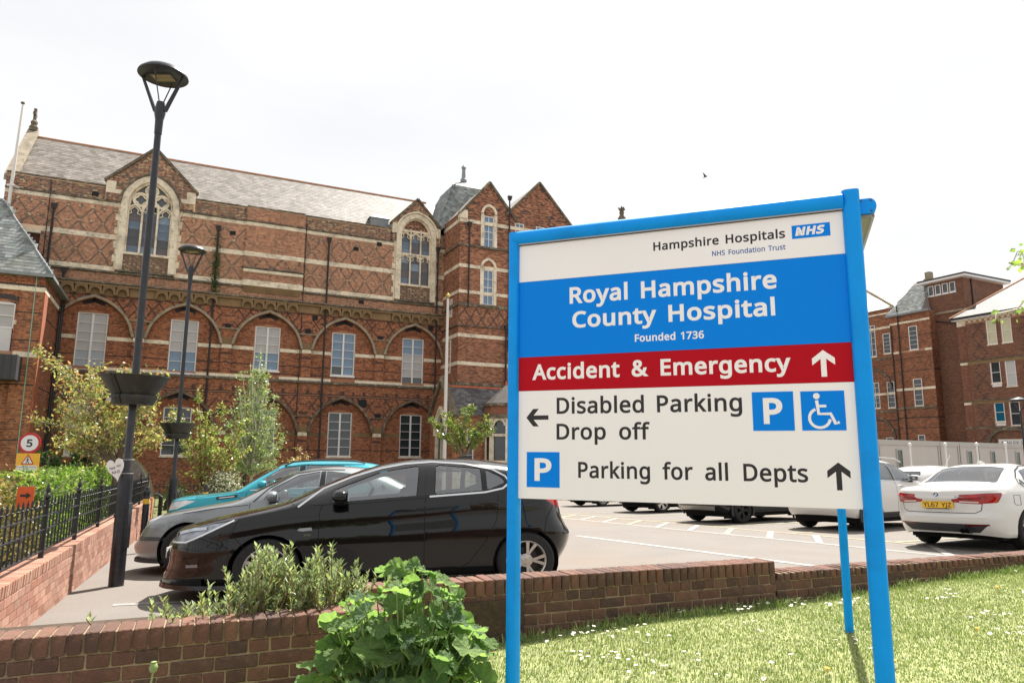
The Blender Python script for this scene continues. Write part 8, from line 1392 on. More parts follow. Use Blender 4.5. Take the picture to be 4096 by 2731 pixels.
wall_panel(RB, 16.2, -1, 17.6, Lv, 0, m_mid, rr_)
for a, b in ((-1, 6.3), (6.5, 8.15), (8.4, 12.0), (12.2, 15.4), (15.65, 17.0), (17.15, 17.6)): brickwork(RB, 16.2, a, b, Lv, 0, scol, rr_, english=False)
for r_ in rr_: sash(RB, (r_[0]+r_[1])/2, r_[2], r_[3], r_[1]-r_[0], Lv, 0, 2 if r_[1]-r_[0] > .9 else 1, 5, seg=.1, mfn=lambda a, b: pane_dark, y=.05, mull=.05)
for z0, z1, m_ in ((15.4, 15.65, stone), (17.0, 17.15, stone), (8.15, 8.4, stone), (12.0, 12.2, stone_dk), (6.3, 6.5, stone_dk)): strip(RB, 'string_course', 16.2, z0, z1, -.05, .05, m_, Lv, 0)
for zz_ in (9.0, 3.7): k = MB(); k.ribbon(arch_pts(11.2, zz_-.2, 2.3, 2.3, 12), .1, -.12, .02); k.build('hood_mould', stone_dk, RB, Lv)
MB().add([(-26,4.8,17.6),(-9.8,4.8,17.6),(-9.8,9,20.0),(-26,9,20.0)], [(0,1,2,3)]).build('roof_slope', MATS['slate_plain'], RB); k = MB(); k.ribbon([(7.5, 17.6), (11, 20.3), (14.5, 17.6)], .12, -.1, .3); k.build('pediment', stone_grey, RB, Lv)
MB().box(-25.9, -9.9, 5.35, 12, -1, 17.5).build('building_core', MATS['dark_interior'], RB)
# ------------------------------------------------------------------ portable cabins and white posts
cab_w = mat('cabin_grey', srgb(182, 176, 170), .6, var=.04, vscale=1); cab_f = mat('cabin_frame', srgb(170, 166, 160), .5); CD = Vector((math.sin(R(56)), math.cos(R(56)), 0)); cab0 = Vector((19.2, 36.95, 0))
def cabin(s0, s1, wins, label):
    p = cab0+CD*s0; g = -.8; o = thing('portable_cabin', (p.x, p.y, 0), PI/2-R(56), label, 'cabin', 'portable cabins in a line before the east wing'); L = s1-s0-.06
    MB().box(0, L, .04, 2.4, g, 2.2).build('wall', cab_w, o); MB().box(-.02, L+.02, 0, 2.45, 2.2, 2.42).build('roof_frame', cab_f, o); MB().box(0, L, -.015, .03, 2.16, 2.2).build('roof_trim', cab_w, o)
    for x in (0, L-.14): MB().box(x, x+.14, -.005, .05, g, 2.2).build('corner_post', cab_f, o)
    for x in wins:
        f = MB().ring([(x-.32, .7), (x+.32, .7), (x+.32, 1.95), (x-.32, 1.95)], [(x-.25, .77), (x+.25, .77), (x+.25, 1.88), (x-.25, 1.88)], -.01, .05).build('window', cab_f, o); MB().box(x-.25, x+.25, .02, .045, .77, 1.88).build('pane', mat('cabin_pane', srgb(62, 74, 72), .1, var=.2, vscale=2), f)
cabin(-6.2, .0, (), 'grey portable cabin partly hidden by the sign post'); cabin(0, 6.45, (2.0,), 'grey portable cabin above the white off-roader, with one small window'); cabin(6.5, 8.8, (), 'narrow grey portable cabin end without windows'); cabin(8.85, 11.2, (1.2,), 'grey portable cabin with one greenish window behind the white saloon'); cabin(11.25, 18.6, (1.9, 5.5), 'grey portable cabin farthest right, under the white name board')
wpost = mat('post_white', srgb(214, 212, 208), .5)
for i, (x, y) in enumerate(((15.2, 27.0), (16.55, 27.0), (17.75, 27.0), (18.85, 27.0))):
    k = MB(); k.tube([(0, 0, 0), (0, 0, 2.3)], .035, 10); k.lathe([(.01, 2.28), (.06, 2.33), (.07, 2.38), (.05, 2.43), (.01, 2.45)], 12); o = k.build('white_post', wpost, None, (x, y, gz(x, y)), smooth=40)
    tag(o, ['first', 'second', 'third', 'fourth'][i]+' from left of the white ball topped posts before the cabins', 'post', 'white posts before the cabins')
# ------------------------------------------------------------------ lamp posts with hanging planters
bk_metal = mat('lamp_black', srgb(30, 31, 37), .35, var=.12, vscale=10, dirt=(srgb(70, 70, 74), .3, 16)); plant_m = mat('planter_black', srgb(40, 38, 34), .55, var=.2, vscale=6, dirt=(srgb(72, 72, 44), .4, 9)); led = mat('led_panel', srgb(70, 62, 54), .5); ledd = mat('led_dot', srgb(235, 215, 150), .3)
def lamp(loc, label, rz=0):
    o = thing('street_lamp', loc, rz, label, 'street lamp', 'tall black street lamps with planters')
    k = MB(); k.lathe([(.088, -.1), (.086, 1.28), (.082, 1.34), (.046, 1.42), (.045, 3.5), (.042, 6.18)], 20); k.build('pole', bk_metal, o, smooth=40)
    MB().box(.06, .095, -.05, .05, .45, 1.0).build('service_door', bk_metal, o, bevel=.006)
    k = MB(); k.lathe([(.048, 5.9), (.052, 6.1), (.06, 6.14), (.072, 6.2), (.06, 6.3), (.05, 6.36)], 16); k.build('collar', bk_metal, o, smooth=40)
    hd = MB().lathe([(.01, 6.865), (.14, 6.86), (.25, 6.83), (.315, 6.77), (.322, 6.745), (.30, 6.735), (.01, 6.735)], 36, cap=False).build('lamp_head', bk_metal, o, smooth=35)
    MB().box(-.15, .15, -.10, .10, 6.722, 6.734).build('led_panel', led, hd)
    k = MB()
    for i in range(10):
        for j in range(5): k.box(-.125+i*.027, -.112+i*.027, -.075+j*.036, -.067+j*.036, 6.716, 6.722)
    q = k.build('led_dots', ledd, hd); q['kind'] = 'stuff'
    for s in (-1, 1):
        k = MB(); k.add([(s*.05, -.022, 6.24), (s*.085, -.022, 6.22), (s*.085, .022, 6.22), (s*.05, .022, 6.24), (s*.265, -.018, 6.74), (s*.30, -.018, 6.75), (s*.30, .018, 6.75), (s*.265, .018, 6.74)], BF.tolist()); k.build('arm', bk_metal, o)
    k = MB(); k.tube([(0, .02, 6.3), (0, .24, 6.74)], .008, 6); k.build('rod', bk_metal, o); k = MB(); k.tube([(0, -.02, 6.3), (0, -.24, 6.74)], .008, 6); k.build('rod', bk_metal, o)
    # planter, made of two half bowls strapped round the pole
    pl = thing('hanging_planter', (loc[0], loc[1], loc[2]+2.22), rz, label.replace('street lamp', 'planter bowl round the street lamp').replace('tall black ', 'round black '), 'planter', 'planters on the lamp posts')
    k = MB(); prof = [(.05, .0), (.235, .0), (.275, .085), (.27, .115), (.25, .125), (.30, .2), (.36, .29), (.395, .345), (.41, .35), (.41, .365), (.385, .36), (.34, .30), (.05, .28)]
    for h_ in range(2):
        V = []; n = 18
        for r_, z in prof:
            for i in range(n+1): a = PI*h_+PI*(i/n)*.985+.02; V.append((r_*math.cos(a), r_*math.sin(a), z))
        kk = MB().add(V, [(i*(n+1)+j, i*(n+1)+j+1, (i+1)*(n+1)+j+1, (i+1)*(n+1)+j) for i in range(len(prof)-1) for j in range(n)]); kk.build('half_bowl', plant_m, pl, rot=(0, 0, R(78)), smooth=35)
    for a in (R(78), R(78)+PI):
        k = MB()
        for (r_, z), (r2, z2) in zip(prof[1:8], prof[2:9]): k.add([((r_+.012)*math.cos(a)-e*.035*math.sin(a), (r_+.012)*math.sin(a)+e*.035*math.cos(a), z) for e in (-1, 1)]+[((r2+.012)*math.cos(a)-e*.035*math.sin(a), (r2+.012)*math.sin(a)+e*.035*math.cos(a), z2) for e in (1, -1)], [(0, 1, 2, 3)])
        k.build('joint_strap', trim_b, pl)
    MB().box(-.07, -.01, -.002, .002, -.02, .02).build('sticker', mat('sticker', srgb(170, 165, 155), .6), pl, (-.13, -.252, .05))
    return o
lamp1 = lamp((-4.845, 8.986, gz(-4.845, 8.986)), 'tall black street lamp nearest the camera, left of the cars'); lamp2 = lamp((-7.79, 16.5, gz(-7.79, 16.5)), 'tall black street lamp farther back, behind the grey saloon')
# paper heart tied to the near lamp
hs = thing('heart_sign', (-4.86, 8.84, 1.13), R(8), 'white paper heart with handwritten thanks tied to the near lamp post', 'paper sign')
hp = [(16*math.sin(t)**3, 13*math.cos(t)-5*math.cos(2*t)-2*math.cos(3*t)-math.cos(4*t)) for t in np.linspace(0, 2*PI, 41)[:-1]]
hh_ = MB().prism([(x*.0062, (y+17)*.0098) for x, y in hp], -.004, .0).build('heart', mat('paper_white', srgb(226, 222, 216), .8), hs, rot=(0, R(-14), 0))
pen = mat('marker_ink', srgb(40, 34, 36), .7)
for s_, a, b, z, c_ in (('THANK', -.075, -.002, .165, .028), ('YOU', .012, .062, .178, .028), ('NHS', -.05, .045, .105, .036)): text(s_, a, b, z, c_, pen, .004, y=-.005, parent=hh_, it=.08)
k = MB(); k.tube([(.05+.07*math.cos(t), .12+.07*math.sin(t), .27) for t in np.linspace(0, 2*PI, 17)], .003, 4); k.tube([(.05+.07*math.cos(t), .12+.07*math.sin(t), .10) for t in np.linspace(0, 2*PI, 17)], .003, 4); k.build('string', mat('string', srgb(190, 188, 180), .8), hs)
# bollards
yel = mat('band_yellow', srgb(220, 178, 60), .5)
for i, (x, y) in enumerate(((-6.6, 13.0), (-8.35, 19.6))):
    o = thing('bollard', (x, y, gz(x, y)), 0, ['black bollard with yellow band at the end of the railing wall', 'black bollard with yellow band behind the turquoise bonnet'][i], 'bollard', 'black bollards with yellow bands')
    k = MB(); k.lathe([(.06, 0), (.055, .98), (.05, 1.0), (.05, 1.02), (.062, 1.04), (.062, 1.09), (.045, 1.12), (.05, 1.14), (.035, 1.165), (.005, 1.17)], 18); k.build('shaft', bk_metal, o, smooth=40); k = MB(); k.lathe([(.0575, .86), (.0575, .95)], 18, cap=False); k.build('band', yel, o, smooth=True)
# short garden lamp
o = thing('garden_lamp', (-9.71, 26.0, gz(-9.71, 26)), 0, 'short black garden lamp post in front of the birch', 'garden lamp'); k = MB(); k.lathe([(.07, 0), (.07, 2.4)], 12); k.build('pole', bk_metal, o, smooth=40); k = MB(); k.lathe([(.08, 2.4), (.1, 2.5), (.19, 2.66), (.2, 2.7), (.05, 2.78)], 14); k.build('lamp_hood', bk_metal, o, smooth=40)
o = thing('street_lamp', (32.6, 45, gz(32, 45)), 0, 'slim black lantern post at the right edge before the wing', 'street lamp'); k = MB(); k.tube([(0, 0, 0), (0, 0, 5.2)], .06, 10); k.build('pole', bk_metal, o)
k = MB()
for a in np.arange(0, 2*PI, PI/2): k.tube([(.08*math.cos(a), .08*math.sin(a), 5.2), (.5*math.cos(a), .5*math.sin(a), 5.85)], .025, 5)
k.lathe([(.55, 5.85), (.58, 5.92), (.3, 6.02), (.05, 6.1)], 14); k.build('lantern', bk_metal, o)
# flagpoles
fpm = mat('flagpole_white', srgb(214, 208, 202), .45)
p = PB+AV*(-6.15)-CV*.45
o = thing('flagpole', (p.x, p.y, 12.4), 0, 'white flagpole fixed to the left corner of the long range', 'flagpole'); o.rotation_euler = (0, R(.6), 0); k = MB(); k.tube([(0, 0, 0), (0, 0, 4), (.02, 0, 8.6)], [.095, .085, .05], 10); k.build('pole', fpm, o, smooth=True); k = MB(); k.lathe([(.02, 8.58), (.1, 8.65), (.1, 8.72), (.02, 8.78)], 10); k.build('cap', stone_dk, o)
for z in (.5, 3.7): MB().box(-.2, .2, -.12, .4, z, z+.1).build('bracket', fpm, o)
o = thing('flagpole', (-3.76, 40, gz(-3.76, 40)), 0, 'white flagpole with gold ball standing before the porch', 'flagpole'); k = MB(); k.tube([(0, 0, 0), (0, 0, 6), (0, 0, 11.5)], [.12, .1, .065], 12); k.build('pole', fpm, o, smooth=True); k = MB(); k.lathe([(.02, 11.5), (.09, 11.56), (.13, 11.66), (.09, 11.76), (.02, 11.84)], 12); k.build('ball', mat('gold_ball', srgb(200, 170, 90), .4, metal=.6), o, smooth=True)
# traffic signs
o = thing('speed_sign', (-9.51, 14.0, gz(-9.51, 14)), R(12), 'round five limit sign above a yellow pedestrian priority sign behind the hedge', 'sign'); k = MB(); k.tube([(0, .03, 0), (0, .03, 2.2)], .03, 8); k.build('pole', mat('galvanised', srgb(140, 140, 142), .5, metal=.5), o)
zc = 1.651-o.location.z; circ = lambda r: [(r*math.cos(t), zc+r*math.sin(t)) for t in np.linspace(0, 2*PI, 40)[:-1]]
MB().prism(circ(.2), -.006, .006).build('red_ring', mat('sign_ring_red', srgb(186, 30, 34), .45), o); wd_ = MB().prism(circ(.155), -.009, -.006).build('disc', mat('sign_disc_white', srgb(224, 222, 220), .45), o); text('5', -.052, .052, zc-.075, .15, ink, .03, y=-.0092, parent=wd_, name='numeral')
yb_ = MB().prism(rounded([(-.205, zc-.63), (.205, zc-.63), (.205, zc-.20), (-.205, zc-.20)], .02), -.004, .004).build('yellow_board', mat('sign_amber', srgb(236, 176, 48), .45), o)
wb_ = MB().prism(rounded([(-.18, zc-.60), (.18, zc-.60), (.18, zc-.435), (-.18, zc-.435)], .02), -.007, -.004).build('text_panel', MATS['sign_disc_white'], o)
for s_, a, b, z in (('Pedestrian Priority', -.165, .165, zc-.475), ('Zone', -.045, .045, zc-.51), ('Give way to', -.10, .10, zc-.552), ('pedestrians', -.105, .105, zc-.588)): text(s_, a, b, z, .02, ink, .006, y=-.0072, parent=wb_)
tri = lambda r: [(r*math.cos(t), zc-.345+r*math.sin(t)) for t in (PI/2, PI/2+2*PI/3, PI/2+4*PI/3)]
MB().prism(rounded(tri(.135), .02), -.007, -.004).build('red_triangle', MATS['sign_ring_red'], o); tw_ = MB().prism(rounded(tri(.10), .012), -.009, -.007).build('triangle_white', MATS['sign_disc_white'], o)
k = MB(); k.prism([(.012*math.cos(t), zc-.277+.012*math.sin(t)) for t in np.linspace(0, 2*PI, 12)[:-1]], -.011, -.009); k.ribbon([(0, zc-.295), (0, zc-.345)], .009, -.011, -.009); k.ribbon([(0, zc-.345), (-.028, zc-.39)], .006, -.011, -.009); k.ribbon([(0, zc-.345), (.026, zc-.39)], .006, -.0112, -.009); k.ribbon([(-.03, zc-.335), (0, zc-.30), (.028, zc-.335)], .005, -.0108, -.009); k.build('walking_figure', ink, tw_)
o = thing('orange_sign', (-6.43, 9.5, .1), R(14), 'small orange arrow sign behind the black railings', 'sign'); b_ = MB().box(-.1, .1, -.004, .004, .66, .93).build('board', mat('sign_orange', srgb(214, 92, 36), .6, dirt=(srgb(180, 60, 30), .3, 8)), o); k = MB(); k.tube([(0, .01, 0), (0, .01, .9)], .012, 6); k.build('stake', mat('galvanised', srgb(140, 140, 142), .5, metal=.5), o)
MB().prism([(-.06, .80), (.01, .80), (.01, .775), (.07, .815), (.01, .855), (.01, .83), (-.06, .83)], -.008, -.004).build('arrow', ink, b_)
# cycle shelter with curved end panel
o = thing('cycle_shelter', (-11.15, 19.0, -.5), R(30), 'curved translucent cycle shelter behind the bronze leaved tree', 'shelter')
arc = [(0, 1.95), (.4, 1.97), (.8, 1.88), (1.1, 1.68), (1.32, 1.38), (1.45, 1.0), (1.5, .5), (1.5, 0)]; arc = curve(arc, 28); arc = [(float(a), float(b)) for a, b in arc]
poly_m = glass('polycarbonate', (.66, .62, .54), .8, .3)
MB().prism(arc+[(0, 0)], 0, .006).build('end_panel', poly_m, o); k = MB(); k.ribbon(arc, .025, -.02, .03); k.build('hoop', mat('shelter_frame', srgb(120, 108, 84), .5), o)
V = [(a, y, b) for y in (.03, 2.4) for a, b in arc]; n = len(arc); MB().add(V, [(i, i+1, n+i+1, n+i) for i in range(n-1)]).build('curved_roof', poly_m, o, smooth=True)
k = MB(); k.ribbon(arc, .025, 2.38, 2.43); k.build('hoop', MATS['shelter_frame'], o)
for i in range(3): k = MB(); k.tube([(1.75, .3+i*.5, 0), (1.75, .3+i*.5, .75), (1.65, .3+i*.5, .82), (1.5, .3+i*.5, .82)], .02, 6); k.build('cycle_stand', iron, o)
# railings before the main building
gr = thing('garden_railings', (AC(-7, 30)[0], AC(-7, 30)[1], gz(*AC(-7, 30))+.14), TH, 'long black iron railings in front of the main building', 'railing')
for z in (.16, .9): MB().box(0, 15.5, -.015, .015, z, z+.035).build('rail', iron, gr)
k = MB(); k.lathe([(.011, 0), (.011, 1.05), (.018, 1.07), (.001, 1.16)], 5); b0_ = k.build('bar', iron, gr)
for i in range(1, 118): q = b0_.copy(); COL.objects.link(q); q.location = (i*.131, 0, 0)
k = MB(); k.box(-.03, .03, -.03, .03, 0, 1.15); k.lathe([(.02, 1.15), (.05, 1.22), (.03, 1.3), (.002, 1.42)], 8); b1_ = k.build('post', iron, gr)
for i in range(1, 8): q = b1_.copy(); COL.objects.link(q); q.location = (i*2.1, 0, 0)
# bird
o = thing('bird', (17.3, 60, 26.3), R(50), 'small dark bird flying in the sky above the sign', 'bird'); k = MB(); k.lathe([(.005, -.22), (.05, -.1), (.06, .05), (.03, .18), (.003, .24)], 8); k.add([(0, 0, 0), (.1, .05, -.1), (.62, .22, -.18), (.12, .02, .1)], [(0, 1, 2, 3)]); k.add([(0, 0, 0), (-.1, .05, -.1), (-.5, .34, -.16), (-.12, .02, .1)], [(0, 1, 2, 3)]); k.build('body', mat('bird_dark', srgb(50, 46, 46), .8), o, rot=(R(70), 0, R(30)))
# ------------------------------------------------------------------ vegetation
bark = mat('bark', srgb(120, 104, 86), .9, var=.3, vscale=12, bump=.5, bscale=40); bark_w = mat('birch_bark', srgb(196, 188, 176), .8, var=.1, vscale=8, dirt=(srgb(60, 52, 46), .8, 7, -.05)); bark_b = mat('stem_brown', srgb(132, 100, 70), .9, var=.2, vscale=10)
def tree(name, loc, label, fork, targets, trunk_r, leaf, cols, seed, bk=bark, nt=9, per=26, tw=.55, cat='tree', droop=0, lsp=.05, stems=1, aspect=.5, group=None, flat=.2, start=.25):
    g = np.random.default_rng(seed); o = thing(name, loc, 0, label, cat, group); k = MB(); P = []
    f = Vector(fork); k.tube([(0, 0, -.1), (f.x*.3, f.y*.3, f.z*.5), f], [trunk_r*1.25, trunk_r, trunk_r*.85], 8)
    for T in targets:
        T = Vector(T); m_ = f.lerp(T, .5)+Vector((g.normal()*.08, g.normal()*.08, .1*(T-f).length)); c = curve([tuple(f), tuple(m_), tuple(T)], 14); n = len(c); L = (T-f).length
        k.tube(c, [trunk_r*.6*(1-i/n)+.006 for i in range(n)], 5, cap=False)
        for j in range(nt):
            t = start+(1-start)*(j+g.random())/nt; i = min(n-2, int(t*(n-1))); p = Vector(c[i]).lerp(Vector(c[i+1]), t*(n-1)-i)
            d = Vector((g.normal(), g.normal(), g.normal()*.6+.35-droop)); d = (d.normalized()+(T-f).normalized()*.6).normalized(); l = tw*g.uniform(.5, 1.15)*(1.1-.5*t)
            q = p+d*l+Vector((0, 0, -droop*l*.7)); mid = p.lerp(q, .55)+Vector((0, 0, .04)); k.tube([p, mid, q], [.008, .006, .003], 3, cap=False)
            a = g.random((per, 1)); b = np.array(p)*(1-a)**2+2*a*(1-a)*np.array(mid)+a*a*np.array(q); P.append(b+g.normal(size=(per, 3))*lsp*(.6+.8*a))
        a = g.random((per, 1))*.5+.5; P.append(np.array([c[min(n-1, int(x*(n-1)))] for x in a[:, 0]])+g.normal(size=(per, 3))*lsp*1.2)
    k.build('trunk', bk, o, smooth=50); c_ = leaf_cloud('crown', np.concatenate(P), leaf, cols, leaf_m, o, seed=seed, aspect=aspect, flat=flat, up=(0, 0, -.2)); return o
br_g = [srgb(156, 158, 96), srgb(128, 142, 80), srgb(182, 168, 112), srgb(186, 140, 104), srgb(112, 126, 72), srgb(168, 168, 108), srgb(208, 196, 152)]
T1 = [(-2.35, 0, 4.45), (-1.9, .5, 3.6), (-1.3, -.6, 4.1), (-1.55, .3, 2.9), (-.9, .2, 4.0), (-.45, -.6, 3.6), (-.2, .6, 3.95), (.3, 0, 3.5), (.65, .3, 3.75), (.9, -.3, 3.2), (.75, .6, 2.6), (-1.0, -.8, 2.9), (-2.0, -.3, 2.7), (-1.6, .6, 2.2), (.9, .0, 2.2), (-.6, .8, 2.6), (-.3, -.8, 2.4), (-1.25, .0, 2.05)]
tree('bronze_tree', (-9.4, 17.0, gz(-9.4, 17)), 'bushy tree with bronze tinted green leaves behind the near lamp post', (-.02, 0, 1.65), T1, .085, .105, br_g, 11, nt=9, per=30, tw=.6, lsp=.07)
gd_ = [srgb(44, 66, 36), srgb(36, 56, 30), srgb(58, 80, 42), srgb(70, 90, 46)]
tree('dark_maple', (-12.2, 20.2, gz(-12.2, 20.2)), 'low dark green maple against the wall left of the cycle shelter', (0, 0, .7), [(-1.0, 0, 1.9), (-.5, .3, 2.5), (.1, 0, 2.6), (.6, .2, 2.2), (1.0, -.2, 1.6), (-.9, -.3, 1.3), (.2, -.4, 1.5), (.7, .3, 1.2)], .06, .13, gd_, 12, nt=9, per=26, tw=.5, aspect=.85)
lg = [srgb(150, 168, 92), srgb(124, 150, 76), srgb(176, 184, 116), srgb(104, 132, 62), srgb(186, 160, 128), srgb(160, 156, 96)]
tree('young_tree', (-9.45, 22.0, gz(-9.45, 22)), 'light green multi stemmed young tree behind the far lamp post', (0, 0, .75), [(-1.0, 0, 3.1), (-.5, .3, 3.9), (0, -.3, 3.3), (.5, .2, 3.5), (1.05, 0, 3.1), (.9, -.3, 2.5), (-.9, .2, 2.5), (-.3, .4, 2.7), (.3, -.4, 2.4), (1.15, .2, 2.2), (-1.15, -.2, 3.4)], .07, .11, lg, 13, bk=bark_b, nt=9, per=24, tw=.55)
bi = [srgb(136, 156, 104), srgb(116, 140, 86), srgb(160, 174, 122), srgb(100, 122, 72), srgb(178, 186, 142)]
tb = [(g_*.9*math.cos(a), g_*.9*math.sin(a), z) for z, g_ in ((1.7, .9), (2.2, 1.05), (2.7, 1.1), (3.2, 1.05), (3.7, .9), (4.2, .75), (4.7, .5), (5.2, .3)) for a in np.arange(0, 2*PI, 2*PI/5)+z]
k = tree('birch_tree', (-8.75, 24.0, gz(-8.75, 24)), 'slender pale trunked birch with fresh green leaves in front of the arches', (.02, 0, 1.4), [(.05, 0, 5.75)]+[(x, y, z) for x, y, z in tb], .06, .085, bi, 14, bk=bark_w, nt=5, per=26, tw=.42, lsp=.07, aspect=.65)
ch_ = [srgb(104, 124, 58), srgb(86, 108, 48), srgb(128, 142, 72), srgb(150, 150, 84), srgb(72, 94, 42)]
tree('cherry_tree', (-1.8, 27.0, gz(-1.8, 27)), 'small round headed cherry tree before the porch, above the black hatchback', (0, 0, 2.0), [(-1.35, 0, 3.5), (-.9, .4, 3.7), (-.5, -.4, 3.4), (0, .3, 3.8), (.35, -.2, 4.0), (.8, .2, 3.5), (1.0, 0, 3.3), (-.9, -.3, 2.9), (.6, -.4, 2.9), (-.2, .4, 2.8), (1.15, .2, 3.0)], .07, .14, ch_, 15, nt=8, per=24, tw=.5, aspect=.4)
pk_ = [srgb(200, 164, 140), srgb(186, 176, 120), srgb(160, 160, 96), srgb(206, 184, 160)]
tree('pink_shrub', (-7.3, 24.6, gz(-7.3, 24.6)), 'small shrub with pinkish young leaves right of the birch', (0, 0, .8), [(-.3, 0, 2.0), (.3, .1, 2.1), (0, 0, 2.3), (.5, 0, 1.7), (-.4, .2, 1.6)], .03, .09, pk_, 16, nt=5, per=18, tw=.4, cat='shrub', bk=bark_b)
# hedges and bushes: dense leaf shells over a solid twiggy core
def bush(name, label, loc, size, leaf, cols, n, seed, rz=0, cat='hedge', box=True, bump_=.08, aspect=.6, flower=None):
    g = np.random.default_rng(seed); o = thing(name, loc, rz, label, cat); a, b, c = size
    if box:
        f = g.integers(0, 5, n); u = g.uniform(-1, 1, (n, 2)); P = np.zeros((n, 3))
        P[:, 0] = np.where(f == 0, -1, np.where(f == 1, 1, u[:, 0])); P[:, 1] = np.where(f == 2, -1, np.where(f == 3, 1, np.where(f < 2, u[:, 0], u[:, 1]))); P[:, 2] = np.where(f == 4, 1, np.where(f < 2, u[:, 1], np.where(f < 4, u[:, 1], 1)))
        P = P*np.array([a/2, b/2, c/2])+np.array([0, 0, c/2])
    else:
        d = g.normal(size=(n, 3)); d[:, 2] = np.abs(d[:, 2]); d /= np.linalg.norm(d, axis=1)[:, None]; lump = 1+.14*np.sin(d[:, :1]*7+seed)*np.cos(d[:, 1:2]*6); P = d*lump*np.array([a/2, b/2, c])*g.uniform(.72, 1.02, (n, 1))
    P += g.normal(size=(n, 3))*bump_
    leaf_cloud('foliage', P, leaf, cols, leaf_m, o, seed=seed, aspect=aspect)
    if flower:
        q = P[g.random(n) < flower[1]]; leaf_cloud('blossom', q+g.normal(size=q.shape)*.02+np.array([0, -.03, .03]), flower[2], [flower[0]], mat('blossom', attr=True, rough=.7), o, seed=seed+1, aspect=1.0, flat=.3)
    k = MB(); m_ = bmesh.new(); bmesh.ops.create_icosphere(m_, subdivisions=2, radius=1)
    for v in m_.verts:
        if box: v.co = Vector((math.copysign(abs(v.co.x)**.35, v.co.x)*a*.44, math.copysign(abs(v.co.y)**.35, v.co.y)*b*.44, c*.47+math.copysign(abs(v.co.z)**.35, v.co.z)*c*.44))
        else: v.co = Vector((v.co.x*a*.38, v.co.y*b*.38, max(0, v.co.z)*c*.78))
    me = bpy.data.meshes.new('twigs'); m_.to_mesh(me); m_.free(); me.materials.append(mat('twig_core', srgb(44, 48, 28), .95)); link('twigs', me, o); return o
hg = [srgb(120, 146, 62), srgb(96, 126, 50), srgb(146, 168, 84), srgb(78, 106, 42), srgb(160, 172, 100)]
hp_ = FW0+FD*9.0+Vector((-FD.y, FD.x))*1.25
bush('clipped_hedge', 'clipped bright green hedge behind the black railings', (hp_.x, hp_.y, gz(hp_.x, hp_.y)), (7.2, 1.1, 1.42), .075, hg, 15000, 21, rz=PI/2-R(FAZ), bump_=.05)
rd = [srgb(124, 110, 64), srgb(98, 98, 52), srgb(150, 122, 78), srgb(170, 150, 100), srgb(84, 84, 44)]
hp_ = FW0+FD*4.0+Vector((-FD.y, FD.x))*1.3
bush('mixed_bush', 'reddish green bush behind the railings at the left edge', (hp_.x, hp_.y, gz(hp_.x, hp_.y)), (3.2, 1.6, 1.38), .07, rd, 7000, 22, rz=PI/2-R(FAZ), cat='bush', box=False)
bush('white_flower_bush', 'low bush covered in white blossom beside the garden railings', (-8.9, 22.0, gz(-8.9, 22)), (1.6, 1.1, 1.5), .07, [srgb(96, 116, 62), srgb(120, 136, 80)], 5000, 23, cat='bush', flower=(np.array(srgb(226, 220, 206)), .62, .06), box=False)
for i, (x, y, s_) in enumerate(((-10.5, 20.4, .6), (-11.9, 25.5, 1.1), (-6.9, 23.2, .7), (-14.8, 22.5, 1.0))):
    bush('garden_plant', ['small leafy plant beside the far lamp post base', 'green shrub behind the garden railings', 'low green plants right of the white flowering bush', 'green shrub left of the cycle shelter'][i], (x, y, gz(x, y)+.1), (s_, s_, s_*1.1), .08, lg if i != 1 else gd_, 700, 30+i, cat='plant', box=False)
# ---- birch beyond the right edge whose twigs hang into view
tree('hanging_birch', (6.2, 6.6, .3), 'birch twigs with fresh round leaves hanging in from the right edge', (0, .1, 2.6), [(-1.55, -.4, 2.95), (-1.6, -.1, 2.55), (-1.3, .1, 3.1), (-1.45, -.5, 2.3), (-1.2, -.3, 1.75), (-.9, .3, 3.3), (.4, .3, 3.4), (.6, -.4, 3.0)], .07, .055, [srgb(150, 176, 84), srgb(120, 150, 66), srgb(176, 192, 110)], 41, bk=bark_w, nt=7, per=7, tw=.38, droop=.25, lsp=.03, aspect=.8, start=.5)
# ---- big mallow in front of the wall: every leaf its own piece
def mallow_leaf(seed):
    r = random.Random(seed); n = 29; V = [(0, 0, 0)]; F = []; ph = r.uniform(0, 6); cup = r.uniform(-.6, 1)
    for ring_, rr in ((1, .45), (2, .8), (3, 1.0)):
        for i in range(n):
            a = R(16)+(2*PI-R(32))*i/(n-1); lob = 1+.055*math.cos(5*a+.4)+((.045 if i % 2 else -.02) if ring_ == 3 else 0); rad = rr*lob*.082
            z = .006*math.cos(7*a)*rr+.010*rr*rr*math.cos(2*a+ph)+.018*rr*rr*cup+(.004*math.sin(11*a) if ring_ > 1 else 0)+r.uniform(-.002, .002)
            V.append((rad*math.sin(a), -rad*math.cos(a)*1.0, z*1.25))
    for i in range(n-1):
        F.append((0, 1+i, 2+i))
        for k_ in range(2): F.append((1+k_*n+i, 1+(k_+1)*n+i, 2+(k_+1)*n+i, 2+k_*n+i))
    me = bpy.data.meshes.new('leaf'); me.from_pydata(V, [], F); me.materials.append(mal_m); me.polygons.foreach_set('use_smooth', [True]*len(F)); return me
mal_m = mat('mallow_leaf', rnd=[srgb(124, 152, 92), srgb(104, 134, 84), srgb(142, 168, 104), srgb(94, 120, 88), srgb(132, 158, 100), srgb(112, 138, 104)], rough=.6, var=.2, vscale=45, bump=.9, bscale=55, spec=.3, trans=.58)
mal_s = mat('mallow_stem', srgb(126, 146, 84), .6, trans=0)
mz = lawn_z(-.5, 3.4); ml = thing('mallow_plant', (-.49, 3.45, mz), 0, 'large green mallow plant with lobed leaves growing in front of the brick wall', 'plant')
lm_ = [mallow_leaf(i) for i in range(6)]; g = np.random.default_rng(5); cnt = 0; sm = MB()
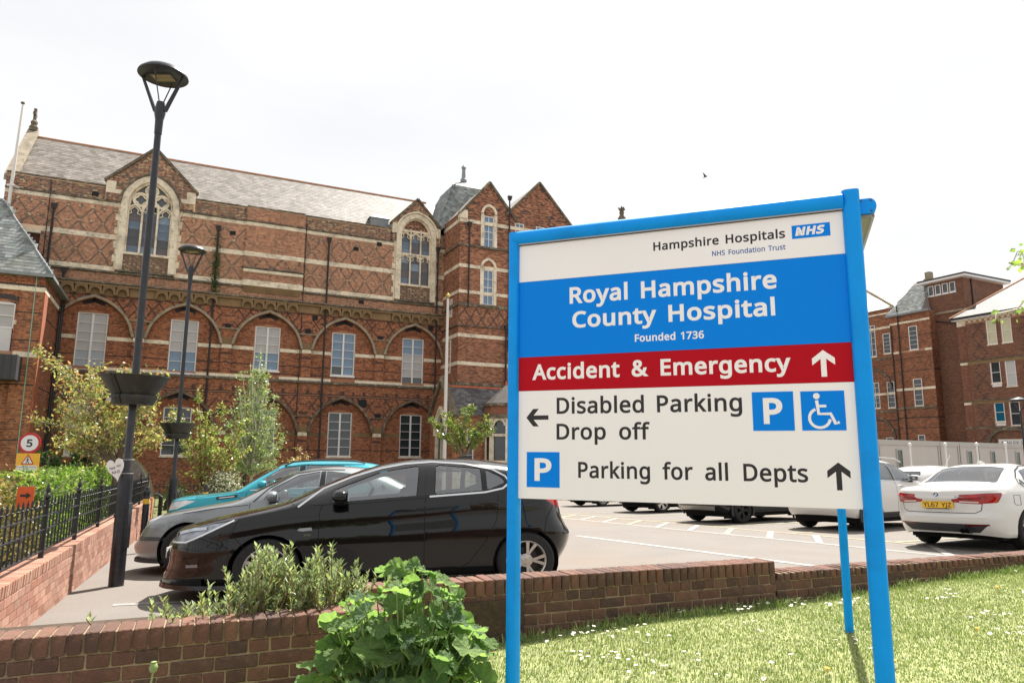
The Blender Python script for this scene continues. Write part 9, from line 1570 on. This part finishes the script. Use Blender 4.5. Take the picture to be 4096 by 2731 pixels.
while cnt < 285:
    a, rr = g.uniform(0, 2*PI), math.sqrt(g.random()); h = .80*(1-.55*rr**2.4); x, y = .38*rr*math.cos(a), .34*rr*math.sin(a)
    lo_ = g.random()**.45; z = h*(.12+.88*lo_); x *= (.75+.4*lo_ if z > .25 else 1.05); y *= .8+.3*lo_
    p = Vector((x, y, z)); o = link('leaf', lm_[cnt % 6], ml, p); tp = z/.8; out = Vector((x*1.3, y*1.2-.22*(1-tp)-.05, .35+1.1*tp*g.uniform(.6, 1.2))).normalized(); out = (out+Vector(g.normal(size=3)*.40)).normalized()
    o.rotation_mode = 'QUATERNION'; o.rotation_quaternion = out.to_track_quat('Z', 'Y') @ Matrix.Rotation(g.uniform(0, 2*PI), 3, 'Z').to_quaternion(); s_ = g.uniform(.42, .95)*(1.05 if z < .5 else .85); o.scale = (s_, s_, s_*1.1)
    b0 = Vector((x*.35+g.normal()*.05, y*.35+g.normal()*.04, 0)); sm.tube([b0, b0.lerp(p, .6)+Vector((0, 0, .06)), p], [.006, .005, .003], 4, cap=False); cnt += 1
q = sm.build('stems', mal_s, ml, smooth=True); q['kind'] = 'stuff'
# ---- grey leaved shrub in the bed behind the near wall
gs = thing('grey_shrub', (-1.75, 4.35, .35), 0, 'silvery grey green shrub growing over the near brick wall', 'shrub'); P, D_ = [], []; g = np.random.default_rng(9); sm = MB()
def sprig(x, y, z0, h, lean):
    n = int(h/.016); top = Vector((x+lean[0], y+lean[1], z0+h)); base = Vector((x, y, z0)); sm.tube([base, base.lerp(top, .5)+Vector((g.normal()*.015, g.normal()*.015, 0)), top], [.006, .005, .003], 4, cap=False)
    for i in range(n):
        t = .12+.88*i/n; p = base.lerp(top, t); a = i*2.4
        for q in range(2): b = a+q*PI; P.append(p); D_.append((math.cos(b)*.9, math.sin(b)*.9, .75+.5*t))
dens = [(-2.27, .06), (-2.2, .16), (-1.98, .08), (-1.86, .12), (-1.76, .22), (-1.66, .20)]
for i in range(230):
    u = g.random()**.75; X = -2.3+u*1.35; e = np.interp(X, [-2.3, -2.15, -2.0, -1.8, -1.62, -1.45, -1.2, -.95], [.10, .26, .12, .28, .42, .50, .46, .25]); y = g.uniform(-.12, .32)+.43*(X+1.75)-.06
    if X < -1.75 and g.random() < .45: continue
    sprig(X+1.75, y, .0, max(.10, e*g.uniform(.35, 1.08))+.08, (g.normal()*.10, g.normal()*.08-.03))
P = np.array([tuple(p) for p in P]); D_ = np.array(D_); n = len(P); d = D_+g.normal(size=(n, 3))*.25; d /= np.linalg.norm(d, axis=1)[:, None]; s_ = g.uniform(.032, .058, n)
e = np.cross(d, np.array([0, 0, 1.0])); e /= np.linalg.norm(e, axis=1)[:, None]+1e-6; nn_ = np.cross(e, d); m1 = P+d*(s_*.5)[:, None]; w_ = (s_*.19)[:, None]
V = np.stack([P, m1+e*w_+nn_*w_*.5, P+d*s_[:, None], m1-e*w_+nn_*w_*.5], 1).reshape(-1, 3); b_ = np.arange(n)[:, None]*4; Fq = np.concatenate([b_+np.array([[0, 2, 1]]), b_+np.array([[0, 3, 2]])], 0)
c_ = pick(np.array([srgb(152, 166, 132), srgb(134, 150, 112), srgb(176, 186, 156), srgb(112, 128, 88), srgb(162, 166, 116)]), n); o = mesh_np('foliage', V, Fq, leaf_m, gs, np.repeat(c_, 4, axis=0)); o['kind'] = 'stuff'
q = sm.build('stems', bark_b, gs); q['kind'] = 'stuff'
MB().box(-1.5, 1.9, -.03, .33, -.6, .14).build('planting_bed', mat('bed_soil', srgb(70, 56, 42), .95, var=.3, vscale=20, bump=.7, bscale=40), gs, (0.1, .12, 0), (0, 0, PI/2-R(66.3)))
# seed heads in the foreground
for i, (x, y, h, t_) in enumerate(((-1.13, 2.32, .70, .02), (-1.30, 2.36, .60, .0))):
    z = lawn_z(x, y); o = thing('seed_stalk', (x, y, z), 0, ['pale stalk with a round seed head at the bottom edge', 'broken dry stalk at the bottom edge'][i], 'plant'); k = MB(); k.tube([(-.04, 0, 0), (-.02, 0, h*.6), (t_, 0, h)], [.004, .0035, .003], 5); k.build('stem', mal_s if i == 0 else bark_b, o)
    k = MB(); k.lathe([(.003, h), (.011, h+.006), (.014, h+.016), (.010, h+.026), (.006, h+.030), (.009, h+.033), (.002, h+.035)] if i == 0 else [(.004, h), (.007, h+.012), (.002, h+.035)], 8, (t_, 0, 0)); k.build('seed_head', mal_s if i == 0 else bark_b, o, smooth=True)
# ---- grass
g = np.random.default_rng(3)
def grass(n, smin, smax, bmin, bmax, hmin, hmax, seed):
    g = np.random.default_rng(seed); s = g.uniform(smin, smax, n); b = bmax-(bmax-bmin)*g.random(n)
    X = WA.x+WD.x*s+WN.x*b; Y = WA.y+WD.y*s+WN.y*b; return X, Y
def lawn_np(x, y):
    s = (x-WA.x)*WD.x+(y-WA.y)*WD.y; return .205+.033*np.clip(s, -3.5, 9)+.02*np.sin(1.7*x)*np.sin(1.3*y+.5)-.018*np.maximum(0, -s-.3)
def blades(name, X, Y, h, cols, seed, lean=.6):
    g = np.random.default_rng(seed); n = len(X); Z = lawn_np(X, Y); a = g.uniform(0, 2*PI, n); l = h*g.uniform(.2, lean, n); w = g.uniform(.0018, .0036, n)
    base = np.stack([X, Y, Z], 1); t = np.stack([np.cos(a), np.sin(a), np.zeros(n)], 1); sd_ = np.stack([-np.sin(a), np.cos(a), np.zeros(n)], 1)
    mid = base+t*(l*.35)[:, None]+np.array([0, 0, 1])*(h*.6)[:, None]; tip = base+t*l[:, None]+np.array([0, 0, 1])*(h*.95)[:, None]
    V = np.stack([base-sd_*w[:, None], base+sd_*w[:, None], mid+sd_*w[:, None]*.8, mid-sd_*w[:, None]*.8, tip], 1).reshape(-1, 3); b = np.arange(n)[:, None]*5
    F = np.concatenate([b+np.array([[0, 1, 2]]), b+np.array([[0, 2, 3]]), b+np.array([[3, 2, 4]])], 0); c = pick(np.array(cols), n)
    return mesh_np(name, V, F, grass_m, None, np.repeat(c, 5, axis=0))
gc = [srgb(152, 168, 102), srgb(134, 154, 86), srgb(170, 180, 122), srgb(112, 136, 70), srgb(186, 186, 144)]
X, Y = grass(150000, -.7, 7.5, -3.2, -.02, 0, 0, 51); vis = (np.abs(X/np.maximum(Y, .1)) < .8) & (Y > 2.7); X, Y = X[vis], Y[vis]
X2, Y2 = grass(5200, -.7, 7.5, -.16, -.01, 0, 0, 52); kp = np.sin(X2*5.3)*np.sin(Y2*4.1+X2*2)+np.random.default_rng(8).normal(size=len(X2))*.5 > -.1; X2, Y2 = X2[kp], Y2[kp]
patchy = .5+.5*np.sin(3.1*X+1.3*np.sin(2.2*Y))*np.sin(2.7*Y+.8*np.sin(1.9*X)); h = g.uniform(.010, .024, len(X))*(.75+.6*patchy); gr1 = blades('grass', X, Y, h, gc, 53); tag(gr1, 'short sunlit lawn grass in front of the low wall', 'grass', kind='stuff')
gr2 = blades('wall_grass', X2, Y2, g.uniform(.03, .09, len(X2)), [srgb(128, 146, 84), srgb(104, 128, 68), srgb(150, 162, 104)], 54, .8); tag(gr2, 'longer grass tufts along the foot of the wall', 'grass', kind='stuff')
# ---- daisies
def daisy_mesh(seed):
    r = random.Random(seed); k = MB(); n = 14; h = r.uniform(.03, .055); k.tube([(0, 0, 0), (.004, 0, h)], .0012, 3, 1, cap=False)
    for i in range(n):
        a = 2*PI*i/n; c, s = math.cos(a), math.sin(a); q = r.uniform(.9, 1.1); L = .0105*q; w = .0019; u = .003
        k.add([(.003*c-w*s*.6, .003*s+w*c*.6, h), (.003*c+w*s*.6, .003*s-w*c*.6, h), (L*c+w*s, L*s-w*c, h+u), (L*c-w*s, L*s+w*c, h+u)], [(0, 1, 2, 3)], 0)
    k.lathe([(.0036, h), (.003, h+.002), (.0006, h+.003)], 8, mi=2); o = k.build('daisy', [mat('petal', srgb(238, 234, 228), .6), mal_s, mat('daisy_eye', srgb(224, 180, 40), .7)]); me = o.data; bpy.data.objects.remove(o); return me
dm = [daisy_mesh(i) for i in range(4)]; cl = [(.72, -.2, 18, .13), (1.65, -.1, 4, .06), (2.2, -.14, 12, .14), (2.75, -.16, 16, .12), (3.1, -.36, 20, .10), (1.0, -.42, 14, .2), (1.75, -.62, 8, .2), (.62, -.78, 18, .16), (.85, -1.05, 16, .14), (3.95, -.55, 12, .14), (3.7, -1.1, 12, .14), (2.3, -1.2, 7, .12), (3.3, -1.55, 10, .12), (4.4, -.9, 7, .2), (1.35, -1.3, 6, .2), (5.6, -.2, 5, .3)]; g = np.random.default_rng(77); first = True
for s0, b0, n, sp in cl:
    for i in range(n):
        s = s0+g.normal()*sp; b = min(-.05, b0+g.normal()*sp*.5); p = WA+WD*s+WN*b; o = link('daisy', dm[g.integers(0, 4)], None, (p.x, p.y, lawn_z(p.x, p.y)), (g.normal()*.25-.1, g.normal()*.25, g.uniform(0, 6))); q = g.uniform(.9, 1.35); o.scale = (q, q, 1)
        tag(o, 'small white daisy growing in the lawn', 'daisy', 'daisies in the lawn')
for i, (s0, b0) in enumerate(((3.2, -1.35), (4.55, -.62), (1.6, -1.55), (2.05, -1.62))):
    p = WA+WD*s0+WN*b0; k = MB(); k.lathe([(.002, 0), (.002, .035), (.014, .038), (.016, .043), (.008, .048), (.001, .049)], 12); o = k.build('dandelion', mat('dandelion', srgb(232, 170, 40), .7), None, (p.x, p.y, lawn_z(p.x, p.y))); tag(o, 'yellow dandelion flower in the lawn', 'dandelion', 'dandelions in the lawn')
